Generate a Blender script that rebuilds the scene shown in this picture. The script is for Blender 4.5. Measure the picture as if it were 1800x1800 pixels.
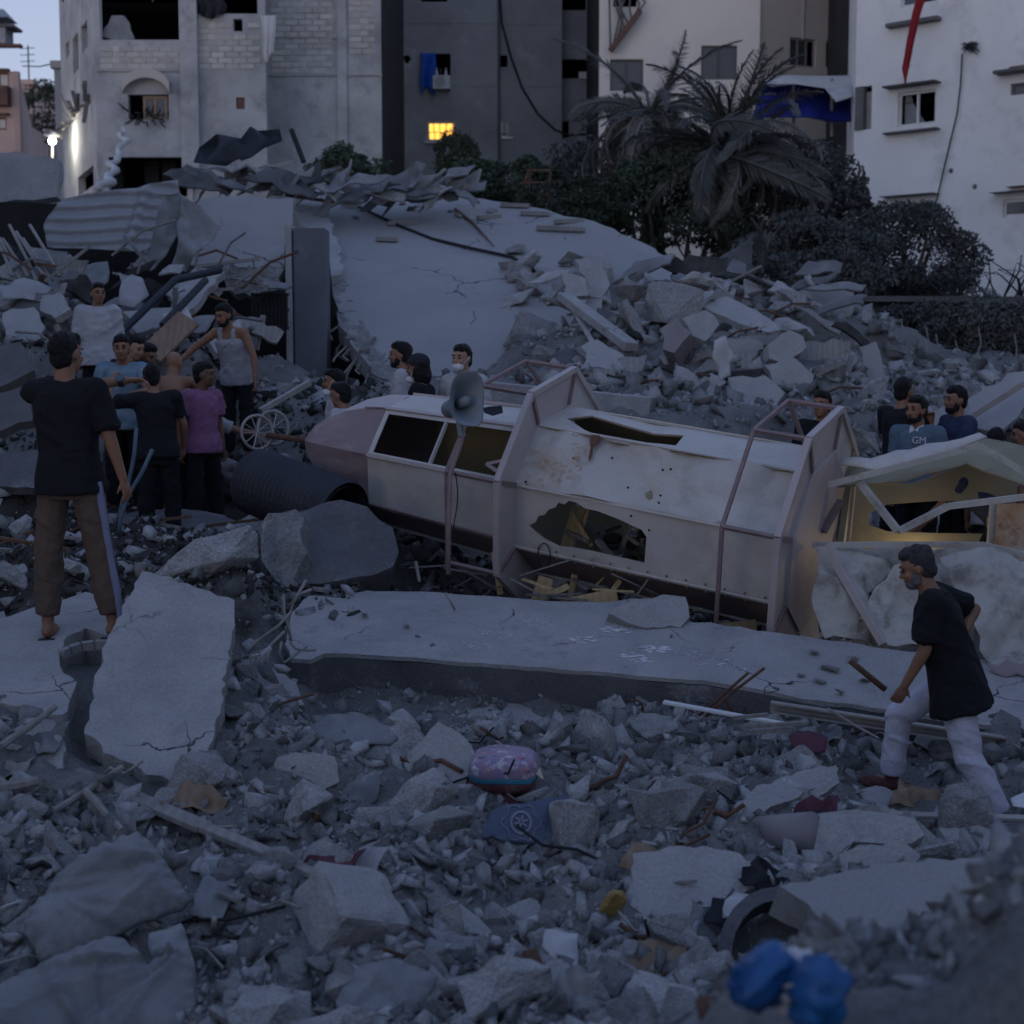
import bpy, bmesh, math, random
import numpy as np
from mathutils import Vector, Matrix, Euler, noise as mnoise
from mathutils.geometry import delaunay_2d_cdt

for _o in list(bpy.data.objects): bpy.data.objects.remove(_o)
S = bpy.context.scene
COL = S.collection
R = math.radians
random.seed(7); RNG = np.random.default_rng(7)

# ------------------------------------------------------------------ camera
CAMZ = 2.3
FPX = 2625.0                       # focal length in pixels of the 1800 px photograph (35 mm on a 24 mm square)
PITCH = math.atan(255 / FPX)
cam_d = bpy.data.cameras.new('camera'); cam = bpy.data.objects.new('camera', cam_d); COL.objects.link(cam)
cam.location = (0, 0, CAMZ); cam.rotation_euler = (math.pi / 2 - PITCH, 0, 0)
cam_d.sensor_width = 24; cam_d.sensor_height = 24; cam_d.sensor_fit = 'HORIZONTAL'; cam_d.lens = 35
cam_d.clip_start = .05; cam_d.clip_end = 3000
cam_d.dof.use_dof = True; cam_d.dof.focus_distance = 10.2; cam_d.dof.aperture_fstop = 1.8
S.camera = cam

# ------------------------------------------------------------------ dusk sky and the last of the sun
W = bpy.data.worlds.new('World'); S.world = W; W.use_nodes = True
wn = W.node_tree.nodes; wl = W.node_tree.links; wn.clear()
sky = wn.new('ShaderNodeTexSky'); sky.sky_type = 'NISHITA'; sky.sun_disc = False
SUN_EL, SUN_AZ = R(5.0), R(215)     # low behind the photographer's left shoulder
sky.sun_elevation = SUN_EL; sky.sun_rotation = SUN_AZ; sky.air_density = 1.0; sky.dust_density = 0.6; sky.ozone_density = 3.0
# even dusk haze: pale near the horizon all round, deep blue overhead
tcw = wn.new('ShaderNodeTexCoord'); spw = wn.new('ShaderNodeSeparateXYZ'); rpw = wn.new('ShaderNodeValToRGB'); wl.new(tcw.outputs['Generated'], spw.inputs[0]); wl.new(spw.outputs[2], rpw.inputs[0])
_e = rpw.color_ramp.elements; _e[0].position = 0; _e[0].color = (.445, .468, .575, 1); _e[1].position = 1; _e[1].color = (.085, .126, .245, 1)
_m = _e.new(.18); _m.color = (.275, .298, .395, 1); _m = _e.new(.5); _m.color = (.17, .214, .35, 1)
mul = wn.new('ShaderNodeVectorMath'); mul.operation = 'SCALE'; mul.inputs[3].default_value = 1 / .15; wl.new(rpw.outputs[0], mul.inputs[0])
mixw = wn.new('ShaderNodeMix'); mixw.data_type = 'RGBA'; mixw.inputs[0].default_value = .82; wl.new(sky.outputs[0], mixw.inputs[6]); wl.new(mul.outputs[0], mixw.inputs[7])
bg = wn.new('ShaderNodeBackground'); bg.inputs[1].default_value = .15
wo = wn.new('ShaderNodeOutputWorld')
wl.new(mixw.outputs[2], bg.inputs[0]); wl.new(bg.outputs[0], wo.inputs[0])
sun_d = bpy.data.lights.new('sun', 'SUN'); sun = bpy.data.objects.new('sun', sun_d); COL.objects.link(sun)
sun_d.energy = .02; sun_d.angle = R(15); sun_d.color = (1, .86, .76)
_sd = Vector((math.sin(SUN_AZ) * math.cos(SUN_EL), math.cos(SUN_AZ) * math.cos(SUN_EL), math.sin(SUN_EL)))
sun.rotation_euler = _sd.to_track_quat('Z', 'Y').to_euler(); sun.location = _sd * 50
S.view_settings.view_transform = 'Standard'; S.view_settings.look = 'None'
S.view_settings.exposure = 0.92; S.view_settings.gamma = 1
S.render.engine = 'CYCLES'
S.cycles.use_denoising = True; S.cycles.max_bounces = 5; S.cycles.diffuse_bounces = 3; S.cycles.glossy_bounces = 2
S.cycles.sample_clamp_indirect = 4

# ------------------------------------------------------------------ helpers: surveying (photo point + distance -> place)
_F = Vector((0, math.cos(PITCH), -math.sin(PITCH))); _U = Vector((0, math.sin(PITCH), math.cos(PITCH)))
def ray(px, py): return Vector(((px - 900) / FPX, 0, 0)) + _F + _U * ((900 - py) / FPX)
def P(px, py, Y):
    d = ray(px, py); return Vector((0, 0, CAMZ)) + d * (Y / d.y)
class Plane:
    def __init__(s, a, b, c):       # three surveyed (px,py,Y) points or Vectors
        a, b, c = [q if isinstance(q, Vector) else P(*q) for q in (a, b, c)]
        s.o = a; s.u = (b - a).normalized(); s.n = (b - a).cross(c - a).normalized()
        s.v = s.n.cross(s.u)
    def hit(s, px, py):
        d = ray(px, py); c = Vector((0, 0, CAMZ)); t = (s.o - c).dot(s.n) / d.dot(s.n); return c + d * t
    def uv(s, px, py):
        q = s.hit(px, py) - s.o; return (q.dot(s.u), q.dot(s.v))
    def w(s, a, b, h=0): return s.o + s.u * a + s.v * b + s.n * h

# ------------------------------------------------------------------ helpers: objects
def tag(o, label=None, cat=None, group=None, kind=None):
    if label: o['label'] = label
    if cat: o['category'] = cat
    if group: o['group'] = group
    if kind: o['kind'] = kind
    return o
def thing(name, label, cat, loc=(0, 0, 0), rz=0, group=None):
    o = bpy.data.objects.new(name, None); COL.objects.link(o); o.location = loc; o.rotation_euler = (0, 0, rz)
    o.empty_display_size = .1
    return tag(o, label, cat, group)
def np_mesh(name, V, F3, smooth=False):
    me = bpy.data.meshes.new(name); V = np.asarray(V, np.float32); F3 = np.asarray(F3, np.int32); k = F3.shape[1]
    me.vertices.add(len(V)); me.vertices.foreach_set('co', V.ravel())
    me.loops.add(F3.size); me.loops.foreach_set('vertex_index', F3.ravel())
    me.polygons.add(len(F3)); me.polygons.foreach_set('loop_start', np.arange(0, F3.size, k, dtype=np.int32))
    me.polygons.foreach_set('loop_total', np.full(len(F3), k, np.int32))
    if smooth: me.polygons.foreach_set('use_smooth', np.ones(len(F3), bool))
    me.update(calc_edges=True); return me
def obj(name, me, mat, parent=None, loc=None):
    o = bpy.data.objects.new(name, me); COL.objects.link(o)
    if mat is not None and not me.materials: me.materials.append(M[mat] if isinstance(mat, str) else mat)
    if parent is not None: o.parent = parent
    if loc is not None: o.location = loc
    return o
class MB:
    """collects shapes in one frame; build() links them as one mesh object"""
    def __init__(s): s.v = []; s.f = []
    def add(s, vs, fs):
        n = len(s.v); s.v += [Vector(q) for q in vs]; s.f += [tuple(i + n for i in f) for f in fs]; return s
    def box(s, c, size, rot=None):
        c = Vector(c); m = rot if rot is not None else Matrix.Identity(3)
        vs = [c + m @ Vector((x * size[0] / 2, y * size[1] / 2, z * size[2] / 2)) for x in (-1, 1) for y in (-1, 1) for z in (-1, 1)]
        return s.add(vs, [(0, 1, 3, 2), (4, 6, 7, 5), (0, 4, 5, 1), (2, 3, 7, 6), (0, 2, 6, 4), (1, 5, 7, 3)])
    def bar(s, a, b, w, h=None, up=None):
        a = Vector(a); b = Vector(b); h = h or w; d = (b - a); L = d.length; d.normalize()
        up = Vector(up) if up is not None else (Vector((0, 0, 1)) if abs(d.z) < .95 else Vector((0, 1, 0)))
        x = d.cross(up).normalized(); y = x.cross(d)
        return s.box((a + b) / 2, (w, L, h), Matrix((x, d, y)).transposed())
    def tube(s, pts, r, n=8, caps=True):
        pts = [Vector(q) for q in pts]; rr = r if isinstance(r, (list, tuple)) else [r] * len(pts); base = len(s.v)
        prev = None
        for i, q in enumerate(pts):
            t = (pts[min(i + 1, len(pts) - 1)] - pts[max(i - 1, 0)]).normalized()
            if prev is None: prev = t.orthogonal().normalized()
            x = (prev - t * prev.dot(t)).normalized(); prev = x; y = t.cross(x)
            s.v += [q + (x * math.cos(2 * math.pi * k / n) + y * math.sin(2 * math.pi * k / n)) * rr[i] for k in range(n)]
        for i in range(len(pts) - 1):
            for k in range(n):
                a = base + i * n + k; b = base + i * n + (k + 1) % n; s.f.append((a, b, b + n, a + n))
        if caps:
            s.f.append(tuple(base + k for k in range(n - 1, -1, -1))); e = base + (len(pts) - 1) * n; s.f.append(tuple(e + k for k in range(n)))
        return s
    def ball(s, c, rad, rot=None, nu=12, nv=8, warp=None):
        c = Vector(c); rad = (rad,) * 3 if not hasattr(rad, '__len__') else rad; m = rot if rot is not None else Matrix.Identity(3); vs = []
        for j in range(nv + 1):
            ph = math.pi * j / nv
            for i in range(nu):
                th = 2 * math.pi * i / nu; q = Vector((math.sin(ph) * math.cos(th), math.sin(ph) * math.sin(th), math.cos(ph)))
                if warp: q = warp(q)
                vs.append(c + m @ Vector((q.x * rad[0], q.y * rad[1], q.z * rad[2])))
        fs = [(j * nu + i, (j + 1) * nu + i, (j + 1) * nu + (i + 1) % nu, j * nu + (i + 1) % nu) for j in range(nv) for i in range(nu)]
        return s.add(vs, fs)
    def quad(s, *q): return s.add(q, [tuple(range(len(q)))])
    def build(s, name, mat, parent=None, smooth=False, local=False, bevel=0, clean=False):
        off = Vector((0, 0, 0)); o_loc = None
        if parent is not None and not local:
            pp = parent
            while pp is not None: off += pp.location; pp = pp.parent
        elif parent is None and not local:
            n = max(1, len(s.v)); c = sum(s.v, Vector()) / n; off = Vector((c.x, c.y, min(q.z for q in s.v))); o_loc = off
        me = bpy.data.meshes.new(name); me.from_pydata([tuple(q - off) for q in s.v], [], s.f)
        if clean or bevel:
            bm = bmesh.new(); bm.from_mesh(me); bmesh.ops.remove_doubles(bm, verts=bm.verts, dist=1e-5)
            bmesh.ops.recalc_face_normals(bm, faces=bm.faces)
            if bevel: bmesh.ops.bevel(bm, geom=list(bm.edges), offset=bevel, segments=1, affect='EDGES', clamp_overlap=True)
            bm.to_mesh(me); bm.free()
        if smooth: me.polygons.foreach_set('use_smooth', [True] * len(me.polygons))
        me.update(); return obj(name, me, mat, parent, o_loc)

# ------------------------------------------------------------------ helpers: irregular plates (slabs, torn sheets, cloth)
def inpoly(x, y, poly):
    r = False; j = len(poly) - 1
    for i in range(len(poly)):
        xi, yi = poly[i]; xj, yj = poly[j]
        if (yi > y) != (yj > y) and x < (xj - xi) * (y - yi) / (yj - yi) + xi: r = not r
        j = i
    return r
def rough(poly, amp, step, seed=0):
    rd = random.Random(seed); out = []
    for i, a in enumerate(poly):
        b = poly[(i + 1) % len(poly)]; a = Vector(a); b = Vector(b); L = (b - a).length; n = max(1, int(L / step)); nn = Vector((-(b - a).y, (b - a).x)) / max(L, 1e-6)
        for k in range(n):
            q = a.lerp(b, k / n)
            if k: q += nn * rd.gauss(0, amp) + (b - a) / max(L, 1e-6) * rd.gauss(0, amp * .5)
            out.append((q.x, q.y))
    return out
def sheet2d(outer, holes=(), step=None):
    pts = []; edges = []
    for lp in [outer] + list(holes):
        n0 = len(pts); pts += [Vector(q) for q in lp]; edges += [(n0 + i, n0 + (i + 1) % len(lp)) for i in range(len(lp))]
    if step:
        xs = [q[0] for q in outer]; ys = [q[1] for q in outer]; rd = random.Random(3)
        x = min(xs)
        while x < max(xs):
            y = min(ys)
            while y < max(ys):
                qx, qy = x + rd.uniform(-.3, .3) * step, y + rd.uniform(-.3, .3) * step
                if inpoly(qx, qy, outer) and not any(inpoly(qx, qy, h) for h in holes): pts.append(Vector((qx, qy)))
                y += step
            x += step
    v, e, f, *_ = delaunay_2d_cdt(pts, edges, [], 0, 1e-5)
    keep = []
    for t in f:
        c = (v[t[0]] + v[t[1]] + v[t[2]]) / 3
        if inpoly(c.x, c.y, outer) and not any(inpoly(c.x, c.y, h) for h in holes): keep.append(tuple(t))
    return [(q.x, q.y) for q in v], keep
def plate(pl, outer, thick, holes=(), step=None, disp=None, mb=None, edge=0, seed=0):
    """solid plate on plane pl; thick goes along -n (or +n when negative); disp(u,v) lifts the surface; edge roughens the far face's rim"""
    mb = mb or MB(); p2, tri = sheet2d(outer, holes, step); n = len(p2); rd = random.Random(seed)
    cu = sum(q[0] for q in p2) / n; cv = sum(q[1] for q in p2) / n
    top = [pl.w(a, b, disp(a, b) if disp else 0) for a, b in p2]
    bot = [pl.w(a + (cu - a) * rd.uniform(-edge, edge), b + (cv - b) * rd.uniform(-edge, edge), (disp(a, b) if disp else 0) - thick) for a, b in p2]
    cnt = {}
    for t in tri:
        for i in range(3):
            a, b = t[i], t[(i + 1) % 3]; cnt[(a, b)] = cnt.get((a, b), 0) + 1
    side = [(a, a + n, b + n, b) for (a, b) in cnt if (b, a) not in cnt]
    return mb.add(top + bot, list(tri) + [tuple(i + n for i in reversed(t)) for t in tri] + side)
def fbm(q, s=1.0, o=3): return mnoise.fractal(Vector(q) * s, 1.0, 2.0, o)
# ------------------------------------------------------------------ materials
M = {}
def mk(name, c1, c2=None, scale=3.0, rough=.9, bump=.25, bscale=25, metal=0, rand=.0, c3=None, s3=1.2, t3=(.55, .7), coat=0, spec=.3, coords='Object', wave=None, trans=0, alpha=1, island=0, zone=None, grain=0, crack=0):
    m = bpy.data.materials.new(name); m.use_nodes = True; nt = m.node_tree; N = nt.nodes; L = nt.links
    b = N['Principled BSDF']; b.inputs['Roughness'].default_value = rough; b.inputs['Metallic'].default_value = metal
    b.inputs['Specular IOR Level'].default_value = spec; b.inputs['Coat Weight'].default_value = coat
    b.inputs['Alpha'].default_value = alpha
    if trans: b.inputs['Transmission Weight'].default_value = trans
    tc = N.new('ShaderNodeTexCoord'); co = tc.outputs[coords]
    if rand:
        oi = N.new('ShaderNodeObjectInfo'); vm = N.new('ShaderNodeVectorMath'); vm.operation = 'MULTIPLY_ADD'
        L.new(oi.outputs['Random'], vm.inputs[0]); vm.inputs[1].default_value = (37, 91, 53); L.new(co, vm.inputs[2]); co = vm.outputs[0]
    nz = N.new('ShaderNodeTexNoise'); nz.inputs['Scale'].default_value = scale; nz.inputs['Detail'].default_value = 6; nz.inputs['Roughness'].default_value = .62; L.new(co, nz.inputs['Vector'])
    rp = N.new('ShaderNodeValToRGB'); rp.color_ramp.elements[0].position = .32; rp.color_ramp.elements[1].position = .68
    c2 = c2 or tuple(q * .75 for q in c1)
    rp.color_ramp.elements[0].color = (*c2, 1); rp.color_ramp.elements[1].color = (*c1, 1); L.new(nz.outputs[0], rp.inputs[0]); col = rp.outputs[0]
    if c3:
        n3 = N.new('ShaderNodeTexNoise'); n3.inputs['Scale'].default_value = s3; n3.inputs['Detail'].default_value = 8; n3.inputs['Roughness'].default_value = .7; L.new(co, n3.inputs['Vector'])
        r3 = N.new('ShaderNodeMapRange'); r3.inputs[1].default_value = t3[0]; r3.inputs[2].default_value = t3[1]; L.new(n3.outputs[0], r3.inputs[0])
        mx = N.new('ShaderNodeMix'); mx.data_type = 'RGBA'; L.new(r3.outputs[0], mx.inputs[0]); L.new(col, mx.inputs[6]); mx.inputs[7].default_value = (*c3, 1); col = mx.outputs[2]
    if wave:                         # (scale, direction axis, second colour, strength): woven or printed stripes
        wv = N.new('ShaderNodeTexWave'); wv.inputs['Scale'].default_value = wave[0]; wv.bands_direction = wave[1]; wv.inputs['Distortion'].default_value = wave[4] if len(wave) > 4 else 0; L.new(co, wv.inputs['Vector'])
        mw = N.new('ShaderNodeMath'); mw.operation = 'MULTIPLY'; mw.inputs[1].default_value = wave[3]; L.new(wv.outputs[1], mw.inputs[0])
        mx = N.new('ShaderNodeMix'); mx.data_type = 'RGBA'; L.new(mw.outputs[0], mx.inputs[0]); L.new(col, mx.inputs[6]); mx.inputs[7].default_value = (*wave[2], 1); col = mx.outputs[2]
    if rand:
        hs = N.new('ShaderNodeHueSaturation'); mr = N.new('ShaderNodeMapRange'); mr.inputs[3].default_value = 1 - rand; mr.inputs[4].default_value = 1 + rand
        L.new(oi.outputs['Random'], mr.inputs[0]); L.new(mr.outputs[0], hs.inputs['Value']); L.new(col, hs.inputs['Color']); col = hs.outputs[0]
    if grain:                        # sand and pits
        ng = N.new('ShaderNodeTexNoise'); ng.inputs['Scale'].default_value = bscale * 1.7; ng.inputs['Detail'].default_value = 3; ng.inputs['Roughness'].default_value = .8; L.new(co, ng.inputs['Vector'])
        mg = N.new('ShaderNodeMapRange'); mg.inputs[1].default_value = .3; mg.inputs[2].default_value = .7; mg.inputs[3].default_value = 1 - grain * 1.6; mg.inputs[4].default_value = 1 + grain; L.new(ng.outputs[0], mg.inputs[0])
        hg = N.new('ShaderNodeHueSaturation'); L.new(mg.outputs[0], hg.inputs['Value']); L.new(col, hg.inputs['Color']); col = hg.outputs[0]
    if crack:                        # hairline cracks, present only in places
        dn = N.new('ShaderNodeTexNoise'); dn.inputs['Scale'].default_value = 3.5; dn.inputs['Detail'].default_value = 4; L.new(co, dn.inputs['Vector']); va = N.new('ShaderNodeVectorMath'); va.operation = 'MULTIPLY_ADD'; L.new(dn.outputs[1], va.inputs[0]); va.inputs[1].default_value = (.35, .35, .35); L.new(co, va.inputs[2])
        vo = N.new('ShaderNodeTexVoronoi'); vo.feature = 'DISTANCE_TO_EDGE'; vo.inputs['Scale'].default_value = crack; L.new(va.outputs[0], vo.inputs['Vector']); cm = N.new('ShaderNodeMapRange'); cm.inputs[1].default_value = .002; cm.inputs[2].default_value = .009; cm.inputs[3].default_value = 1; cm.inputs[4].default_value = 0; L.new(vo.outputs['Distance'], cm.inputs[0])
        n5 = N.new('ShaderNodeTexNoise'); n5.inputs['Scale'].default_value = 1.1; L.new(co, n5.inputs['Vector']); m5 = N.new('ShaderNodeMapRange'); m5.inputs[1].default_value = .52; m5.inputs[2].default_value = .62; L.new(n5.outputs[0], m5.inputs[0]); mm = N.new('ShaderNodeMath'); mm.operation = 'MULTIPLY'; L.new(cm.outputs[0], mm.inputs[0]); L.new(m5.outputs[0], mm.inputs[1])
        mx = N.new('ShaderNodeMix'); mx.data_type = 'RGBA'; L.new(mm.outputs[0], mx.inputs[0]); L.new(col, mx.inputs[6]); mx.inputs[7].default_value = (.06, .06, .06, 1); col = mx.outputs[2]
    if island:                       # every loose piece has its own tone
        ge = N.new('ShaderNodeNewGeometry'); hs = N.new('ShaderNodeHueSaturation'); mr = N.new('ShaderNodeMapRange'); mr.inputs[3].default_value = 1 - island; mr.inputs[4].default_value = 1 + island * .55
        L.new(ge.outputs['Random Per Island'], mr.inputs[0]); L.new(mr.outputs[0], hs.inputs['Value']); L.new(col, hs.inputs['Color']); col = hs.outputs[0]
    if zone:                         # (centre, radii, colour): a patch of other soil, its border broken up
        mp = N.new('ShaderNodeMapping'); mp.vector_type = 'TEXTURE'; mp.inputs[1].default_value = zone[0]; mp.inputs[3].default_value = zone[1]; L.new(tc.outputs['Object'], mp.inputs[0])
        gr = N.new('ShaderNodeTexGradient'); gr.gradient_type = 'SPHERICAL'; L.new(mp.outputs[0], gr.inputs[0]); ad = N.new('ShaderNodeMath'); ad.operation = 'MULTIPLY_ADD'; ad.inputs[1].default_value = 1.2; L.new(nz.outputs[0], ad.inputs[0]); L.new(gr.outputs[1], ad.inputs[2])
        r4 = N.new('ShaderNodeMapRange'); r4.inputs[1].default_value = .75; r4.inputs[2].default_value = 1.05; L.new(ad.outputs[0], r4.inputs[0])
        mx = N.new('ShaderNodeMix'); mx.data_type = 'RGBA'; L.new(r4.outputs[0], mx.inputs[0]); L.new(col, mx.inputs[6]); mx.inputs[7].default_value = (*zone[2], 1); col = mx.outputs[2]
    L.new(col, b.inputs['Base Color'])
    if bump:
        nb = N.new('ShaderNodeTexNoise'); nb.inputs['Scale'].default_value = bscale; nb.inputs['Detail'].default_value = 5; nb.inputs['Roughness'].default_value = .65; L.new(co, nb.inputs['Vector'])
        bp = N.new('ShaderNodeBump'); bp.inputs['Strength'].default_value = bump; bp.inputs['Distance'].default_value = .04; L.new(nb.outputs[0], bp.inputs['Height']); L.new(bp.outputs[0], b.inputs['Normal'])
    M[name] = m; return m
def emit(name, c, s, c2=None):
    m = bpy.data.materials.new(name); m.use_nodes = True; N = m.node_tree.nodes; L = m.node_tree.links; b = N['Principled BSDF']
    b.inputs['Base Color'].default_value = (*c, 1); b.inputs['Emission Color'].default_value = (*c, 1); b.inputs['Emission Strength'].default_value = s
    if c2:                           # a lit curtain with folds and a floral weave
        tc = N.new('ShaderNodeTexCoord'); wv = N.new('ShaderNodeTexWave'); wv.inputs['Scale'].default_value = 1.3; wv.inputs['Distortion'].default_value = 3; wv.inputs['Detail'].default_value = 3
        L.new(tc.outputs['Object'], wv.inputs['Vector']); rp = N.new('ShaderNodeValToRGB'); rp.color_ramp.elements[0].color = (*c2, 1); rp.color_ramp.elements[1].color = (*c, 1); rp.color_ramp.elements[1].position = .6
        L.new(wv.outputs[1], rp.inputs[0]); L.new(rp.outputs[0], b.inputs['Emission Color'])
    M[name] = m; return m
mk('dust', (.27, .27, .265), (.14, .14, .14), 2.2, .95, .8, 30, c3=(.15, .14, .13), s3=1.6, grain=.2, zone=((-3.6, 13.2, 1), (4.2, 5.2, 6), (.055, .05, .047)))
mk('gravel', (.44, .44, .44), (.27, .27, .28), 3.5, .95, .5, 45, c3=(.17, .165, .16), s3=2.6, t3=(.58, .7), island=.6, grain=.2)
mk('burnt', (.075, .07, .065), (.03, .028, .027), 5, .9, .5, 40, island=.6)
mk('void_shade', (.035, .033, .033), (.02, .02, .02), 1.5, .95, .4, 12)  # darkness of the voids put into a near-black wall colour
mk('scrap', (.25, .25, .26), (.14, .14, .15), 2.2, .75, .35, 18, metal=.2, rand=.35)
mk('column', (.17, .18, .20), (.12, .13, .15), 1.2, .9, .3, 16, c3=(.24, .24, .25), s3=2)
mk('chunk', (.47, .465, .46), (.33, .33, .335), 5, .95, .8, 22, rand=.28, c3=(.26, .24, .22), s3=2.6, grain=.25)
mk('slab', (.47, .465, .46), (.35, .35, .355), 2.2, .93, .6, 34, c3=(.25, .25, .255), s3=2.8, t3=(.56, .76), grain=.12, crack=1.1)
mk('slab_smooth', (.37, .365, .365), (.31, .31, .315), .7, .92, .25, 40, c3=(.29, .29, .30), s3=1.3, t3=(.57, .75), crack=.5, grain=.10)
mk('broken', (.36, .355, .35), (.2, .2, .2), 9, .97, 1.0, 22, c3=(.45, .44, .43), s3=14, grain=.2)
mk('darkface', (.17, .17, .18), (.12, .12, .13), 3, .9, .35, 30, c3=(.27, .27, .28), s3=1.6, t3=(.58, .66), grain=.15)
mk('blockwork', (.52, .50, .46), (.41, .39, .37), 2.5, .95, .4, 18, rand=.12, grain=.12)
mk('render_grey', (.47, .47, .47), (.29, .29, .30), .7, .93, .3, 6, c3=(.19, .19, .195), s3=.9, t3=(.50, .74))
mk('render_mortar', (.40, .39, .38), (.3, .3, .3), 1.5, .95, .4, 12)
mk('render_dark', (.42, .42, .42), (.27, .27, .275), .35, .92, .3, 5, c3=(.58, .58, .58), s3=.5, t3=(.58, .82))
mk('render_cream', (.78, .74, .68), (.68, .64, .60), .4, .9, .2, 6, c3=(.40, .36, .33), s3=.7, t3=(.62, .78))
mk('render_beige', (.50, .46, .42), (.43, .39, .36), .5, .92, .2, 6)
mk('render_white', (.80, .78, .76), (.70, .68, .67), .45, .92, .25, 7, c3=(.44, .43, .42), s3=.7, t3=(.52, .82))
mk('render_pink', (.62, .45, .40), (.54, .39, .35), .5, .9, .2, 6)
mk('render_bluegrey', (.36, .38, .42), (.3, .32, .35), .5, .9, .2, 6)
mk('trim_dark', (.16, .155, .155), (.1, .1, .1), 2, .85, .3, 15)
mk('trim_brown', (.18, .10, .075), (.11, .06, .05), 3, .7, .2, 20)
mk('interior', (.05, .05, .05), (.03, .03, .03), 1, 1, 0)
mk('glass', (.05, .06, .07), (.04, .045, .055), 1, .12, 0, spec=.6)
mk('alu', (.45, .45, .46), (.36, .36, .37), 4, .45, .1, 20, metal=.6)
mk('white_plastic', (.68, .68, .66), (.55, .55, .54), 3, .5, .05, 20)
mk('black_plastic', (.03, .03, .034), (.02, .02, .022), 4, .5, .2, 60)
mk('hull', (.64, .615, .58), (.53, .505, .475), .9, .55, .12, 9, c3=(.40, .36, .33), s3=2.0, t3=(.50, .78), spec=.4)
mk('hull_dirt_shade', (.54, .52, .47), (.37, .355, .33), 2.4, .6, .2, 12, c3=(.20, .18, .16), s3=4.0, t3=(.50, .68), spec=.4)  # dark patches carry crease shade as well as dirt
mk('hull_in', (.33, .295, .20), (.25, .225, .155), 1.5, .6, .15, 9, c3=(.33, .22, .10), s3=1.4, t3=(.6, .75), spec=.35)
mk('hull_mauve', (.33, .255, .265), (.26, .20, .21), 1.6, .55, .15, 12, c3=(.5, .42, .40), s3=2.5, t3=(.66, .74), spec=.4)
mk('hull_pink', (.55, .485, .475), (.47, .41, .405), 1.4, .55, .12, 12, spec=.4)
mk('steel_paint', (.30, .215, .21), (.22, .16, .16), 5, .6, .25, 30, spec=.4)
mk('steel_bare', (.42, .40, .38), (.30, .28, .27), 5, .55, .2, 30, metal=.3)
mk('rust', (.20, .11, .07), (.09, .05, .04), 9, .85, .5, 50)
mk('rust_white', (.66, .58, .46), (.45, .24, .10), 2.4, .7, .3, 14, c3=(.22, .09, .04), s3=3.3, t3=(.52, .64))
mk('horn', (.24, .28, .31), (.19, .22, .25), 4, .55, .1, 30)
mk('wood', (.36, .27, .19), (.24, .17, .12), 3, .8, .3, 30, wave=(4, 'X', (.2, .14, .09), .5, 6))
mk('wood_new', (.74, .56, .32), (.6, .43, .24), 3, .75, .2, 30, wave=(5, 'X', (.5, .34, .18), .5, 5))
mk('wood_grey', (.36, .34, .32), (.24, .23, .22), 4, .85, .35, 30, wave=(5, 'X', (.2, .19, .18), .5, 5))
mk('tin', (.38, .39, .41), (.29, .30, .32), 1.5, .6, .15, 12, metal=.35, c3=(.30, .30, .31), s3=1.4)
mk('tin_dust', (.40, .41, .42), (.33, .33, .35), 1.2, .8, .3, 16, c3=(.28, .28, .28), s3=2)
mk('cloth_grey', (.30, .31, .32), (.20, .21, .22), 3, .95, .3, 45, rand=.15, c3=(.20, .20, .20), s3=4, t3=(.55, .72))
mk('cloth_white', (.58, .58, .58), (.46, .46, .47), 2, .95, .3, 40)
mk('cloth_dark', (.035, .036, .045), (.022, .023, .03), 2, .95, .4, 40)
mk('cloth_blue', (.012, .10, .52), (.008, .06, .34), 2, .6, .3, 20)
mk('tarp_blue', (.02, .04, .30), (.012, .02, .18), 2, .6, .4, 10)
mk('cloth_red', (.26, .014, .02), (.17, .009, .014), 2, .8, .3, 20)
mk('cable', (.03, .03, .035), (.02, .02, .02), 3, .7, 0)
mk('rope', (.34, .32, .28), (.24, .22, .2), 8, .9, .3, 60)
mk('palm_green', (.13, .135, .125), (.08, .085, .08), 4, .7, .1, 20, rand=.3)
mk('palm_dead', (.19, .175, .155), (.11, .10, .09), 4, .8, .1, 20, rand=.3)
mk('leaf', (.07, .09, .055), (.042, .056, .036), 1.2, .75, 0, rand=.2)
mk('leaf_dusty', (.14, .145, .145), (.06, .07, .065), 1.6, .85, 0, rand=.2)
mk('leaf_light', (.14, .17, .13), (.08, .11, .08), 2, .75, 0)
mk('bark', (.13, .10, .08), (.07, .055, .045), 8, .95, .8, 25)
mk('pipe_grey', (.30, .27, .28), (.25, .22, .23), 3, .6, .1, 20)
mk('pipe_black', (.045, .05, .065), (.03, .034, .045), 3, .6, .1, 20)
mk('paper', (.72, .73, .73), (.62, .63, .64), 4, .9, .1, 30)
mk('foil_gold', (.46, .33, .12), (.28, .19, .07), 14, .35, .4, 30, c3=(.1, .07, .03), s3=9, t3=(.58, .64), metal=.3)
mk('plastic_pink', (.42, .22, .28), (.34, .16, .22), 6, .35, .2, 16, coat=.3)
mk('plastic_maroon', (.20, .07, .09), (.13, .05, .06), 6, .5, .2, 16, c3=(.26, .24, .25), s3=9)
mk('print_pack', (.36, .20, .25), (.24, .23, .40), 14, .35, .25, 20, c3=(.52, .49, .53), s3=18, t3=(.54, .6), coat=.15)
mk('plastic_teal', (.05, .25, .34), (.04, .18, .26), 6, .4, .2, 16, coat=.3)
mk('plastic_cream', (.55, .45, .34), (.45, .36, .28), 6, .4, .2, 16)
mk('bag_navy', (.10, .13, .20), (.06, .08, .13), 6, .4, .4, 12, coat=.2)
mk('bag_print', (.25, .28, .34), (.19, .21, .26), 6, .5, .2, 12)
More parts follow.
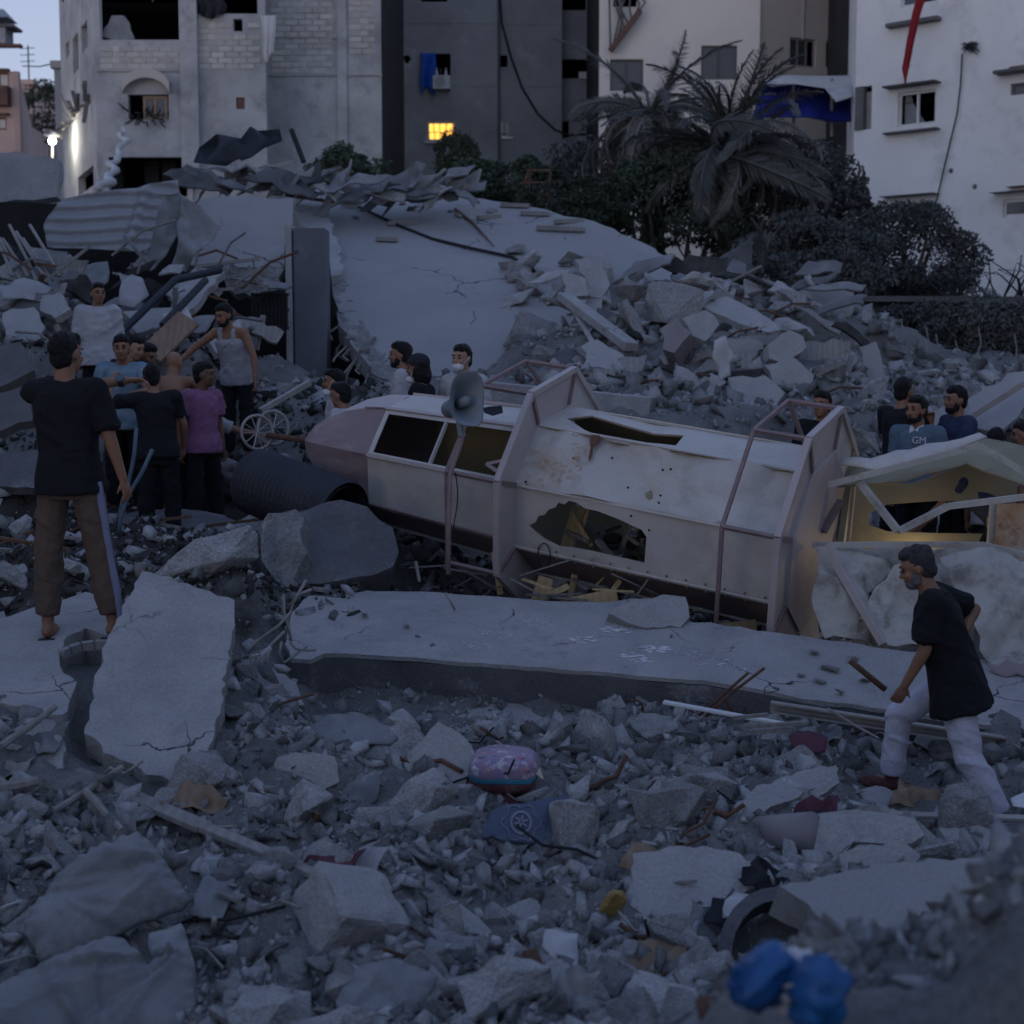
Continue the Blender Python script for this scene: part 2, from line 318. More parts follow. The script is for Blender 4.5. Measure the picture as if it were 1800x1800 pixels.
mk('bag_blue', (.02, .14, .36), (.012, .06, .2), 4, .35, .4, 14, coat=.2)
mk('bag_white', (.62, .62, .66), (.52, .52, .56), 4, .5, .4, 14)
mk('chalk', (.80, .80, .82), (.6, .6, .62), 30, .95, .2, 60)
mk('skin', (.30, .165, .105), (.25, .13, .085), 9, .55, .1, 60)
mk('skin_dark', (.19, .10, .065), (.15, .08, .05), 9, .55, .1, 60)
mk('skin_fair', (.40, .25, .17), (.33, .2, .135), 9, .55, .1, 60)
mk('hair', (.012, .011, .012), (.007, .007, .008), 40, .6, .6, 90)
mk('hair_grey', (.07, .07, .075), (.03, .03, .035), 40, .7, .6, 90)
mk('beard_grey', (.20, .20, .21), (.11, .11, .12), 40, .8, .6, 90)
mk('tee_black', (.016, .017, .022), (.01, .011, .014), 3, .95, .55, 13)
mk('tee_white', (.48, .48, .51), (.41, .41, .44), 3, .95, .55, 13)
mk('tee_grey', (.40, .40, .43), (.33, .33, .36), 3, .95, .55, 13)
mk('tee_pink', (.29, .135, .25), (.23, .105, .20), 3, .95, .55, 13)
mk('tee_blue', (.24, .33, .40), (.19, .28, .35), 3, .95, .55, 13, wave=(2.2, 'Z', (.11, .21, .32), .6, 4))
mk('tee_brown', (.19, .10, .07), (.15, .08, .055), 3, .95, .55, 13)
mk('tee_navy', (.05, .065, .12), (.03, .04, .085), 3, .95, .55, 13)
mk('tee_slate', (.14, .20, .26), (.10, .15, .2), 3, .95, .55, 13)
mk('tee_maroon', (.13, .05, .07), (.1, .04, .055), 3, .95, .55, 13)
mk('trouser_black', (.014, .015, .02), (.009, .01, .013), 3, .95, .55, 13)
mk('trouser_brown', (.13, .095, .075), (.10, .075, .06), 3, .95, .55, 13)
mk('trouser_white', (.60, .60, .70), (.52, .52, .62), 3, .95, .55, 13)
mk('stripe_blue', (.22, .24, .36), (.18, .2, .3), 3, .95, .2, 40)
mk('shoe', (.12, .05, .045), (.08, .035, .03), 6, .7, .2, 40)
mk('mask_white', (.66, .68, .72), (.6, .62, .66), 3, .9, .1, 40)
mk('green_print', (.25, .55, .10), (.2, .45, .08), 3, .8, 0)
mk('white_print', (.70, .72, .78), (.6, .62, .68), 3, .8, 0)
mk('bag_cloth', (.58, .52, .44), (.5, .45, .38), 3, .9, .2, 30)
mk('eye', (.02, .015, .012), (.015, .012, .01), 3, .3, 0)
emit('lit_curtain', (1.0, .52, .08), 1.1, (.55, .22, .03))
emit('lamp_glow', (1.0, .97, .86), 12)
emit('assumed_lamp_warm', (1.0, .74, .36), 12)  # bulb of the assumed, unseen lamp in the burst section
# ------------------------------------------------------------------ people: who stands where (built further down; the ground is laid to their feet)
PEOPLE = []
def pose(spec):
    """joint positions in the person's own frame (x right, y forward, z up), feet on z=0"""
    k = spec.get('h', 1.75) / 1.75; V_ = lambda *q: Vector(q)
    J = {}; hip = V_(0, 0, 0)
    lg = {}
    for s, key in ((-1, 'll'), (1, 'rl')):
        th, sh = spec.get(key, ((s * .06, .03, -1), (s * .03, -.04, -1)))
        h = V_(s * .092, 0, -.03); kn = h + Vector(th).normalized() * .43; an = kn + Vector(sh).normalized() * .41
        lg[s] = (h, kn, an)
    lo = min(lg[-1][2].z, lg[1][2].z); up = V_(0, 0, .085 - lo)
    lean = Matrix.Rotation(-R(spec.get('lean', 0)), 3, 'X') @ Matrix.Rotation(R(spec.get('side', 0)), 3, 'Y')
    T = lambda q: lean @ Vector(q)
    J['T'] = lambda q: (T(q) + up) * k
    J['lean'] = lean; J['k'] = k
    for s in (-1, 1):
        J['hip', s], J['knee', s], J['ank', s] = [(q + up) * k for q in lg[s]]
        a, f = spec.get('la' if s < 0 else 'ra', ((s * .16, -.02, -1), (s * .04, .16, -1)))
        shd = V_(s * .185, 0, .49); S_ = T(shd) + up; E_ = S_ + Vector(a).normalized() * .285; W_ = E_ + Vector(f).normalized() * .255
        J['sho', s], J['elb', s], J['wri', s] = S_ * k, E_ * k, W_ * k
    J['pel'] = up * k
    nb = T((0, .0, .53)) + up; hd = R(spec.get('hp', 0)); hy = R(spec.get('hy', 0))
    hr = lean.lerp(Matrix.Identity(3), .6) @ Matrix.Rotation(-hy, 3, 'Z') @ Matrix.Rotation(-hd, 3, 'X')
    hc = nb + lean @ V_(0, .015, .075) + hr @ V_(0, .025, .095)
    J['nb'], J['hc'], J['hr'] = nb * k, hc * k, hr
    J['top'] = (hc + hr @ V_(0, -.01, .125)) * k
    return J
def person(px, py, Y, th, label, **kw):
    sp = dict(kw); sp['label'] = label; sp['rz'] = -R(th); J = pose(sp); sp['J'] = J
    rot = Matrix.Rotation(sp['rz'], 3, 'Z'); sp['loc'] = P(px, py, Y) - rot @ J['top']
    sp['feet'] = [sp['loc'] + rot @ Vector((J['ank', s].x, J['ank', s].y, J['ank', s].z - .09)) for s in (-1, 1)]
    PEOPLE.append(sp); return sp
person(113, 584, 8.8, 6, 'barefoot person in black tee and brown striped trousers pointing, seen from behind', shirt='tee_black', trousers='trouser_brown', near=1, h=1.78,
       la=((.72, .62, .10), (.97, .16, .13)), ra=((.30, -.05, -1), (.22, .22, -1)), ll=((-.12, 0, -1), (-.02, -.04, -1)), rl=((.16, .04, -1), (.18, 0, -1)), hy=14, hem=-.05, sleeve=.85, side=-2, watch=-1, stripe=1, bare=1, emblem=1)
person(1604, 962, 8.3, -72, 'grey-bearded person in black shirt and white trousers striding over the rubble', shirt='tee_black', trousers='trouser_white', near=1, h=1.62, lean=16, hp=12, hair='hair_grey', beard='beard_grey', skin='skin',
       la=((-.10, .12, -1), (.18, .45, -.9)), ra=((.45, -.85, -.35), (-.75, .30, -.62)), ll=((-.04, -.22, -.97), (0, -.50, -.86)), rl=((.2, .74, -.60), (.12, .10, -1)), hem=-.15, sleeve=.8, bulky=1)
person(171, 497, 17.5, 163, 'person in loose white tee standing high on the rubble left of the crowd', shirt='tee_white', trousers='trouser_black', hy=-18, sleeve=1.0, bulky=1, skin='skin', hem=-.08)
person(391, 534, 16.5, 200, 'person in white tank top bending with one arm stretched out', shirt='tee_grey', trousers='trouser_black', tank=1, lean=18, hp=8, ra=((.82, .30, -.62), (.72, .35, -.72)), la=((-.42, .0, -1), (-.15, .15, -1)), hy=16, beard='hair')
person(213, 589, 14.6, 172, 'person in light blue tee in the crowd, arm hanging', shirt='tee_blue', trousers='trouser_black', skin='skin', sleeve=.55, lean=10, ra=((.30, .1, -1), (.08, .15, -1)), la=((-.2, .6, -.7), (.5, .8, -.1)))
person(241, 590, 15.3, 118, 'person with cropped hair behind the pointing hand in the crowd', shirt='tee_black', trousers='trouser_black', skin='skin_fair', lean=16, hp=12, la=((-.1, .8, -.5), (.1, 1, -.2)))
person(263, 604, 15.6, 112, 'person with dark hair in profile at the back of the crowd', shirt='tee_black', trousers='trouser_black', lean=20, hp=14, ra=((.1, .8, -.5), (0, 1, -.3)))
person(266, 640, 13.9, -14, 'person in black tee seen from behind, hand raised before the light blue tee', shirt='tee_black', trousers='trouser_black', h=1.70, lean=7, side=-4, la=((-.86, .42, -.10), (.22, .55, .8)), ra=((.35, .2, -1), (.0, .5, -.9)))
person(307, 618, 15.0, 4, 'bald person with bare brown back between black tee and tank top', shirt=None, trousers='trouser_black', bald=1, skin='skin', h=1.72, lean=20, hp=10, la=((-.2, .8, -.5), (.1, .9, -.4)), ra=((.3, .8, -.5), (0, .9, -.4)))
person(357, 637, 14.6, 128, 'person in pink tee and black trousers looking over the shoulder', shirt='tee_pink', trousers='trouser_black', h=1.70, hy=-38, skin='skin_dark', ra=((.24, -.12, -1), (.12, .10, -1)), ll=((-.15, 0, -1), (-.04, 0, -1)), rl=((.10, .1, -1), (.04, -.06, -1)))
person(380, 690, 15.6, 92, 'person in pale tee behind the pink tee reaching for a wheel', shirt='tee_grey', trousers='trouser_black', h=1.66, lean=12, la=((-.1, .9, -.35), (0, 1, -.15)), tote=1)
person(588, 649, 14.6, -92, 'person with chin mask in profile left of the minaret tip', shirt='tee_white', trousers='trouser_black', mask='chin', h=1.70)
person(598, 672, 13.9, -62, 'person with dark cropped hair bending beside the minaret tip', shirt='tee_white', trousers='trouser_black', h=1.68, lean=14, skin='skin')
person(705, 601, 14.4, -84, 'person in white tee in profile behind the minaret cap', shirt='tee_white', trousers='trouser_black', skin='skin', beard='hair')
person(736, 624, 13.7, -78, 'person in black tee and dark cap with long hair and chin mask', shirt='tee_black', trousers='trouser_black', mask='chin', cap=1, longhair=1, h=1.70)
person(813, 606, 13.7, -146, 'person in white tee with white mask under the nose behind the loudspeaker', shirt='tee_white', trousers='trouser_black', mask='mouth', skin='skin_fair')
person(1446, 688, 13.6, 176, 'person in black tee with green lettering behind the fallen minaret', shirt='tee_black', trousers='trouser_black', hy=40, text=('TEA', 'green_print', .105, (.01, .10)), h=1.68)
person(1589, 664, 13.9, 52, 'person in black tee turned away beside the slate blue polo', shirt='tee_black', trousers='trouser_black', la=((-.15, .3, -.95), (.3, 1, .1)), ra=((.2, .3, -.95), (-.2, 1, .1)))
person(1613, 696, 13.1, 214, 'bearded person in slate blue polo with maroon shoulders and white letters', shirt='tee_slate', trousers='trouser_black', beard='hair', h=1.70, text=('GM', 'white_print', .085, (-.06, .13)), hy=20, yoke='tee_maroon', collar=1)
person(1682, 679, 13.6, -104, 'person in dark navy shirt with a hand at the chin', shirt='tee_navy', trousers='trouser_black', beard='hair', ra=((.1, .45, -.9), (-.25, .25, .95)), la=((-.1, .35, -.95), (.4, .8, .25)))
person(1752, 752, 13.3, 20, 'dark-haired person in white tee seen from behind past the broken shell', shirt='tee_white', trousers='trouser_black', h=1.68, lean=8)
person(1800, 742, 13.6, -80, 'person in black tee at the far end of the broken shell', shirt='tee_black', trousers='trouser_black', h=1.68)
person(1640, 795, 12.5, -70, 'person in navy shirt crouching to look into the broken shell', shirt='tee_navy', trousers='trouser_black', lean=48, hp=18, ll=((-.1, .8, -.55), (0, -.5, -.85)), rl=((.1, .6, -.7), (0, -.5, -.85)), la=((-.1, .6, -.8), (0, .7, -.7)), ra=((.1, .6, -.8), (0, .7, -.7)))

# ------------------------------------------------------------------ ground
def _hash(ix, iy, s):
    h = (ix.astype(np.int64) * 374761393 + iy.astype(np.int64) * 668265263 + s * 974634777) & 0xffffffff
    h = ((h ^ (h >> 13)) * 1274126177) & 0xffffffff
    return ((h ^ (h >> 16)) & 0xffff) / 65535.0
def vnoise(x, y, s=0):
    xi = np.floor(x); yi = np.floor(y); fx = x - xi; fy = y - yi; fx = fx * fx * (3 - 2 * fx); fy = fy * fy * (3 - 2 * fy)
    xi = xi.astype(int); yi = yi.astype(int)
    a = _hash(xi, yi, s); b = _hash(xi + 1, yi, s); c = _hash(xi, yi + 1, s); d = _hash(xi + 1, yi + 1, s)
    return (a + (b - a) * fx) * (1 - fy) + (c + (d - c) * fx) * fy - .5
CT = []
for q in [(0, 1800, 5.2), (450, 1800, 5.1), (900, 1800, 5.0), (100, 1650, 5.9), (100, 1500, 6.7), (330, 1560, 6.3), (600, 1700, 5.6), (600, 1480, 6.9), (900, 1500, 6.8), (850, 1650, 5.9), (1200, 1520, 6.6), (1180, 1660, 5.8),
          (1400, 1440, 7.2), (1450, 1620, 6.0), (1700, 1510, 6.9), (1780, 1455, 7.7), (1600, 1420, 8.0), (900, 1320, 8.2), (620, 1300, 8.3), (560, 1290, 9.25), (700, 1296, 9.25), (860, 1308, 9.15), (1000, 1316, 9.05), (1250, 1322, 8.85), (430, 1270, 8.4), (440, 1180, 9.3), (150, 1390, 7.3), (300, 1400, 7.4), (380, 1240, 8.5), (230, 1330, 7.8), (20, 1270, 7.9), (-200, 1250, 7.9), (-200, 1500, 6.6),
          (1150, 1305, 8.6), (1400, 1325, 8.5), (1300, 1380, 7.8), (1050, 1400, 7.5), (1750, 1372, 8.5), (2000, 1400, 8.4), (2000, 1550, 6.6),
          (560, 1035, 11.2), (350, 1010, 11.0), (480, 960, 12.3), (250, 935, 13.2), (60, 960, 12.2), (-150, 960, 12.2), (20, 860, 13.6), (-200, 800, 14),
          (420, 690, 17.6), (545, 690, 19), (60, 600, 18.6), (-120, 560, 19), (40, 520, 20.5), (200, 560, 18.8), (300, 590, 18.2), (-200, 440, 23), (455, 625, 20.5),
          (1600, 705, 17.5), (1750, 700, 17.0), (1900, 700, 17.0), (1650, 664, 20.5), (1850, 664, 20.5), (1500, 660, 20.0), (2100, 690, 18), (2100, 660, 21),
          (1000, 655, 18.0), (1120, 690, 16.8), (1250, 720, 16.2), (860, 668, 17.6), (760, 690, 17.4), (1050, 585, 19.4), (1180, 560, 20.2), (1300, 610, 19.2), (1420, 650, 18.4), (1100, 500, 21.4), (1250, 505, 21.5), (1380, 540, 21), (1480, 560, 22)]:
    CT.append(tuple(P(*q)))
# the mound of rubble close to the photographer on the right, and the hollow the minaret lies in
CT += [(.51, 2.75, 1.03), (.30, 2.72, .97), (.75, 3.0, 1.06), (1.15, 3.0, 1.20), (1.6, 3.1, 1.3), (.10, 2.7, .84), (-.25, 2.8, .45), (.25, 3.5, .45), (-.6, 3.2, .1), (-1.4, 3.2, 0), (.9, 4.1, .35), (1.7, 4.2, .6), (.5, 2.0, .6), (1.2, 2.0, 1.0), (-.6, 2, 0), (0, .5, .5), (2.6, 3, 1.2),
       (1.9, 10.7, -.06), (2.6, 11.3, -.08), (.9, 11.2, .02), (0, 11.9, .12), (-.7, 12.6, .4), (3.5, 11.2, -.05), (4.5, 11.6, .0), (2.2, 12.8, .25), (1.0, 13.4, .45), (-.2, 13.4, .5), (5.5, 11, .0), (-.7, 10.9, .35), (.2, 10.6, .2), (1.2, 10.0, .05), (2.6, 10.0, 0), (3.6, 9.4, -.15), (5, 9.2, -.15)]
CT += [(x, 28, 3.2) for x in (-14, -8, -3, 2, 6, 10, 15)] + [(x, 36, 3.9) for x in (-18, -9, 0, 9, 18)] + [(x, 48, 4.6) for x in (-25, -12, 0, 12, 25)] + [(x, 70, 4.9) for x in (-40, -15, 15, 40)] + [(x, 24.5, 2.5) for x in (6, 8, 10, 12)] + [(-9, 26, 3.6), (-6, 24, 3.0), (-1, 23, 1.7), (2, 25, 2.2), (-2.4, 21.6, 1.6), (-1.9, 21.0, 1.75), (-1.7, 22.5, 1.5), (.5, 22, 1.7), (-2.9, 23, 1.7)]
for i_, p_ in enumerate(PEOPLE): CT += [(q.x, q.y, q.z - (.16 if i_ == 0 else 0)) for q in p_['feet']]
CT += [(-2.6, 8.2, .38), (-3.05, 7.9, .34), (-3.4, 8.6, .5), (-2.3, 8.6, .4)]
CT = np.array(CT)
def warp(x, y): return np.stack([x / (y + 3) * 11, np.log(y + 3) * 9], -1)
CW = warp(CT[:, 0], CT[:, 1])
def Hbase(x, y):
    x = np.atleast_1d(np.asarray(x, float)); y = np.atleast_1d(np.asarray(y, float)); out = np.zeros(len(x)); yy = np.clip(y, -2, 75)
    for i in range(0, len(x), 20000):
        q = warp(x[i:i + 20000], yy[i:i + 20000]); d = ((q[:, None, :] - CW[None]) ** 2).sum(-1); w = 1 / (d + .012) ** 2.2
        out[i:i + 20000] = (w * CT[:, 2]).sum(1) / w.sum(1)
    return out
FEET = np.array([tuple(q)[:2] for p_ in PEOPLE for q in p_['feet']])
def H(x, y):
    x = np.atleast_1d(np.asarray(x, float)); y = np.atleast_1d(np.asarray(y, float)); z = Hbase(x, y)
    a = np.clip(1.15 - np.abs(y - 12) / 60, .3, 1)
    if len(x) < 60000: d = np.sqrt(((x[:, None] - FEET[:, 0]) ** 2 + (y[:, None] - FEET[:, 1]) ** 2).min(1))
    else: d = np.concatenate([np.sqrt(((x[i:i + 30000, None] - FEET[:, 0]) ** 2 + (y[i:i + 30000, None] - FEET[:, 1]) ** 2).min(1)) for i in range(0, len(x), 30000)])
    a = a * np.clip((d - .08) / .4, 0, 1)
    ridge = .5 - np.abs(vnoise(x * 3.1 + 7, y * 3.1, 8)) * 2
    return z + a * (vnoise(x * 1.3, y * 1.3, 1) * .20 + vnoise(x * 4.3, y * 4.3, 2) * .13 + ridge * .06 + vnoise(x * 11, y * 11, 3) * .075 + vnoise(x * 27, y * 27, 4) * .03)
def hz(x, y): return float(H(x, y)[0])
ys = np.concatenate([np.linspace(-3, 1.6, 12), np.geomspace(1.7, 34, 400), np.geomspace(35, 900, 34)])
us = np.concatenate([np.linspace(-3, -.62, 16), np.linspace(-.6, .6, 380), np.linspace(.62, 3, 16)])
Yg, Ug = np.meshgrid(ys, us, indexing='ij'); Xg = Ug * (np.abs(Yg) + 1.2); Zg = H(Xg.ravel(), Yg.ravel())
nr, nc = Xg.shape; ii = (np.arange(nr - 1)[:, None] * nc + np.arange(nc - 1)[None]).ravel()
g_me = np_mesh('ground', np.stack([Xg.ravel(), Yg.ravel(), Zg], -1), np.stack([ii, ii + 1, ii + nc + 1, ii + nc], -1), True)
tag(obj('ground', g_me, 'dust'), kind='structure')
# ------------------------------------------------------------------ rubble: gravel (uncountable) and single chunks
def hull_shape(seed, n=11, sq=(1, 1, 1), boxy=.5):
    rd = random.Random(seed); bm = bmesh.new()
    for _ in range(n):
        q = Vector([rd.gauss(0, 1) for _ in range(3)]).normalized()
        m = max(abs(q.x), abs(q.y), abs(q.z)); b = q / m; q = q.lerp(b * .8, boxy) * rd.uniform(.75, 1.05)
        bm.verts.new((q.x * sq[0], q.y * sq[1], q.z * sq[2]))
    r = bmesh.ops.convex_hull(bm, input=bm.verts)
    bmesh.ops.delete(bm, geom=[g for g in bm.verts if not g.link_faces], context='VERTS')
    bmesh.ops.triangulate(bm, faces=bm.faces); bm.verts.index_update()
    V = np.array([v.co[:] for v in bm.verts]); F_ = np.array([[v.index for v in f.verts] for f in bm.faces]); bm.free(); return V, F_
SH = [hull_shape(i, random.Random(i).randint(6, 9), (1, random.Random(i + 50).uniform(.45, 1), random.Random(i + 90).uniform(.22, .8)), random.Random(i + 5).uniform(.75, 1.0)) for i in range(36)]
def rotm(n, tilt=1.0):
    a = RNG.uniform(0, 2 * np.pi, n); q = RNG.normal(0, 1, (n, 4)); q[:, 0] += (1 - tilt) * 4; q /= np.linalg.norm(q, axis=1)[:, None]; w, x, y, z = q.T
    Q = np.stack([1 - 2 * (y * y + z * z), 2 * (x * y - z * w), 2 * (x * z + y * w), 2 * (x * y + z * w), 1 - 2 * (x * x + z * z), 2 * (y * z - x * w), 2 * (x * z - y * w), 2 * (y * z + x * w), 1 - 2 * (x * x + y * y)], -1).reshape(n, 3, 3)
    c, s = np.cos(a), np.sin(a); Z = np.zeros((n, 3, 3)); Z[:, 0, 0] = c; Z[:, 0, 1] = -s; Z[:, 1, 0] = s; Z[:, 1, 1] = c; Z[:, 2, 2] = 1
    return Z @ Q
def scatter(name, xs, ys_, size, mat, sink=.3, label=None, cat=None):
    z = H(xs, ys_); V = []; Fc = []; o = 0; rm = rotm(len(xs), .6); pick = RNG.integers(0, len(SH), len(xs))
    for k, (sv, sf) in enumerate(SH):
        ix = np.where(pick == k)[0]
        if not len(ix): continue
        v = np.einsum('nij,mj->nmi', rm[ix], sv) * size[ix][:, None, None] * .5
        v += np.stack([xs[ix], ys_[ix], z[ix] + size[ix] * (.25 - sink)], -1)[:, None, :]
        V.append(v.reshape(-1, 3)); Fc.append((sf[None] + (np.arange(len(ix)) * len(sv))[:, None, None] + o).reshape(-1, 3)); o += v.shape[0] * v.shape[1]
    return tag(obj(name, np_mesh(name, np.concatenate(V), np.concatenate(Fc)), mat), label, cat, kind='stuff')
n = 36000; Yr = np.exp(RNG.uniform(np.log(3.0), np.log(23), n)); Ur = RNG.uniform(-.46, .46, n); Xr = Ur * Yr
sz = .034 * np.clip(RNG.pareto(1.3, n) + 1, 1, 7) * np.clip(Yr / 8, .6, 1.9) ** .7
KEEP = []      # plan polygons kept clear of loose rubble (roof slab, long slab ...), filled before scatter
def clear_mask(x, y):
    m = np.ones(len(x), bool)
    for poly in KEEP: m &= ~np.array([inpoly(a, b, poly) for a, b in zip(x, y)])
    return m
KEEP.append([(-1.1, 10.2), (3.4, 9.1), (3.6, 10.0), (-1.1, 11.1)])
KEEP.append([(-2.45, 7.15), (-1.55, 7.1), (-1.4, 8.7), (-2.3, 9.0)])
KEEP.append([(-3.5, 7.7), (-2.2, 7.7), (-2.2, 9.3), (-3.5, 9.3)])
for _f in PEOPLE[1]['feet']: KEEP.append([(_f.x - .26, _f.y - .75), (_f.x + .24, _f.y - .75), (_f.x + .2, _f.y + .15), (_f.x - .22, _f.y + .15)])
KEEP.append([(-2.6, 20.5), (1.2, 20.3), (2.4, 23.0), (3.2, 27), (-4, 27), (-3.2, 22)])
m = clear_mask(Xr, Yr); scatter('gravel', Xr[m], Yr[m], sz[m], 'gravel', label='loose grey rubble and gravel covering the whole ruin', cat='rubble')
# charred scraps trampled into the ground round the crowd
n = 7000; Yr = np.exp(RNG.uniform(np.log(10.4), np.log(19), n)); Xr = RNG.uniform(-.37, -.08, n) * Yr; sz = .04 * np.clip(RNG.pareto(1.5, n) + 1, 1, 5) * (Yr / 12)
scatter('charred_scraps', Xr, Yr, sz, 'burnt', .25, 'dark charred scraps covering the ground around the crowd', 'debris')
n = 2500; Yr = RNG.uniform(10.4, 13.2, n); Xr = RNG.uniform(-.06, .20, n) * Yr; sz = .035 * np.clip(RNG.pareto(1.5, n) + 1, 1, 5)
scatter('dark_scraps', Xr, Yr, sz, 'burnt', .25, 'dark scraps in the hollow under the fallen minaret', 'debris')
def gY(px, py, lift=0.0):
    """distance at which the line of sight through a photo point meets the ground"""
    Y = np.geomspace(2.2, 40, 500); d = ray(px, py); x = d.x / d.y * Y; z = CAMZ + d.z / d.y * Y; k = np.where(z < H(x, Y) + lift)[0]
    return float(Y[k[0]]) if len(k) else 20.0
def chunk_mesh(i, kind):
    """a broken concrete lump: hull cut flat on some sides, broken and pitted on the others"""
    rd = random.Random(i * 7 + 1); sq = {'lump': (1, rd.uniform(.65, .95), rd.uniform(.5, .85)), 'slabby': (1, rd.uniform(.6, .95), rd.uniform(.22, .38))}[kind]
    V, F_ = hull_shape(1000 + i + (500 if kind == 'slabby' else 0), rd.randint(9, 15), sq, .92 if kind == 'slabby' else .75)
    bm = bmesh.new(); vv = [bm.verts.new(q * .5) for q in V]
    for t in F_: bm.faces.new([vv[j] for j in t])
    bmesh.ops.dissolve_limit(bm, angle_limit=R(14), verts=bm.verts, edges=bm.edges)
    bmesh.ops.bevel(bm, geom=list(bm.edges), offset=.010, segments=1, affect='EDGES')
    bmesh.ops.triangulate(bm, faces=bm.faces); bmesh.ops.subdivide_edges(bm, edges=[e for e in bm.edges if e.calc_length() > .16], cuts=2, use_grid_fill=True); bmesh.ops.triangulate(bm, faces=bm.faces)
    bm.normal_update()
    for v in bm.verts:
        a = fbm(v.co + Vector((i * 3.1, 0, 0)), 3.5, 4) * .035 + fbm(v.co + Vector((0, i * 2.3, 0)), 11, 2) * .012
        v.co += v.normal * a
    me = bpy.data.meshes.new('concrete_chunk'); bm.to_mesh(me); bm.free(); me.materials.append(M['chunk']); return me
CH = [chunk_mesh(i, 'lump') for i in range(22)]; CS = [chunk_mesh(i, 'slabby') for i in range(16)]
ZL = {'front': ('jagged grey concrete chunk in the rubble between long slab and photographer', 'concrete chunks before the long slab'),
      'heap': ('grey concrete chunk on the debris heap spilling over the collapsed roof', 'concrete chunks on the roof heap'),
      'crowd': ('dusty concrete chunk in the debris around and behind the crowd', 'concrete chunks around the crowd'),
      'mound': ('concrete chunk on the low mound with the blue plastic bag', 'concrete chunks on the near mound'),
      'back': ('concrete chunk on the dusty ground before the garden hedge', 'concrete chunks before the hedge')}
NCH = 0
def chunk(x, y, s, zone, slabby=False, sink=.22, tilt=.5, z=None):
    global NCH
    me = random.choice(CS if slabby else CH); o = bpy.data.objects.new('concrete_plate' if slabby else 'concrete_chunk', me); COL.objects.link(o)
    o.scale = (s * random.uniform(.85, 1.2), s * random.uniform(.85, 1.2), s * random.uniform(.8, 1.1))
    o.rotation_euler = (random.gauss(0, tilt), random.gauss(0, tilt), random.uniform(0, 6.28))
    o.location = (x, y, (hz(x, y) if z is None else z) + s * ((.16 if slabby else .30) - sink)); NCH += 1
    lb, gp = ZL[zone]
    if slabby: lb = lb.replace('concrete chunk', 'concrete plate'); gp = gp.replace('chunks', 'plates')
    return tag(o, lb, 'concrete', gp)
rd = random.Random(21)
def spot(pxr, pyr, Yr_):                      # a random spot of ground in a patch of the site
    t = rd.random(); Y = Yr_[0] * (Yr_[1] / Yr_[0]) ** t; px = rd.uniform(*pxr); return ((px - 900) / FPX * Y, Y)
AVOID = []
for (px, py, r) in ((250, 1290, .5), (300, 1200, .5), (80, 1110, .4), (180, 1120, .4), (886, 1380, .30), (940, 1450, .33), (760, 1380, .36), (1540, 1320, .3), (1700, 1400, .3), (1078, 1600, .2), (200, 1560, .45), (150, 1740, .5), (1240, 1560, .4), (1390, 1640, .35), (1650, 1580, .5), (1500, 1590, .4), (1450, 1480, .4), (1350, 1470, .3), (1390, 1390, .4), (600, 1620, .35),
                    (250, 1400, .2), (350, 1450, .2), (480, 1510, .2), (850, 1250, .25), (60, 1310, .3), (530, 1355, .3), (610, 1290, .25), (1600, 1280, .3), (1450, 1265, .25), (1700, 1432, .4), (1745, 1440, .4), (1650, 1430, .3)):
    Yq = gY(px, py); AVOID.append((((px - 900) / FPX * Yq, Yq), r))
AVOID += [((-2.9, 12.6), .8), ((-3.3, 13.0), .8), ((-2.5, 13.0), .7), ((-3.8, 13), .6), ((-2.2, 12), .4), ((-2.9, 11.6), .5), ((1.4, 10.2), .3)] + [((q[0], q[1]), .35) for q in FEET] + [((q.x - .05, q.y - .35), .55) for q in PEOPLE[1]['feet']]
def free(x, y): return all(math.hypot(x - a, y - b) > r for (a, b), r in AVOID)
# lumps past the first few hundred: one mass
n = 6800; Yr = np.exp(RNG.uniform(np.log(4.6), np.log(9.4), n)); Xr = RNG.uniform(-.46, .46, n) * Yr; sz = .085 * np.clip(RNG.pareto(2.0, n) + 1, 1, 3.2) * np.clip(Yr / 8, .7, 1.2)
m = clear_mask(Xr, Yr) & np.array([free(a, b) for a, b in zip(Xr, Yr)])
n2 = 1500; Y2 = RNG.uniform(15.8, 22, n2); X2 = RNG.uniform(.0, .36, n2) * Y2; s2 = .14 * np.clip(RNG.pareto(2.0, n2) + 1, 1, 3.5); m2 = clear_mask(X2, Y2)
scatter('broken_concrete', np.concatenate([Xr[m], X2[m2]]), np.concatenate([Yr[m], Y2[m2]]), np.concatenate([sz[m], s2[m2]]), 'gravel', .2, 'broken concrete lumps packed over the field and the heap', 'rubble')
for k in range(640):
    x, y = spot((-60, 1860), None, (4.9, 9.2))
    if free(x, y) and not inpoly(x, y, KEEP[0]): chunk(x, y, min(.52, .135 * (rd.paretovariate(1.7))) * (.7 + y / 24), 'front', rd.random() < .40)
for k in range(100):
    x, y = spot((930, 1480), None, (16.3, 21.5)); free(x, y) and chunk(x, y, min(1.2, .28 * rd.paretovariate(2.1)), 'heap', rd.random() < .7, .12, .4)
for k in range(95):
    x, y = spot((-60, 560), None, (10.6, 21)); free(x, y) and chunk(x, y, min(1.1, .2 * rd.paretovariate(2.0) * (.6 + y / 30)), 'crowd', rd.random() < .5, .2, .5)
for k in range(46):
    x, y = rd.uniform(.1, 1.7), rd.uniform(2.6, 4.2); chunk(x, y, rd.uniform(.05, .18), 'mound', rd.random() < .4)
for k in range(60):
    x, y = spot((1480, 1850), None, (15.5, 21)); free(x, y) and chunk(x, y, rd.uniform(.2, .6), 'back', rd.random() < .6)
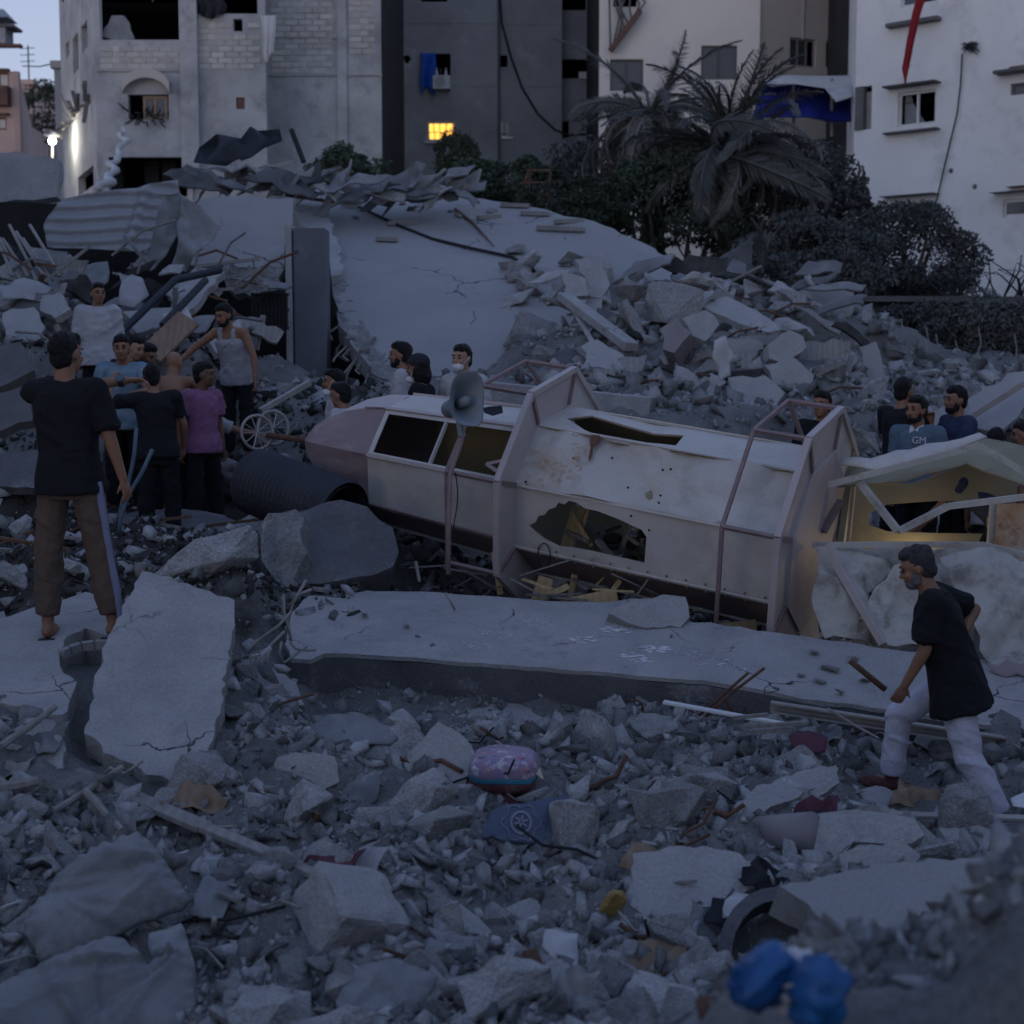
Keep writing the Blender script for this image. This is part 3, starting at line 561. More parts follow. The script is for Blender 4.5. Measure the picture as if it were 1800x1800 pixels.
# ------------------------------------------------------------------ buildings
class Fac:
    """an upright facade between two plan points; u runs along it, out is towards the street"""
    def __init__(s, pxL, YL, pxR, YR, bld, z0=4.2, z1=24):
        a = P(pxL, 300, YL); b = P(pxR, 300, YR); s.o = Vector((a.x, a.y, 0)); d = Vector((b.x - a.x, b.y - a.y, 0)); s.w = d.length; s.u = d.normalized()
        s.out = Vector((s.u.y, -s.u.x, 0)); s.b = bld; s.z0 = z0; s.z1 = z1; s.holes = []
    def uz(s, px, py):
        d = ray(px, py); t = (s.o - Vector((0, 0, CAMZ))).dot(s.out) / d.dot(s.out); q = Vector((0, 0, CAMZ)) + d * t; return (q - s.o).dot(s.u), q.z
    def pt(s, u, z, h=0): return s.o + s.u * u + Vector((0, 0, z)) + s.out * h
    def rect(s, x0, y0, x1, y1):
        (a, b), (c, d) = s.uz(x0, y1), s.uz(x1, y0); return (a, b, c, d)
    def hole(s, x0, y0, x1, y1): r = s.rect(x0, y0, x1, y1); s.holes.append(r); return r
    def wall(s, mat, depth=.24, name='wall'):
        us_ = sorted({0, s.w} | {q for h in s.holes for q in (h[0], h[2]) if 0 < q < s.w}); zs = sorted({s.z0, s.z1} | {q for h in s.holes for q in (h[1], h[3]) if s.z0 < q < s.z1}); mb = MB()
        solid = lambda i, j: 0 <= i < len(us_) - 1 and 0 <= j < len(zs) - 1 and not any(h[0] - 1e-6 <= (us_[i] + us_[i + 1]) / 2 <= h[2] + 1e-6 and h[1] <= (zs[j] + zs[j + 1]) / 2 <= h[3] for h in s.holes)
        for i in range(len(us_) - 1):
            for j in range(len(zs) - 1):
                if not solid(i, j): continue
                a, b, c, d = us_[i], us_[i + 1], zs[j], zs[j + 1]
                mb.quad(s.pt(a, c), s.pt(b, c), s.pt(b, d), s.pt(a, d)); mb.quad(s.pt(a, c, -depth), s.pt(a, d, -depth), s.pt(b, d, -depth), s.pt(b, c, -depth))
                for (di, dj, p, q) in ((-1, 0, (a, c), (a, d)), (1, 0, (b, d), (b, c)), (0, -1, (b, c), (a, c)), (0, 1, (a, d), (b, d))):
                    if not solid(i + di, j + dj): mb.quad(s.pt(*p), s.pt(*q), s.pt(*q, -depth), s.pt(*p, -depth))
        return mb.build(name, mat, s.b, clean=True)
    def bx(s, r, h0, h1, mb=None):   # box over rect r from depth h0 to h1
        mb = mb or MB(); a, c, b, d = r
        v = [s.pt(u, z, h) for h in (h0, h1) for (u, z) in ((a, c), (b, c), (b, d), (a, d))]
        return mb.add(v, [(3, 2, 1, 0), (4, 5, 6, 7), (0, 1, 5, 4), (1, 2, 6, 5), (2, 3, 7, 6), (3, 0, 4, 7)])
    def window(s, r, frame='alu', panes=2, pane='glass', t=.07, missing=()):
        a, c, b, d = r; w = MB()
        s.bx((a, c, b, c + t), -.15, -.08, w); s.bx((a, d - t, b, d), -.15, -.08, w); s.bx((a, c + t, a + t, d - t), -.15, -.08, w); s.bx((b - t, c + t, b, d - t), -.15, -.08, w)
        for k in range(1, panes): u = a + (b - a) * k / panes; s.bx((u - t / 2, c + t, u + t / 2, d - t), -.148, -.082, w)
        wo_ = w.build('window', frame, s.b)
        for k in range(panes):
            if k in missing: continue
            e0 = a + (b - a) * k / panes + t * .5; e1 = a + (b - a) * (k + 1) / panes - t * .5
            s.bx((e0 + .01, c + t, e1 - .01, d - t), -.125, -.11).build('pane', pane, wo_)
        return wo_
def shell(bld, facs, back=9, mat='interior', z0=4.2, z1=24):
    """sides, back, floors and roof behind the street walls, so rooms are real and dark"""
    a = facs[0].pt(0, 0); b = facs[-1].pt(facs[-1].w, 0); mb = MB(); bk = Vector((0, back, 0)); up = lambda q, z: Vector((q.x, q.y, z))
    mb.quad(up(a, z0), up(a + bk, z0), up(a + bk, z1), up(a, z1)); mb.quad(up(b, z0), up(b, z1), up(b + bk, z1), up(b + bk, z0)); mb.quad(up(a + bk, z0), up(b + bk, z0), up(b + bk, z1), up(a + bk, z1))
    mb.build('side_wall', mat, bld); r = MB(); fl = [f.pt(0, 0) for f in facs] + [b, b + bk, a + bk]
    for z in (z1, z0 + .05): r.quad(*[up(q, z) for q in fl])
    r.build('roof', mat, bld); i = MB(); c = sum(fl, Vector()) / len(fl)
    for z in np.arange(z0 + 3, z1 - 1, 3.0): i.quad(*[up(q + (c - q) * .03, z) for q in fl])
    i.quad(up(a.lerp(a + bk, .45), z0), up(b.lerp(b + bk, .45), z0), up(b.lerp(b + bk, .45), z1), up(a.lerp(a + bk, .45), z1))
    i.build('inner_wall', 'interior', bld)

# --- bare block house on the left
B = thing('block_house', 'unfinished grey concrete block house with arched window and open top storey', 'building', (-11, 47, 4.2))
f1 = Fac(112, 53, 172, 46, B); f2 = Fac(172, 46, 338, 46, B); f3 = Fac(338, 46.1, 470, 46.1, B); f4 = Fac(470, 48, 672, 48, B)
for r in ((115, 70, 121, 105), (129, 55, 137, 132), (144, 33, 153, 95)): f1.hole(*r)
f1.hole(118, 172, 160, 226); f1.hole(138, 290, 164, 345)
top = f2.hole(176, -40, 322, 70); aw = f2.hole(226, 166, 296, 210); f2.hole(192, 276, 328, 345)
f3.hole(344, -20, 452, 24); hb = f3.hole(410, 33, 426, 55); hw = f3.hole(415, 171, 430, 192)
f1.wall('render_grey'); f2.wall('render_grey'); f3.wall('render_grey'); f4.wall('render_grey')
mb = MB(); a, b = f3.pt(f3.w, 0), f4.pt(0, 0)
mb.add([Vector((q.x, q.y, z)) + f3.out * .0 for q in (a, b) for z in (4.2, 24)], [(0, 1, 3, 2)]); mb.build('return_wall', 'render_grey', B)
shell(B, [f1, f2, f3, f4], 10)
blk = {}
def blocks(f, x0, y0, x1, y1, bw=.40, bh=.172):
    u0, z0_, u1, z1_ = f.rect(x0, y0, x1, y1); u0 = max(u0, .02); u1 = min(u1, f.w - .02)
    key = id(f.b)
    if key not in blk:
        m_ = MB().box((0, 0, 0), (bw - .022, .05, bh - .02)); o_ = m_.build('block', 'blockwork', f.b, local=True, bevel=.008); blk[key] = o_.data; bpy.data.objects.remove(o_)
    row = 0; z = z0_ + bh / 2
    ang = math.atan2(f.u.y, f.u.x)
    while z < z1_:
        u = u0 + bw / 2 - (bw / 2 if row % 2 else 0)
        while u < u1 - bw * .35:
            uu = max(u, u0 + bw / 2)
            if not any(h[0] - bw * .5 < uu < h[2] + bw * .5 and h[1] - .1 < z < h[3] + .1 for h in f.holes):
                o_ = bpy.data.objects.new('block', blk[key]); COL.objects.link(o_); o_.parent = f.b
                o_.location = f.pt(uu, z, -.008 + random.uniform(-.006, .006)) - f.b.location; o_.rotation_euler = (random.gauss(0, .004), random.gauss(0, .004), ang)
            u += bw
        z += bh; row += 1
blocks(f2, 176, 73, 330, 122); blocks(f3, 345, 28, 466, 122, .44); blocks(f4, 476, 2, 590, 130, .44, .185); blocks(f4, 612, 2, 668, 96, .44, .185)
for x in (598, 0):
    if x: r = f4.rect(596, -60, 608, 330); f4.bx(r, -.05, .10).build('pillar', 'render_grey', B)
f4.bx(f4.rect(470, 131, 672, 134), -.05, .05).build('ledge', 'render_mortar', B); f4.bx(f4.rect(470, 66, 596, 68), -.05, .045).build('ledge', 'render_mortar', B)
f2.bx(f2.rect(172, 122, 338, 126), -.05, .06).build('ledge', 'render_mortar', B); f2.bx(f2.rect(322, -60, 345, 330), -.05, .12).build('pillar', 'render_grey', B)
f3.bx((hw[0], hw[1], hw[2], hw[3]), -.12, -.06).build('window_board', 'trim_brown', B)
# arched hood, timber casement and broken grille of the bay window
a, c, b, d = aw; mb = MB(); n = 12
for k in range(n):
    t0, t1 = k / n, (k + 1) / n; q = lambda t: (a - .10 + (b - a + .2) * t, d + .02 + .42 * math.sin(math.pi * min(1, max(0, t))) ** .6)
    (ua, za), (ub, zb) = q(t0), q(t1); mb.add([f2.pt(ua, za, h) for h in (-.02, .34)] + [f2.pt(ub, zb, h) for h in (-.02, .34)] + [f2.pt(ua, za + .28, h) for h in (-.02, .34)] + [f2.pt(ub, zb + .28, h) for h in (-.02, .34)],
        [(0, 1, 3, 2), (4, 6, 7, 5), (1, 5, 7, 3), (0, 2, 6, 4)])
mb.build('window_hood', 'render_beige', B)
f2.window(f2.rect(251, 168, 293, 209), 'wood', 2, t=.09)
for k in range(26): u = a + (b - a) * random.random(); z = c + random.uniform(-.12, .3); MB().tube([f2.pt(u, z, .05), f2.pt(u + random.uniform(-.3, .3), z + random.uniform(-.25, .35), random.uniform(.05, .3))], .022, 5).build('grille_rod', 'cable', B)
r = f1.rect(118, 172, 160, 226); shb = None
for k in range(22):
    mb = MB(); u = random.uniform(r[0], r[2]); z = random.uniform(r[1], r[3]); mb.bar(f1.pt(u, z, .1), f1.pt(u + random.uniform(-.5, .5), z + random.uniform(-.8, .8), random.uniform(.1, .5)), .12, .04); mb.build('shutter_slat', 'trim_dark', B)
mb = MB()
for x in (198, 262, 293): q = P(x, 330, 47); mb.box((q.x, q.y + .6, 6.5), (.45, .45, 4.4))
mb.build('ground_floor_pillar', 'interior', B)
for (x, y0) in ((268, -30), (110, -30)):
    f2.bx(f2.rect(x, y0, x + 2, 4), .02, .06).build('rod', 'rust', B)
# hanging cloths on the block house
def hang(name, px, py, Y, w, h, mat, label, cat, seed, taper=.4, fold=5, drift=0.0):
    o_ = P(px, py, Y); mb = MB(); nu, nv = 14, 12; vs = []
    for j in range(nv + 1):
        t = j / nv
        for i in range(nu + 1):
            s_ = i / nu - .5; ww = w * (1 - taper * t ** .8 * .9); vs.append(o_ + Vector((drift * t ** .7 + s_ * ww + .15 * w * fbm((t * 2, seed, 0)), -.05 - .10 * w * math.sin(s_ * fold * 3.1 + seed + t * 2) * (t + .2), -h * t * (1 + .12 * math.sin(s_ * 5 + seed)))))
    mb.add(vs, [(j * (nu + 1) + i, j * (nu + 1) + i + 1, (j + 1) * (nu + 1) + i + 1, (j + 1) * (nu + 1) + i) for j in range(nv) for i in range(nu)])
    o = mb.build(name, mat, smooth=True); md = o.modifiers.new('thickness', 'SOLIDIFY'); md.thickness = .015
    return tag(o, label, cat)
hang('hanging_cloth', 208, 28, 46.3, .35, .72, 'cloth_grey', 'pale cloth tied in the open top storey of the block house', 'cloth', 1, -2.2, 3)
hang('hanging_cloth', 372, -14, 46.0, .9, .7, 'cloth_dark', 'dark cloth drooping from the top opening of the block house', 'cloth', 2, .2)
hang('hanging_cloth', 472, 28, 45.7, .45, 1.25, 'cloth_white', 'white torn cloth hanging off the corner of the block house', 'cloth', 3, .3)
mb = MB(); kp = []; kr = []
for k in range(22):
    t = k / 21; q = P(224 - 42 * t ** 1.3, 222 + 108 * t, 45.6 - t * 8); kp.append(q + Vector((random.gauss(0, .08), 0, 0))); kr.append(.04 + .05 * t + (.035 if k % 2 else 0))
mb.tube(kp, kr, 7)
tag(mb.build('knotted_sheet', 'cloth_white', smooth=True), 'string of pale knotted rags hanging below the arched window', 'cloth')

# --- dark grey block in the middle
B = thing('grey_apartment_block', 'dark grey rendered apartment block with one lit yellow window', 'building', (-1, 66, 4.2))
g0 = Fac(664, 74, 700, 62, B); g1 = Fac(700, 62, 874, 62, B); g2 = Fac(880, 63.2, 987, 63.2, B); g3 = Fac(987, 64.6, 1052, 64.6, B)
rA = g1.hole(744, 94, 792, 146); rL = g1.hole(751, 213, 800, 248); rT = g1.hole(740, -30, 786, 3)
r2 = g2.hole(879, 97, 892, 118); r3 = g2.hole(881, 213, 893, 241); r4 = g3.hole(988, -20, 1030, 18); r5 = g3.hole(988, 104, 1033, 138); g3.hole(989, 213, 1000, 242)
hp = g1.hole(709, 95, 722, 113)
for g, mm in ((g0, 'render_grey'), (g1, 'render_dark'), (g2, 'render_dark'), (g3, 'render_dark')): g.wall(mm)
for ga, gb in ((g1, g2), (g2, g3)):
    a, b = ga.pt(ga.w, 0), gb.pt(0, 0); MB().add([Vector((q.x, q.y, z)) for q in (a, b) for z in (4.2, 24)], [(0, 1, 3, 2)]).build('return_wall', 'render_dark', B)
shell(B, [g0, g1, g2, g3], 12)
w_ = g1.window(rL, 'alu', 1, 'lit_curtain', .09); g1.bx((rL[0] - .1, rL[1] - .1, rL[2] + .15, rL[1]), 0, .12).build('window_sill', 'alu', B)
g2.window(r3, 'alu', 1, t=.05); g2.bx((r3[0], r3[1] - .08, r3[2] + .2, r3[1]), 0, .1).build('window_sill', 'alu', B)
g1.bx((rA[0], rA[1], rA[0] + .05, rA[3]), -.1, -.02).build('window_frame', 'trim_dark', B)
g3.bx(g3.rect(1017, 127, 1035, 139), -.05, .1).build('window_box', 'render_cream', B)
for zz in (40, 150, 232):     # faint floor lines in the render
    g1.bx(g1.rect(700, zz, 873, zz + 1.2), -.02, .015).build('floor_line', 'render_dark', B); g2.bx(g2.rect(882, zz + 2, 986, zz + 3.2), -.02, .015).build('floor_line', 'render_dark', B)
mb = MB(); a, c, b, d = hp                      # the shell hole: ragged rim closing the square opening
pl = Plane(g1.pt(a, c, .01), g1.pt(b, c, .01), g1.pt(a, d, .01)); W_, H_ = b - a, d - c
hole = [(W_ / 2 + W_ * .46 * math.cos(t) * (1 + .25 * math.sin(3 * t + 1)), H_ / 2 + H_ * .42 * math.sin(t) * (1 + .2 * math.cos(5 * t))) for t in np.linspace(0, 6.28, 15)[:-1]]
plate(pl, [(-.25, -.2), (W_ + .22, -.15), (W_ + .2, H_ + .22), (-.1, H_ + .3)], .04, [hole], None, None).build('shell_hole_rim', 'render_grey', B)
ac = thing('air_conditioner', 'white air conditioner box below the window with the blue curtain', 'air conditioner', g1.pt(*g1.uz(762, 159)))
r = g1.rect(762, 136, 792, 159); g1.bx(r, .08, .45).build('casing', 'white_plastic', ac); mb = MB(); uc, zc = r[0] + (r[2] - r[0]) * .42, (r[1] + r[3]) / 2
for k in range(4): mb.tube([g1.pt(uc + .05 * (k + 1) * math.cos(t), zc + .05 * (k + 1) * math.sin(t), .46) for t in np.linspace(0, 6.28, 18)], .008, 4, False)
mb.build('fan_grille', 'trim_dark', ac); MB().bar(g1.pt(r[0] + .05, r[1] - .03, 0), g1.pt(r[0] + .05, r[1] - .03, .45), .04).build('bracket', 'trim_dark', ac); MB().bar(g1.pt(r[2] - .05, r[1] - .03, 0), g1.pt(r[2] - .05, r[1] - .03, .45), .04).build('bracket', 'trim_dark', ac)
hang('blue_curtain', 752, 94, 61.8, .62, 1.5, 'cloth_blue', 'bright blue curtain blown out of the dark grey block window', 'curtain', 5, .15, 2)
for k, x in enumerate((768, 775, 784)): 
    u, z = g1.uz(x, 136); MB().tube([g1.pt(u, z, .2), g1.pt(u, z + .18, .2), g1.pt(u, z + .24, .2), g1.pt(u, z + .34, .2)], [.06, .06, .03, .03], 8).build('bottle', 'white_plastic' if k != 1 else 'glass', None)
    tag(bpy.context.scene.objects[-1] if False else COL.objects[-1], 'small bottle standing on the air conditioner', 'bottle', 'bottles on the air conditioner')
mb = MB(); mb.tube([P(878 + 4 * 0, -10, 62.5)] + [P(*q, 61.6) for q in ((882, 40), (898, 100), (918, 155), (945, 200), (975, 228), (1000, 238), (1030, 236))], .05, 6)
tag(mb.build('hanging_cable', 'cable', smooth=True), 'black cable drooping across the dark grey apartment block', 'cable')

# --- cream and beige house behind the palms
B = thing('cream_house', 'cream rendered house with beige wing rising behind the palms', 'building', (7, 60, 4.2))
c1 = Fac(1052, 54, 1332, 54, B); c2 = Fac(1332, 54.2, 1500, 56, B)
ra = c1.hole(1232, 80, 1296, 140); rb = c1.hole(1072, 104, 1131, 160); rc = c2.hole(1388, 70, 1435, 115); rd_ = c2.hole(1451, 73, 1463, 118); rf = c1.hole(1078, -30, 1120, 12)
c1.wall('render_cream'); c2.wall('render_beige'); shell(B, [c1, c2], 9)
c1.window(ra, 'trim_dark', 2); c1.window(rb, 'trim_dark', 2); c2.window(rc, 'alu', 3, missing=(2,)); c2.window(rd_, 'alu', 1)
mb = MB().bar(c1.pt(*c1.uz(1072, 92), .3), c1.pt(*c1.uz(1124, 22), .3), .28, .18); mb.build('sloping_beam', 'trim_brown', B)
for k in range(9):
    t = k / 8; p0 = c1.pt(*c1.uz(1070 + 50 * t, -8), .25); p1 = c1.pt(*c1.uz(1072 + 50 * t, 84 - 62 * t), .28); MB().tube([p0, (p0 + p1) / 2 + c1.u * (.25 * math.sin(k)), p1], .035, 5).build('bent_bar', 'trim_dark', B)
c2.bx(c2.rect(1410, -20, 1412.5, 70), 0, .07).build('drain_pipe', 'render_grey', B)
mb = MB()      # blue shelter of tarpaulin on the flat roof between the two houses
B = thing('tarpaulin_shelter', 'makeshift shelter of blue tarpaulin and white sheet between cream and white houses', 'shelter', P(1410, 215, 47))
pl = Plane((1330, 210, 46), (1500, 205, 46.5), (1330, 145, 47.5))
plate(pl, [pl.uv(*q) for q in ((1318, 215), (1345, 205), (1420, 203), (1500, 212), (1500, 150), (1440, 140), (1345, 143))], .04, step=.25, disp=lambda a, b: .25 * fbm((a, b, 3), 1.1, 3)).build('tarpaulin', 'tarp_blue', B, smooth=True)
pl = Plane((1345, 145, 46.2), (1500, 150, 46.2), (1345, 132, 47.6))
plate(pl, [pl.uv(*q) for q in ((1345, 150), (1400, 146), (1450, 155), (1470, 175), (1500, 168), (1500, 133), (1345, 133))], .03, step=.25, disp=lambda a, b: .12 * fbm((a, b, 9), 1.6, 3)).build('white_sheet', 'cloth_white', B, smooth=True)
for x in (1335, 1395, 1462): MB().tube([P(x, 240, 46.9), P(x, 138, 46.9)], .05, 6).build('pole', 'wood_grey', B)

# --- white house on the right
B = thing('white_house', 'tall white rendered house with hooded windows and a red cloth', 'building', (13, 42, 3.6))
h0 = Fac(1487, 52, 1500, 43.2, B, 3.6); h1 = Fac(1500, 43.2, 2050, 37.6, B, 3.6)
wa = h1.hole(1577, 155, 1646, 224); wb = h1.hole(1583, -40, 1650, 14); wc = h1.hole(1572, 352, 1642, 384); wd = h1.hole(1776, 136, 1870, 168); we = h1.hole(1762, 345, 1850, 382); ws = h1.hole(1502, 150, 1533, 230)
h1.wall('render_white', .3); h0.wall('render_white'); shell(B, [h0, h1], 9, z0=3.6)
def hood(f, x0, x1, y, th=9, out=.42, mat='trim_dark'): return f.bx(f.rect(x0, y, x1, y + th), -.05, out).build('window_hood', mat, B, bevel=.03)
def sill(f, x0, x1, y, th=7, out=.26): return f.bx(f.rect(x0, y, x1, y + th), -.05, out).build('window_sill', 'trim_dark', B, bevel=.02)
hood(h1, 1561, 1655, 146); sill(h1, 1558, 1653, 228); sill(h1, 1563, 1655, 37); hood(h1, 1557, 1652, 340); hood(h1, 1755, 1880, 118, 10); hood(h1, 1748, 1880, 331, 10)
for r in ((1780, 112, 1880), (1775, 322, 1880)): h1.bx(h1.rect(r[0], r[1], r[2], r[1] + 8), -.05, .3).build('hood_tile', 'trim_brown', B, bevel=.05)
h1.window(wa, 'white_plastic', 2, missing=(0, 1)); h1.window(wb, 'white_plastic', 2, missing=(1,)); h1.window(wc, 'white_plastic', 2); h1.window(wd, 'trim_dark', 2); h1.window(we, 'white_plastic', 2)
r = wa; pl = Plane(h1.pt(r[0] + .1, r[1] + .08, -.25), h1.pt(r[0] + .6, r[1] + .08, -.25), h1.pt(r[0] + .1, r[3] - .1, -.25))
plate(pl, [(0, 0), (.62, 0), (.25, .55), (.1, 1.05), (0, 1.1)], .02).build('curtain', 'cloth_grey', B)
mb = MB()
for k in range(8): u = wc[0] + (wc[2] - wc[0]) * (k + .5) / 8; mb.bar(h1.pt(u, wc[1], -.04), h1.pt(u, wc[3], -.04), .03)
mb.build('window_grille', 'alu', B)
h1.bx((ws[0] + .02, ws[1], ws[0] + .28, ws[3]), -.2, .05).build('shutter', 'trim_dark', B); h1.bx((ws[0] + .3, ws[1], ws[0] + .52, ws[3] - .15), -.22, -.1).build('shutter', 'wood_grey', B)
for (x, y) in ((1705, 412), (1714, 328), (1672, 300)): 
    u, z = h1.uz(x, y); MB().ball(h1.pt(u, z, .0), (.07, .05, .07), None, 8, 6).build('bullet_mark', 'trim_dark', B)
mb = MB(); mb.tube([h1.pt(*h1.uz(*q), .06) for q in ((1693, 95), (1690, 150), (1684, 200), (1672, 250), (1660, 300), (1650, 345), (1642, 372))], .02, 6)
wq = []
for k in range(60):
    wq.append(h1.pt(*h1.uz(1688 + 26 * (1 + math.sin(k * 1.7)) * .5 + 14 * random.random(), 74 + 24 * (.5 + .5 * math.cos(k * 2.3)) * random.uniform(.5, 1)), .1))
mb.tube(wq, .011, 4)
tag(mb.build('cable_bundle', 'cable'), 'tangle of black wire with one long cable down the white house', 'cable')
hang('red_cloth', 1622, -8, 40.9, .26, 2.1, 'cloth_red', 'long red cloth hanging from the upper window of the white house', 'cloth', 8, .35, 3, -.42)

# --- unseen houses added left, right and behind the camera to block low sky light
def plain_house(cx, cy, wx, wy, z0, z1, mat, label, rows):
    B = thing('shading_house', label, 'building', (cx, cy, z0)); MB().box((cx, cy, (z0 + z1) / 2), (wx, wy, z1 - z0)).build('wall', mat, B); MB().box((cx, cy, z1 + .15), (wx + .3, wy + .3, .3)).build('roof', 'render_grey', B)
    fx = 1 if cx < 0 else -1
    for r_ in range(rows):
        for k in range(3):
            z = z0 + 1.9 + r_ * 3.1
            if abs(cx) > 8: y = cy - wy * .33 + k * wy * .33; c = Vector((cx + fx * (wx / 2 + .02), y, z)); sz_ = (.06, 1.2, 1.3)
            else: c = Vector((cx - wx * .33 + k * wx * .33, cy + wy / 2 + .02, z)); sz_ = (1.2, .06, 1.3)
            w_ = MB().box(c, sz_).build('window', 'trim_dark', B); MB().box(c + (Vector((fx * .035, 0, 0)) if abs(cx) > 8 else Vector((0, .035, 0))), tuple(q * .86 if q > .1 else .02 for q in sz_)).build('pane', 'glass', w_)
plain_house(-19, 8, 8, 26, 0, 12.5, 'render_grey', 'unseen grey house added along the left side to shade the ruin', 3)
plain_house(19, 6, 8, 26, 0, 13, 'render_beige', 'unseen beige house added along the right side to shade the ruin', 3)
plain_house(0, -18, 24, 8, 0, 9, 'render_grey', 'unseen grey house added behind the camera to shade the ruin', 3)

# --- far street on the left
B = thing('pink_apartment_block', 'pale pink apartment block with brown trim beside the street lamp', 'building', (-24, 70, 4.2))
p1 = Fac(-120, 66, 38, 66, B, 3.8, 15.0); p2 = Fac(38, 66, 62, 84, B, 3.8, 15.0)
q1 = p1.hole(-20, 127, 15, 153); q2 = p1.hole(-20, 206, 11, 228); p1.wall('render_pink'); p2.wall('render_pink'); shell(B, [p1, p2], 10, 'render_pink', 3.8, 15.0)
p1.window(q1, 'trim_brown', 2, 'white_plastic'); p1.window(q2, 'trim_brown', 2, 'white_plastic')
p1.bx(p1.rect(-100, 79, 39, 84), -.1, .25).build('cornice', 'trim_brown', B); p1.bx(p1.rect(-60, 122, 18, 126), 0, .25).build('window_hood', 'trim_brown', B); p1.bx(p1.rect(-60, 200, 17, 204), 0, .25).build('window_hood', 'trim_brown', B)
p1.bx(p1.rect(-60, 154, 19, 188), -.05, .5).build('balcony', 'trim_brown', B)
B = thing('rooftop_tank_stand', 'small roofed rooftop stand with dish on the pink block', 'rooftop stand', P(-5, 79, 69))
MB().box(P(-5, 66, 69), (1.1, 1.1, .7)).build('base', 'render_grey', B); MB().box(P(-2, 50, 69), (1.7, 1.3, .12)).build('deck', 'trim_dark', B)
for x in (-1, 12): MB().tube([P(x, 50, 69), P(x, 35, 69)], .04, 6).build('post', 'trim_dark', B)
q = P(-3, 36, 69); MB().add([q + Vector((-1.2, -.7, 0)), q + Vector((.65, -.7, 0)), q + Vector((.65, .7, 0)), q + Vector((-1.2, .7, 0)), q + Vector((-.8, 0, .5)), q + Vector((.25, 0, .5))], [(0, 1, 5, 4), (1, 2, 5), (2, 3, 4, 5), (3, 0, 4), (0, 3, 2, 1)]).build('roof', 'tin', B)
for i, (x0, x1, y0, Y, mt, lb) in enumerate(((44, 62, 142, 96, 'render_pink', 'narrow pink house with a mast behind the street lamp'), (60, 104, 160, 110, 'render_beige', 'low beige house with flat roof far behind the street lamp'), (100, 124, 110, 64, 'render_bluegrey', 'plain blue-grey house wall beside the block house corner'))):
    B = thing('street_house', lb, 'building', P(x0, 300, Y)); a = Fac(x0, Y, x1, Y, B, 3.5, P(50, y0, Y).z); 
    rr = a.hole(x0 + (x1 - x0) * .3, y0 + 28, x0 + (x1 - x0) * .7, y0 + 46); a.wall(mt); shell(B, [a], 6, mt, 3.5, a.z1); a.window(rr, 'trim_dark', 1)
    a.bx((-.1, a.z1 - .25, a.w + .1, a.z1 + .05), -.3, .2).build('roof_edge', 'render_pink' if i < 2 else 'render_grey', B)
B = thing('antenna_mast', 'thin antenna mast on the narrow pink house', 'antenna', P(51, 140, 96)); q = P(51, 140, 96); MB().tube([q, q + Vector((0, 0, 2.1))], .05, 6).build('mast', 'cable', B)
for k in range(3): MB().bar(q + Vector((-.5, 0, 1.1 + .4 * k)), q + Vector((.4, 0, 1.15 + .4 * k)), .04).build('crossbar', 'cable', B)
tag(MB().tube([P(40, 116, 80), P(70, 117, 72), P(100, 110, 66)], .03, 5).build('street_cable', 'cable'), 'thin cable spanning the street above the lamp', 'cable')
B = thing('street_lamp', 'lit white street lamp on a wall arm beside the block house', 'lamp', P(92, 330, 50.5)); q = P(92, 248, 50.5)
MB().tube([P(92, 335, 50.9), P(92, 236, 50.9)], .05, 8).build('post', 'alu', B); MB().bar(P(78, 237, 50.7), P(105, 239, 50.7), .08).build('arm', 'alu', B); MB().ball(q, (.13, .12, .12), None, 14, 10).build('bulb', 'lamp_glow', B, smooth=True)
MB().tube([q + Vector((0, .1, .16)), q + Vector((0, .1, .30))], [.22, .1], 12).build('shade', 'alu', B)
ld = bpy.data.lights.new('street_lamp_light', 'POINT'); ld.energy = 50; ld.color = (1, .95, .78); ld.shadow_soft_size = .2; lo = bpy.data.objects.new('light', ld); COL.objects.link(lo); lo.parent = B; lo.location = q - B.location + Vector((.35, -.4, 0))
# ------------------------------------------------------------------ plants
def leaf_cloud(c, rad, n_, size, seed, lump=.45, flat=.0, box=False):
    g = np.random.default_rng(seed); d = g.normal(0, 1, (n_ * 2, 3)); d /= np.linalg.norm(d, axis=1)[:, None]; r = g.uniform(.35, 1, n_ * 2) ** .45
    if box: pos = g.uniform(-1, 1, (n_ * 2, 3))
    else: pos = d * r[:, None]
    k = vnoise(pos[:, 0] * 3.2 + seed, pos[:, 2] * 3.2, seed) + vnoise(pos[:, 1] * 3.2, pos[:, 2] * 3.2 + 9, seed + 1)
    keep = np.argsort(-k + g.normal(0, .16, len(k)))[:n_]; pos = pos[keep] * (1 + lump * k[keep][:, None]); n_ = len(pos); pos = pos * np.array(rad) + np.array(c)
    a = g.normal(0, 1, (n_, 3)); a /= np.linalg.norm(a, axis=1)[:, None]; b = np.cross(a, g.normal(0, 1, (n_, 3))); b /= np.linalg.norm(b, axis=1)[:, None]; s = size * g.uniform(.6, 1.4, n_)[:, None]
    V = np.stack([pos - a * s, pos + b * s * .42, pos + a * s, pos - b * s * .42], 1).reshape(-1, 3); return V, np.arange(n_ * 4).reshape(-1, 4)
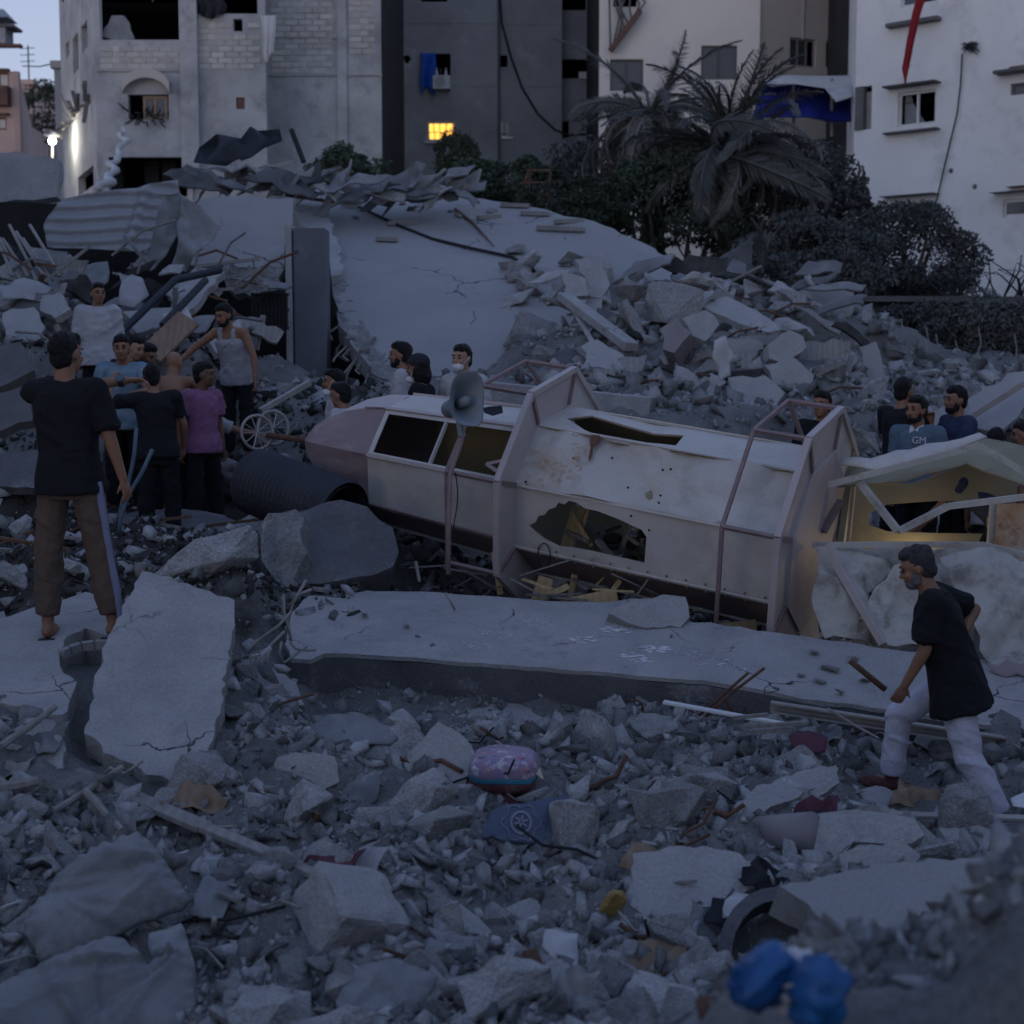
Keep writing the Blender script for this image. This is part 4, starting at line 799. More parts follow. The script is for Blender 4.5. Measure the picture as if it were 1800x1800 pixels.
def bush(name, px, py, Y, rad, n_, size, mat, label, cat, seed, stems=4, group=None, box=False):
    c = P(px, py, Y); base = Vector((c.x, c.y, min(hz(c.x, c.y), c.z - rad[2] * .6))); t = thing(name, label, cat, base, group=group)
    V, F_ = leaf_cloud(c - base, rad, n_, size, seed, box=box); obj('crown', np_mesh('crown', V, F_), mat, t)
    for k in range(stems):
        a = k * 2.4 + seed; q = (c - base) + Vector((math.cos(a) * rad[0] * .55, math.sin(a) * rad[1] * .5, rad[2] * .35)); b = Vector((math.cos(a) * rad[0] * .15, math.sin(a) * rad[1] * .15, -.1))
        MB().tube([b, b.lerp(q, .5) + Vector((.1 * math.sin(k * 3), 0, .1)), q], [.07, .05, .02], 6).build('stem', 'bark', t, local=True)
    return t
def frond_mesh(L, droop, seed, mat, w=.40, nl=70):
    rd_ = random.Random(seed); V = []; F_ = []; pts = []
    for i in range(nl + 1):
        t = i / nl; a = .55 - droop * t ** 1.3 * 1.9; pts.append(Vector((0, 0, 0)) if i == 0 else pts[-1] + Vector((math.cos(a), 0, math.sin(a))) * (L / nl))
    mb = MB(); mb.tube(pts[::3], [.035 * (1 - .8 * i / len(pts[::3])) + .006 for i in range(len(pts[::3]))], 5)
    for i in range(4, nl):
        t = i / nl; tan = (pts[i + 1] - pts[i - 1]).normalized(); up = Vector((-tan.z, 0, tan.x)); ln = w * (math.sin(math.pi * min(1, t * .9 + .12)) ** .6) * rd_.uniform(.75, 1.1)
        for s in (-1, 1):
            if rd_.random() < .06: continue
            d = (Vector((0, s, 0)) * .8 + tan * .75 + up * rd_.uniform(-.25, .35) + Vector((0, 0, -.5 * droop))).normalized(); q = pts[i]; wd = tan * .011
            mb.add([q - wd, q + wd, q + d * ln * .6 + wd * 1.1 - Vector((0, 0, .02)), q + d * ln - Vector((0, 0, .07 * ln)), q + d * ln * .6 - wd * 1.1], [(0, 1, 2, 4), (4, 2, 3)])
    me = bpy.data.meshes.new('frond'); me.from_pydata([tuple(q) for q in mb.v], [], mb.f); me.materials.append(M[mat]); return me
FR = {('g', k): frond_mesh(2.5, d, k, 'palm_green') for k, d in enumerate((.5, .8, 1.05, 1.3))}
FR.update({('d', k): frond_mesh(2.3, d, 20 + k, 'palm_dead', .32, 60) for k, d in enumerate((1.0, 1.25, 1.4))})
def palm(px, py, Y, base_z, n_up, n_side, n_dead, label, seed, sc=1.0, tr=.24):
    rd_ = random.Random(seed); c = P(px, py, Y); b = Vector((c.x + .15, c.y + .1, base_z)); t = thing('date_palm', label, 'palm tree', b); mb = MB(); k_ = 26; cl = c - b
    pts = [Vector((cl.x * (i / k_) ** 1.5, cl.y * i / k_, -.2 + (cl.z + .2) * i / k_)) for i in range(k_ + 1)]
    mb.tube(pts, [tr * (1.12 if i % 2 else .92) * (1.15 - .25 * i / k_) for i in range(k_ + 1)], 12); mb.build('trunk', 'bark', t, local=True)
    sk = MB()
    for i in range(46):     # old leaf bases under the crown
        a = rd_.uniform(0, 6.28); z = cl.z - rd_.uniform(.05, 1.1); sk.bar(Vector((cl.x + math.cos(a) * tr * .8, cl.y + math.sin(a) * tr * .8, z)), Vector((cl.x + math.cos(a) * tr * 2.2, cl.y + math.sin(a) * tr * 2.2, z + rd_.uniform(.1, .4))), .07, .04)
    sk.build('leaf_bases', 'palm_dead', t, local=True)
    def fr(kind, k, el, s):
        o = bpy.data.objects.new('frond', FR[kind, k]); COL.objects.link(o); o.parent = t; o.location = cl; o.scale = (s * rd_.uniform(.75, 1.15), s * rd_.uniform(.8, 1.1), s)
        o.rotation_euler = Euler((rd_.gauss(0, .6), -el, rd_.uniform(0, 6.28)), 'XYZ')
    for i in range(n_up): fr('g', rd_.choice((0, 1)), rd_.uniform(.4, .95), sc * rd_.uniform(.75, 1.05))
    for i in range(n_side): fr('g', rd_.choice((1, 2, 3)), rd_.uniform(-.35, .35), sc * rd_.uniform(.85, 1.15))
    for i in range(n_dead): fr('d', rd_.choice((0, 1, 2)), rd_.uniform(-1.1, -.4), sc * rd_.uniform(.7, 1.05))
    return t
palm(1278, 276, 30, 3.3, 16, 34, 44, 'large dusty date palm with spreading fronds before the cream house', 4, 1.1)
palm(1140, 205, 31.5, 3.6, 5, 14, 64, 'date palm with withered drooping fronds beside the larger palm', 9, 1.0)
bush('garden_tree', 1055, 310, 33.5, (1.0, 1.0, 1.5), 5700, 0.073, 'leaf_dusty', 'dusty drooping tree left of the date palms', 'tree', 11)
bush('garden_tree', 1400, 385, 31, (1.6, 1.2, 1.25), 10450, 0.066, 'leaf_dusty', 'dark dusty tree between the date palm and the white house', 'tree', 12)
bush('garden_tree', 1180, 400, 30, (1.8, 1.2, 1.5), 9500, 0.066, 'leaf', 'dark green growth under the withered date palm', 'tree', 23)
bush('round_bush', 1585, 455, 28, (1.25, 1.1, 1.0), 12350, 0.050, 'leaf_dusty', 'dense rounded bush against the white house wall', 'bush', 13)
bush('round_bush', 1430, 460, 27, (1.3, 1.0, .95), 10640, 0.053, 'leaf_dusty', 'low dark bush between date palm and rounded bush', 'bush', 14)
bush('round_bush', 1510, 478, 27.6, (.9, .8, .8), 7000, .05, 'leaf_dusty', 'bush filling the gap between the rounded bush and the low dark bush', 'bush', 33)
bush('low_bush', 608, 300, 38, (1.0, .8, .55), 4940, 0.059, 'leaf', 'small green bush at the foot of the block house', 'bush', 15)
bush('low_bush', 898, 325, 32, (1.15, .9, .62), 7980, 0.053, 'leaf', 'green bush behind the collapsed roof beside a metal frame', 'bush', 16)
bush('low_bush', 800, 272, 50, (.8, .8, .7), 2850, 0.066, 'leaf', 'small dark bush at the foot of the dark grey block', 'bush', 17)
bush('low_bush', 1010, 370, 29.5, (1.3, .9, .55), 6840, 0.053, 'leaf', 'dark low growth behind the right edge of the collapsed roof', 'bush', 24)
for i, x in enumerate((1545, 1640, 1735, 1830)):
    bush('hedge_plant', x, 592 + (i % 2) * 5, 23.5, (.75, .5, .58), 6270, 0.040, 'leaf_dusty', 'dusty hanging hedge plant over the garden wall', 'hedge', 40 + i, 3, 'hedge plants along the garden wall')
bush('street_tree', 74, 196, 84, (1.5, 1.2, 1.6), 3040, 0.106, 'leaf', 'conical green tree in front of the far beige house', 'tree', 18)
# young banana-like shoot, dead twigs
t = thing('young_palm_shoot', 'pale green upright shoot rising from the heap edge', 'plant', P(1340, 480, 22.5)); b = P(1340, 480, 22.5)
for k in range(5):
    o = bpy.data.objects.new('leaf', FR['g', k % 2]); COL.objects.link(o); o.parent = t; o.scale = (.36,) * 3; o.rotation_euler = (0, -1.0 - .1 * k, k * 1.3)
t = thing('bare_twigs', 'bare dead shrub branches at the foot of the white house', 'shrub', P(1750, 520, 25)); b = P(1750, 520, 25)
for k in range(22):
    a = random.uniform(-1, 1); q = Vector((a * .8, 0, -.1)); w1 = Vector((random.gauss(0, .2), random.gauss(0, .1), random.uniform(.3, .6))); w2 = w1 + Vector((random.gauss(0, .3), random.gauss(0, .1), random.uniform(.1, .5))); MB().tube([q, q + w1, q + w2, q + w2 + Vector((random.gauss(0, .3), 0, random.uniform(-.2, .25)))], [.018, .014, .009, .004], 5).build('branch', 'cloth_dark', t, local=True)
# garden wall and hanging roots
pl = Plane((1450, 660, 24.4), (1900, 668, 24.0), (1450, 525, 24.5)); B = thing('garden_wall', 'low dark garden wall with a coping behind the hedge', 'wall', P(1650, 660, 24.4))
plate(pl, [pl.uv(*q) for q in ((1490, 690), (2050, 700), (2050, 530), (1490, 528))], .25).build('wall', 'trim_dark', B)
MB().bar(P(1488, 526, 24.4), P(2055, 528, 24.0), .42, .09).build('coping', 'trim_dark', B)
for i, x in enumerate((1628, 1645, 1680, 1720, 1783, 1560)):
    q = P(x, 575 + 12 * (i % 3), 22.9); tag(MB().tube([q, q + Vector((.05, 0, -.25)), q + Vector((-.06 + .04 * i % .1, 0, -.5)), q + Vector((-.1, 0, -.8))], .014, 5).build('hanging_root', 'rope'), 'pale root hanging down in front of the garden wall', 'root', 'roots hanging before the garden wall')
# metal frame by the bush
B = thing('metal_stand', 'thin rusted metal stand behind the collapsed roof', 'metal stand', P(930, 372, 29.5))
for a, b in (((905, 372), (930, 300)), ((928, 372), (932, 296)), ((962, 375), (968, 300)), ((905, 345), (966, 345)), ((915, 322), (968, 322)), ((930, 300), (968, 300))): MB().tube([P(*a, 29.5), P(*b, 29.5)], .03, 6).build('bar', 'rust', B)
# ------------------------------------------------------------------ the collapsed building
def nplane(c, n_):
    n_ = Vector(n_).normalized(); u = Vector((1, 0, 0)); u = (u - n_ * u.dot(n_)).normalized(); v = n_.cross(u); return Plane(c, c + u, c + v)
def frag(name, label, cat, poly, Y, n_=(0, -.35, 1), t=.12, mat='slab', amp=.012, step=None, bump=.012, group=None, seed=1, parent=None, edge=.03, rstep=.09, fscale=2.5):
    """a broken plate whose face outline was surveyed as photo points on a plane at distance Y with normal n_"""
    cx = sum(q[0] for q in poly) / len(poly); cy = sum(q[1] for q in poly) / len(poly); pl = nplane(P(cx, cy, Y), n_)
    o2 = rough([pl.uv(*q) for q in poly], amp, rstep, seed)
    span = max(max(q[0] for q in o2) - min(q[0] for q in o2), .2)
    o = plate(pl, o2, t, (), step or span / 9, lambda a, b: bump * fbm((a + seed, b, seed), fscale, 4), None, edge, seed).build(name, mat, parent)
    if parent is None: tag(o, label, cat, group)
    return o
ROOF = Plane((640, 640, 20), (1000, 612, 20.4), (830, 345, 27.6))
if ROOF.n.z < 0: ROOF = Plane((1000, 612, 20.4), (640, 640, 20), (830, 345, 27.6))
RF = thing('collapsed_roof', 'huge grey concrete roof slab sloping down from the ridge of the ruin', 'roof slab', P(800, 560, 22))
out = [ROOF.uv(*q) for q in ((516, 372), (530, 405), (552, 450), (572, 492), (590, 540), (612, 590), (632, 622), (655, 655), (700, 690), (780, 690), (1000, 660), (1150, 640), (1230, 560), (1222, 480), (1190, 462), (1130, 425), (1060, 398), (960, 370), (850, 350), (740, 335), (600, 328), (530, 335))]
plate(ROOF, rough(out, .035, .25, 5), .28, (), .7, lambda a, b: .035 * fbm((a, b, 1), .5, 4), None, .008, 2).build('slab', 'slab_smooth', RF)
bo = [ROOF.uv(*q) for q in ((517, 374), (560, 352), (575, 385), (594, 440), (604, 490), (600, 500), (580, 505), (552, 455), (530, 408))]
pl2 = Plane(ROOF.w(0, 0, .16), ROOF.w(1, 0, .16), ROOF.w(0, 1, .16)); plate(pl2, rough(bo, .03, .18, 8), .2, (), .3, lambda a, b: .04 * fbm((a, b, 4), 2, 3)).build('edge_beam', 'slab', RF)
br = [ROOF.uv(*q) for q in ((572, 492), (606, 500), (640, 570), (672, 628), (720, 668), (700, 690), (655, 655), (632, 622), (612, 590), (590, 540))]
plate(Plane(ROOF.w(0, 0, .02), ROOF.w(1, 0, .02), ROOF.w(0, 1, .02)), rough(br, .06, .12, 9), .26, (), .14, lambda a, b: .10 * fbm((a, b, 7), 3.5, 4)).build('broken_edge', 'broken', RF)
for k in range(20):
    t = k / 19; x, y = 596 + 90 * t, 555 + 120 * t; q = ROOF.hit(x, y) + Vector((0, 0, -.1)); d = Vector((random.uniform(-.25, .15), random.uniform(-.5, -.2), -random.uniform(.2, .75)))
    MB().tube([q, q + d * .4 + Vector((.08, -.1, .03)), q + d * .75, q + d + Vector((random.uniform(-.1, .25), 0, random.uniform(-.1, .05)))], .016, 5).build('rebar', 'steel_bare', RF)
tag(MB().tube([ROOF.hit(*q) + Vector((0, 0, .04)) for q in ((585, 345), (640, 372), (700, 400), (760, 424), (830, 441), (900, 456), (935, 478), (960, 500))], .028, 6).build('cable_on_roof', 'cable'), 'dark cable lying down the sloping roof slab', 'cable')
tag(MB().tube([ROOF.hit(*q) + Vector((0, 0, .04)) for q in ((800, 372), (830, 395), (868, 437))], [.03, .022, .01], 6).build('metal_strip', 'rust'), 'thin dark strip pointing down the roof slab from the ridge debris', 'strip')
for i, (x, y, l, a) in enumerate(((710, 398, .55, .2), (680, 425, .35, -.2), (985, 405, .8, -.5), (1000, 395, .5, .3), (940, 380, .5, -.2), (860, 388, .4, .4), (760, 345, .4, .1), (905, 365, .5, -.3))):
    q = ROOF.hit(x, y); MB().bar(q + Vector((-l / 2, 0, .05)), q + Vector((l / 2, a * .4, .05 + a * .1)), .10, .07).build('splinter', 'wood_grey'); tag(COL.objects[-1], 'dark splinter lying on the sloping roof slab', 'debris', 'splinters on the roof slab')
# column and hanging wall left of the roof
C_ = thing('concrete_column', 'square grey concrete column carrying the left end of the collapsed roof', 'column', P(540, 665, 20.9))
q0, q1 = P(512, 400, 20.9), P(572, 668, 20.9); MB().box(((q0.x + q1.x) / 2 + .02, 21.15, (q0.z + q1.z) / 2 - .2), (q1.x - q0.x, .5, q0.z - q1.z + .4)).build('shaft', 'column', C_, bevel=.015)
MB().box((q0.x - .045, 21.1, (q0.z + q1.z) / 2 - .1), (.09, .42, q0.z - q1.z + .3)).build('edge_strip', 'slab', C_, bevel=.01)
frag('fallen_wall_slab', 'smooth grey wall panel hanging left of the concrete column', 'wall panel', ((352, 350), (420, 346), (515, 348), (512, 398), (508, 470), (440, 470), (370, 462), (300, 470), (330, 400)), 22.4, (.05, -.75, .65), .12, 'slab_smooth', .02, bump=.02, rstep=.2)
frag('parapet_fragment', 'thick grey parapet block perched at the far left of the ruin', 'wall fragment', ((-60, 268), (30, 266), (104, 280), (100, 345), (60, 352), (0, 356), (-60, 352)), 24.5, (.1, -1, .12), .35, 'slab', .02, bump=.02, rstep=.2)
pl = nplane(P(190, 385, 21.6), (.05, -.95, .3))
po = [pl.uv(*q) for q in ((75, 392), (108, 348), (200, 336), (312, 316), (318, 352), (300, 388), (280, 418), (262, 442), (150, 436), (82, 434))]
tag(plate(pl, rough(po, .008, .3, 3), .012, (), .032, lambda a, b: .030 * math.sin((b + .10 * fbm((a, b, 2), .5, 2)) * 36) + .07 * fbm((a, b, 5), .8, 2) + .10 * max(0, 1 - abs(a - .25 * b - .4) / .10)).build('corrugated_sheet', 'tin', smooth=True), 'large buckled corrugated metal sheet draped over the left ruin', 'metal sheet')
def fold_cloth(name, pts_px, Y, mat, label, seed, amp=.12, step=.08, n_=(0, -1, .25), t=.012, cat='cloth', fs=2.2, group=None):
    cx = sum(q[0] for q in pts_px) / len(pts_px); cy = sum(q[1] for q in pts_px) / len(pts_px); pl = nplane(P(cx, cy, Y), n_)
    o2 = rough([pl.uv(*q) for q in pts_px], step * .3, step * 1.6, seed)
    def d(a, b): 
        w_ = fbm((a * .6 + seed, b * .6, seed), fs * .7, 3); w2 = fbm((a * 2.6 + b * .8, b * .5, seed + 5), fs * 1.1, 2); return amp * (1 - 2.2 * abs(w_)) + amp * .8 * (.4 - 2 * abs(w2))
    return tag(plate(pl, o2, t, (), step, d, None, 0, seed).build(name, mat, smooth=True), label, cat, group)
fold_cloth('draped_cloth', ((290, 350), (318, 340), (330, 360), (322, 400), (300, 440), (270, 480), (225, 478), (262, 430), (280, 390)), 21.0, 'cloth_grey', 'long dusty cloth twisted down from the corrugated sheet', 2, .14)
fold_cloth('draped_cloth', ((322, 345), (352, 360), (380, 390), (372, 420), (350, 440), (325, 475), (305, 470), (318, 430), (312, 395)), 20.9, 'cloth_grey', 'crumpled dusty cloth folded beside the hanging wall panel', 4, .16)
fold_cloth('fallen_canopy', ((345, 298), (350, 262), (385, 246), (425, 248), (455, 232), (492, 228), (494, 240), (465, 262), (445, 285), (400, 296)), 27.5, 'pipe_black', 'black crumpled metal canopy on the ridge before the block house', 6, .30, .16, (0, -1, .4), cat='metal sheet')
MB().tube([P(512, 228, 27.6), P(534, 285, 27.4)], .05, 6).build('black_pole', 'cable'); tag(COL.objects[-1], 'short black pole leaning on the ridge beside the black canopy', 'pole')
for i in range(34):     # twisted sheets and boards along the ridge
    x = 350 + 480 * (i + random.random()) / 34; q = P(x, 318 + 24 * random.random() + (x - 560) * .055 - (18 if i % 3 == 0 else 0), 26.6 - random.random() * 1.2); w_, h_ = random.uniform(.4, 1.5), random.uniform(.2, .5)
    pl = nplane(q, (random.uniform(-.8, .6), -random.uniform(.3, 1), random.uniform(.4, 1)))
    o2 = rough([(-w_, -h_ * .6), (w_ * .8, -h_), (w_, h_ * .4), (-w_ * .4, h_)], .06, .3, i)
    tag(plate(pl, [(a * .5, b * .5) for a, b in o2], .03, (), .14, lambda a, b: .20 * fbm((a, b, i), 2.0, 3)).build('twisted_sheet', ('scrap', 'chunk', 'scrap', 'wood_grey')[i % 4], smooth=False), 'twisted dusty sheet in the debris along the roof ridge', 'debris', 'twisted sheets on the roof ridge')
for i in range(16):
    q = P(380 + 440 * random.random(), 305 + 45 * random.random(), 26.3); d = Vector((random.uniform(-1.2, 1.2), random.uniform(-.4, .4), random.uniform(-.25, .35))); tag(MB().bar(q, q + d, .06, .05).build('thin_bar', 'steel_bare' if i % 2 else 'rust'), 'thin bar sticking out of the ridge debris', 'bar', 'bars in the ridge debris')
for i in range(46):
    x = random.uniform(900, 1200); y = 440 + (x - 900) * .25 + random.uniform(0, 110); q = ROOF.hit(x, y); chunk(q.x, q.y, random.uniform(.2, .75), 'heap', random.random() < .7, .06, .45, q.z)
for i in range(60):
    x = 520 + 420 * random.random() ** 1.4; q = ROOF.hit(x, 338 + 40 * random.random() ** 2 + (x - 520) * .07); o = chunk(q.x, q.y, random.uniform(.12, .4), 'heap', True, .05, .3, q.z) if i < 18 else None
# what is left of the rooms behind: walls painted near black as shade
RW = thing('ruined_room_walls', 'room walls painted near black as shade in the gaps of the ruin', 'wall', P(540, 690, 22))
pl = nplane(P(580, 600, 21.9), (0, -1, 0)); plate(pl, [pl.uv(*q) for q in ((500, 430), (574, 430), (584, 520), (602, 565), (730, 585), (730, 705), (500, 705))], .15).build('wall', 'void_shade', RW)
pl = nplane(P(200, 500, 23.2), (0, -1, 0)); plate(pl, [pl.uv(*q) for q in ((-150, 350), (100, 358), (320, 360), (515, 470), (515, 640), (-150, 640))], .15).build('wall', 'void_shade', RW)
for i in range(40):
    x, y = random.uniform(0, 470), random.uniform(440, 600); q = P(x, y, 20.6 - (y - 440) / 80); d = Vector((random.uniform(-.9, .9), random.uniform(-.2, .2), random.uniform(-.5, .5)))
    tag((MB().bar(q, q + d, .06, .04) if i % 2 else MB().tube([q, q + d * .5 + Vector((0, 0, .1)), q + d], .018, 5)).build('wreck_stick', ('wood_grey', 'rust', 'scrap')[i % 3]), 'stick or rod jutting from the wreckage under the corrugated sheet', 'stick', 'sticks in the left wreckage')
for i in range(26):
    x, y = random.uniform(-20, 470), random.uniform(455, 610); w_, h_ = random.uniform(.3, .9), random.uniform(.2, .5); pl = nplane(P(x, y, 20.8 - (y - 440) / 75), (random.uniform(-.8, .8), -random.uniform(.4, 1), random.uniform(.1, .9)))
    tag(plate(pl, [(a * .5, b * .5) for a, b in rough([(-w_, -h_ * .7), (w_ * .8, -h_), (w_, h_ * .5), (-w_ * .3, h_)], .04, .2, i)], .03, (), .16, lambda a, b: .08 * fbm((a, b, i), 2, 3)).build('wreck_sheet', ('scrap', 'chunk', 'burnt', 'scrap', 'wood_grey')[i % 5]), 'torn sheet or board in the wreckage behind the crowd', 'debris', 'torn boards in the left wreckage')
# broken leftovers on the left
G_ = thing('window_grille', 'black iron window grille leaning below the wall panel', 'grille', P(470, 582, 20.3))
for k in range(10): x = 444 + k * 6.6; MB().tube([P(x, 515, 20.3), P(x + 1, 580, 20.3)], .02, 6).build('bar', 'cable', G_)
for y in (518, 545, 576): MB().bar(P(441, y, 20.32), P(508, y, 20.32), .04).build('rail', 'cable', G_)
frag('masonry_lump', 'pale crumbling masonry piece above the iron grille', 'masonry', ((392, 470), (440, 467), (500, 472), (502, 505), (470, 512), (430, 515), (398, 505)), 20.9, (.05, -1, .2), .3, 'broken', .06, .07, .10, edge=.05)
tag(MB().tube([P(205, 592, 17.9), P(308, 492, 18.6), P(388, 474, 19)], .05, 8).build('bent_pipe', 'pipe_black'), 'bent dark pipe rising behind the crowd towards the iron grille', 'pipe')
tag(MB().tube([P(285, 572, 18.0), P(362, 492, 18.7)], .045, 8).build('dark_pole', 'pipe_black'), 'straight dark pole leaning beside the bent pipe', 'pole')
tag(MB().bar(P(264, 626, 17.4), P(332, 560, 17.8), .30, .06, (0, -1, .4)).build('wooden_board', 'wood', bevel=.008), 'wide brown wooden board leaning behind the crowd', 'board')
LP = [((0, 500), (20, 492), (48, 488), (92, 512), (72, 536), (40, 528), (5, 530)), ((76, 520), (104, 515), (125, 543), (96, 560), (70, 545)), ((5, 550), (60, 540), (80, 575), (70, 600), (10, 590)), ((55, 440), (120, 446), (122, 480), (90, 510), (60, 480)), ((122, 470), (190, 462), (192, 500), (150, 520), (125, 500)),
      ((208, 476), (250, 492), (262, 520), (235, 545), (208, 530)), ((-20, 420), (40, 440), (50, 490), (-20, 500)), ((300, 520), (345, 470), (395, 478), (340, 540), (300, 560)), ((215, 548), (300, 540), (330, 560), (240, 585)), ((285, 560), (330, 545), (345, 580), (300, 600)), ((-30, 610), (35, 600), (60, 650), (0, 680)), ((360, 590), (420, 560), (430, 600), (380, 620)), ((-20, 690), (50, 680), (60, 740), (-20, 760)), ((-20, 800), (70, 790), (72, 860), (-20, 850))]
LM = ('tin_dust', 'slab', 'slab', 'cloth_grey', 'cloth_grey', 'tin_dust', 'cloth_dark', 'slab', 'slab', 'cloth_white', 'trim_dark', 'slab', 'trim_dark', 'darkface')
LN = ('pale crumpled panel lying highest in the pile left of the white tee', 'pale broken plate beside the crumpled panel on the left pile', 'large grey plate under the crumpled panel on the left pile', 'dusty sheet under the left end of the corrugated sheet', 'stained sheet hanging below the corrugated sheet', 'pale tin sheet standing behind the white tee', 'dark cloth under the parapet block on the far left', 'grey slab leaning behind the bent pipe', 'flat grey slab lying behind the white tee', 'white board among the debris behind the crowd', 'dark plate at the left border beside the pointing person', 'grey slab beside the tank top', 'dark board on the ground left of the pointing person', 'dark slab lying left of the pointing person')
LY = (19.6, 19.3, 19.0, 21.3, 21.2, 19.3, 22, 19.4, 18.6, 18.2, 15.5, 18.2, 14, 13)
for i, (q, mt, lb, Y) in enumerate(zip(LP, LM, LN, LY)):
    if 'cloth' in mt or 'tin' in mt: fold_cloth('crumpled_sheet', q, Y, mt, lb, 30 + i, .08, .09, (random.uniform(-.3, .3), -.8, .7), cat='sheet')
    else: frag('slab_fragment', lb, 'slab piece', q, Y, (random.uniform(-.3, .3), -.7, .8), .1, mt, .02, rstep=.12, seed=i)
for i in range(7):
    a = P(-20 + 12 * i, 395 + 12 * (i % 3), 20.6); b = P(22 + 14 * i, 485 + 8 * (i % 2), 20.2); tag(MB().tube([a, a.lerp(b, .5) + Vector((.05, 0, -.08)), b], .022, 5).build('bent_rod', 'steel_bare'), 'thin bent rod in the left pile under the parapet block', 'rod', 'bent rods under the parapet block')
# the dump around the crowd: wheel, ribbed pipe, boulders, standing slab
Wt = thing('wheelchair_wheels', 'pair of bare spoked wheels on an axle lying by the pale tee', 'wheels', P(462, 790, 14.6))
for k, (x, y) in enumerate(((452, 760), (480, 752))):
    c = P(x, y, 14.6 + .12 * k); n_ = Vector((.55, -.8, .1)).normalized(); e1 = n_.cross(Vector((0, 0, 1))).normalized(); e2 = n_.cross(e1); rr = .165
    wr = MB().tube([c + (e1 * math.cos(t) + e2 * math.sin(t)) * rr for t in np.linspace(0, 6.283, 29)], .016, 6, False).build('rim', 'steel_bare', Wt, smooth=True)
    for j in range(10): t = j * .628; MB().tube([c, c + (e1 * math.cos(t) + e2 * math.sin(t)) * rr], .006, 4).build('spoke', 'alu', wr)
MB().tube([P(470, 765, 14.7), P(545, 775, 14.3)], .03, 8).build('axle', 'rust', Wt)
tag(MB().bar(P(458, 722, 15.0), P(545, 672, 15.4), .06, .05).build('square_tube', 'steel_bare'), 'pale square steel tube slanting between the wheels and the chin mask', 'steel tube')
Rp = thing('ribbed_pipe', 'large black ribbed plastic pipe half buried beside the minaret cap', 'pipe', P(510, 900, 12.4)); a, b = P(448, 845, 12.7), P(606, 905, 12.0); pts = []; rr = []
for k in range(41): t = k / 40; pts.append(a.lerp(b, t)); rr.append(.27 + (.018 if k % 2 else 0))
MB().tube(pts, rr, 24, False).build('ribbed_wall', 'pipe_black', Rp, smooth=False); MB().tube([a, b], .235, 20, False).build('lining', 'cloth_dark', Rp, smooth=True)
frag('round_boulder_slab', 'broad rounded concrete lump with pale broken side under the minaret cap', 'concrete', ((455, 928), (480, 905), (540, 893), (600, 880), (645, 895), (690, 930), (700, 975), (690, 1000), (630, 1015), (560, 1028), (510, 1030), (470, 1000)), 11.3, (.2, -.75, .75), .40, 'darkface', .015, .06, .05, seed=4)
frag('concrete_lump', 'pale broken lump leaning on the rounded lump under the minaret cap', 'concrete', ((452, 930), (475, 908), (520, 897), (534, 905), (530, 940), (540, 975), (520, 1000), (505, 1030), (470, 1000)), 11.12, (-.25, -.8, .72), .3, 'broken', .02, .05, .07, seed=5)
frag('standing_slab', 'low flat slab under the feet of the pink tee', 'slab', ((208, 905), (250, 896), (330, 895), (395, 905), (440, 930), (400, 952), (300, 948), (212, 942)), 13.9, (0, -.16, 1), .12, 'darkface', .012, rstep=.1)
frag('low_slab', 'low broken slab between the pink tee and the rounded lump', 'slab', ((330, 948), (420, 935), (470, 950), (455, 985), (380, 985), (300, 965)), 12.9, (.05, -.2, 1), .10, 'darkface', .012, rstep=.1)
for i, pp in enumerate((((205, 925), (216, 880), (226, 850), (236, 800), (240, 752)), ((208, 960), (212, 910), (226, 870), (250, 830), (268, 790)))):
    tag(MB().tube([P(*q, 12.9 - .2 * i) for q in pp], .018, 7).build('plastic_hose', 'tee_slate', smooth=True), 'thin grey hose curving up between the pointing person and the pink tee', 'hose', 'hoses before the crowd')
frag('back_beam', 'long low concrete beam behind the long slab', 'beam', ((400, 1032), (520, 1030), (800, 1046), (1050, 1060), (1200, 1048), (1208, 1072), (1000, 1085), (700, 1072), (415, 1058)), 10.9, (0, -.2, 1), .34, 'slab', .012, rstep=.12)
frag('beam_end_chunk', 'grey block on the far edge of the long slab beside the pole', 'concrete', ((1070, 1078), (1110, 1058), (1165, 1046), (1205, 1050), (1212, 1085), (1195, 1104), (1120, 1100)), 10.35, (.1, -.75, .7), .22, 'slab', .012, rstep=.06)
# ------------------------------------------------------------------ the fallen sheet-metal minaret
AX0 = Vector((2.288, 11.2, .986)); _az, _el, ROLL = .474, .141, -.134
AX = Vector((-math.cos(_az) * math.cos(_el), math.sin(_az) * math.cos(_el), math.sin(_el)))
_w = -AX.cross(Vector((0, 0, 1))).normalized(); _v = (-_w).cross(AX)
def ring(t, r, i):
    th = ROLL + i * math.pi / 4; return AX0 + AX * t + (_v * math.cos(th) + _w * math.sin(th)) * r
TB, TB1, TL, TT = 2.228, 2.673, 3.676, 4.69; RM, RL, RB = .69, .571, 1.015
MN = thing('fallen_minaret', 'fallen octagonal sheet-metal minaret with pink cap and two balconies', 'minaret', (AX0 + AX * 2.2) * Vector((1, 1, 0)) if False else Vector((.6, 12.0, .1)))
def facet(t0, r0, t1, r1, i): return Plane(ring(t1, r1, i), ring(t0, r0, i), ring(t1, r1, i + 1)), (ring(t1, r1, i), ring(t0, r0, i), ring(t0, r0, i + 1), ring(t1, r1, i + 1))
def loc2(pl, q): return ((q - pl.o).dot(pl.u), (q - pl.o).dot(pl.v))
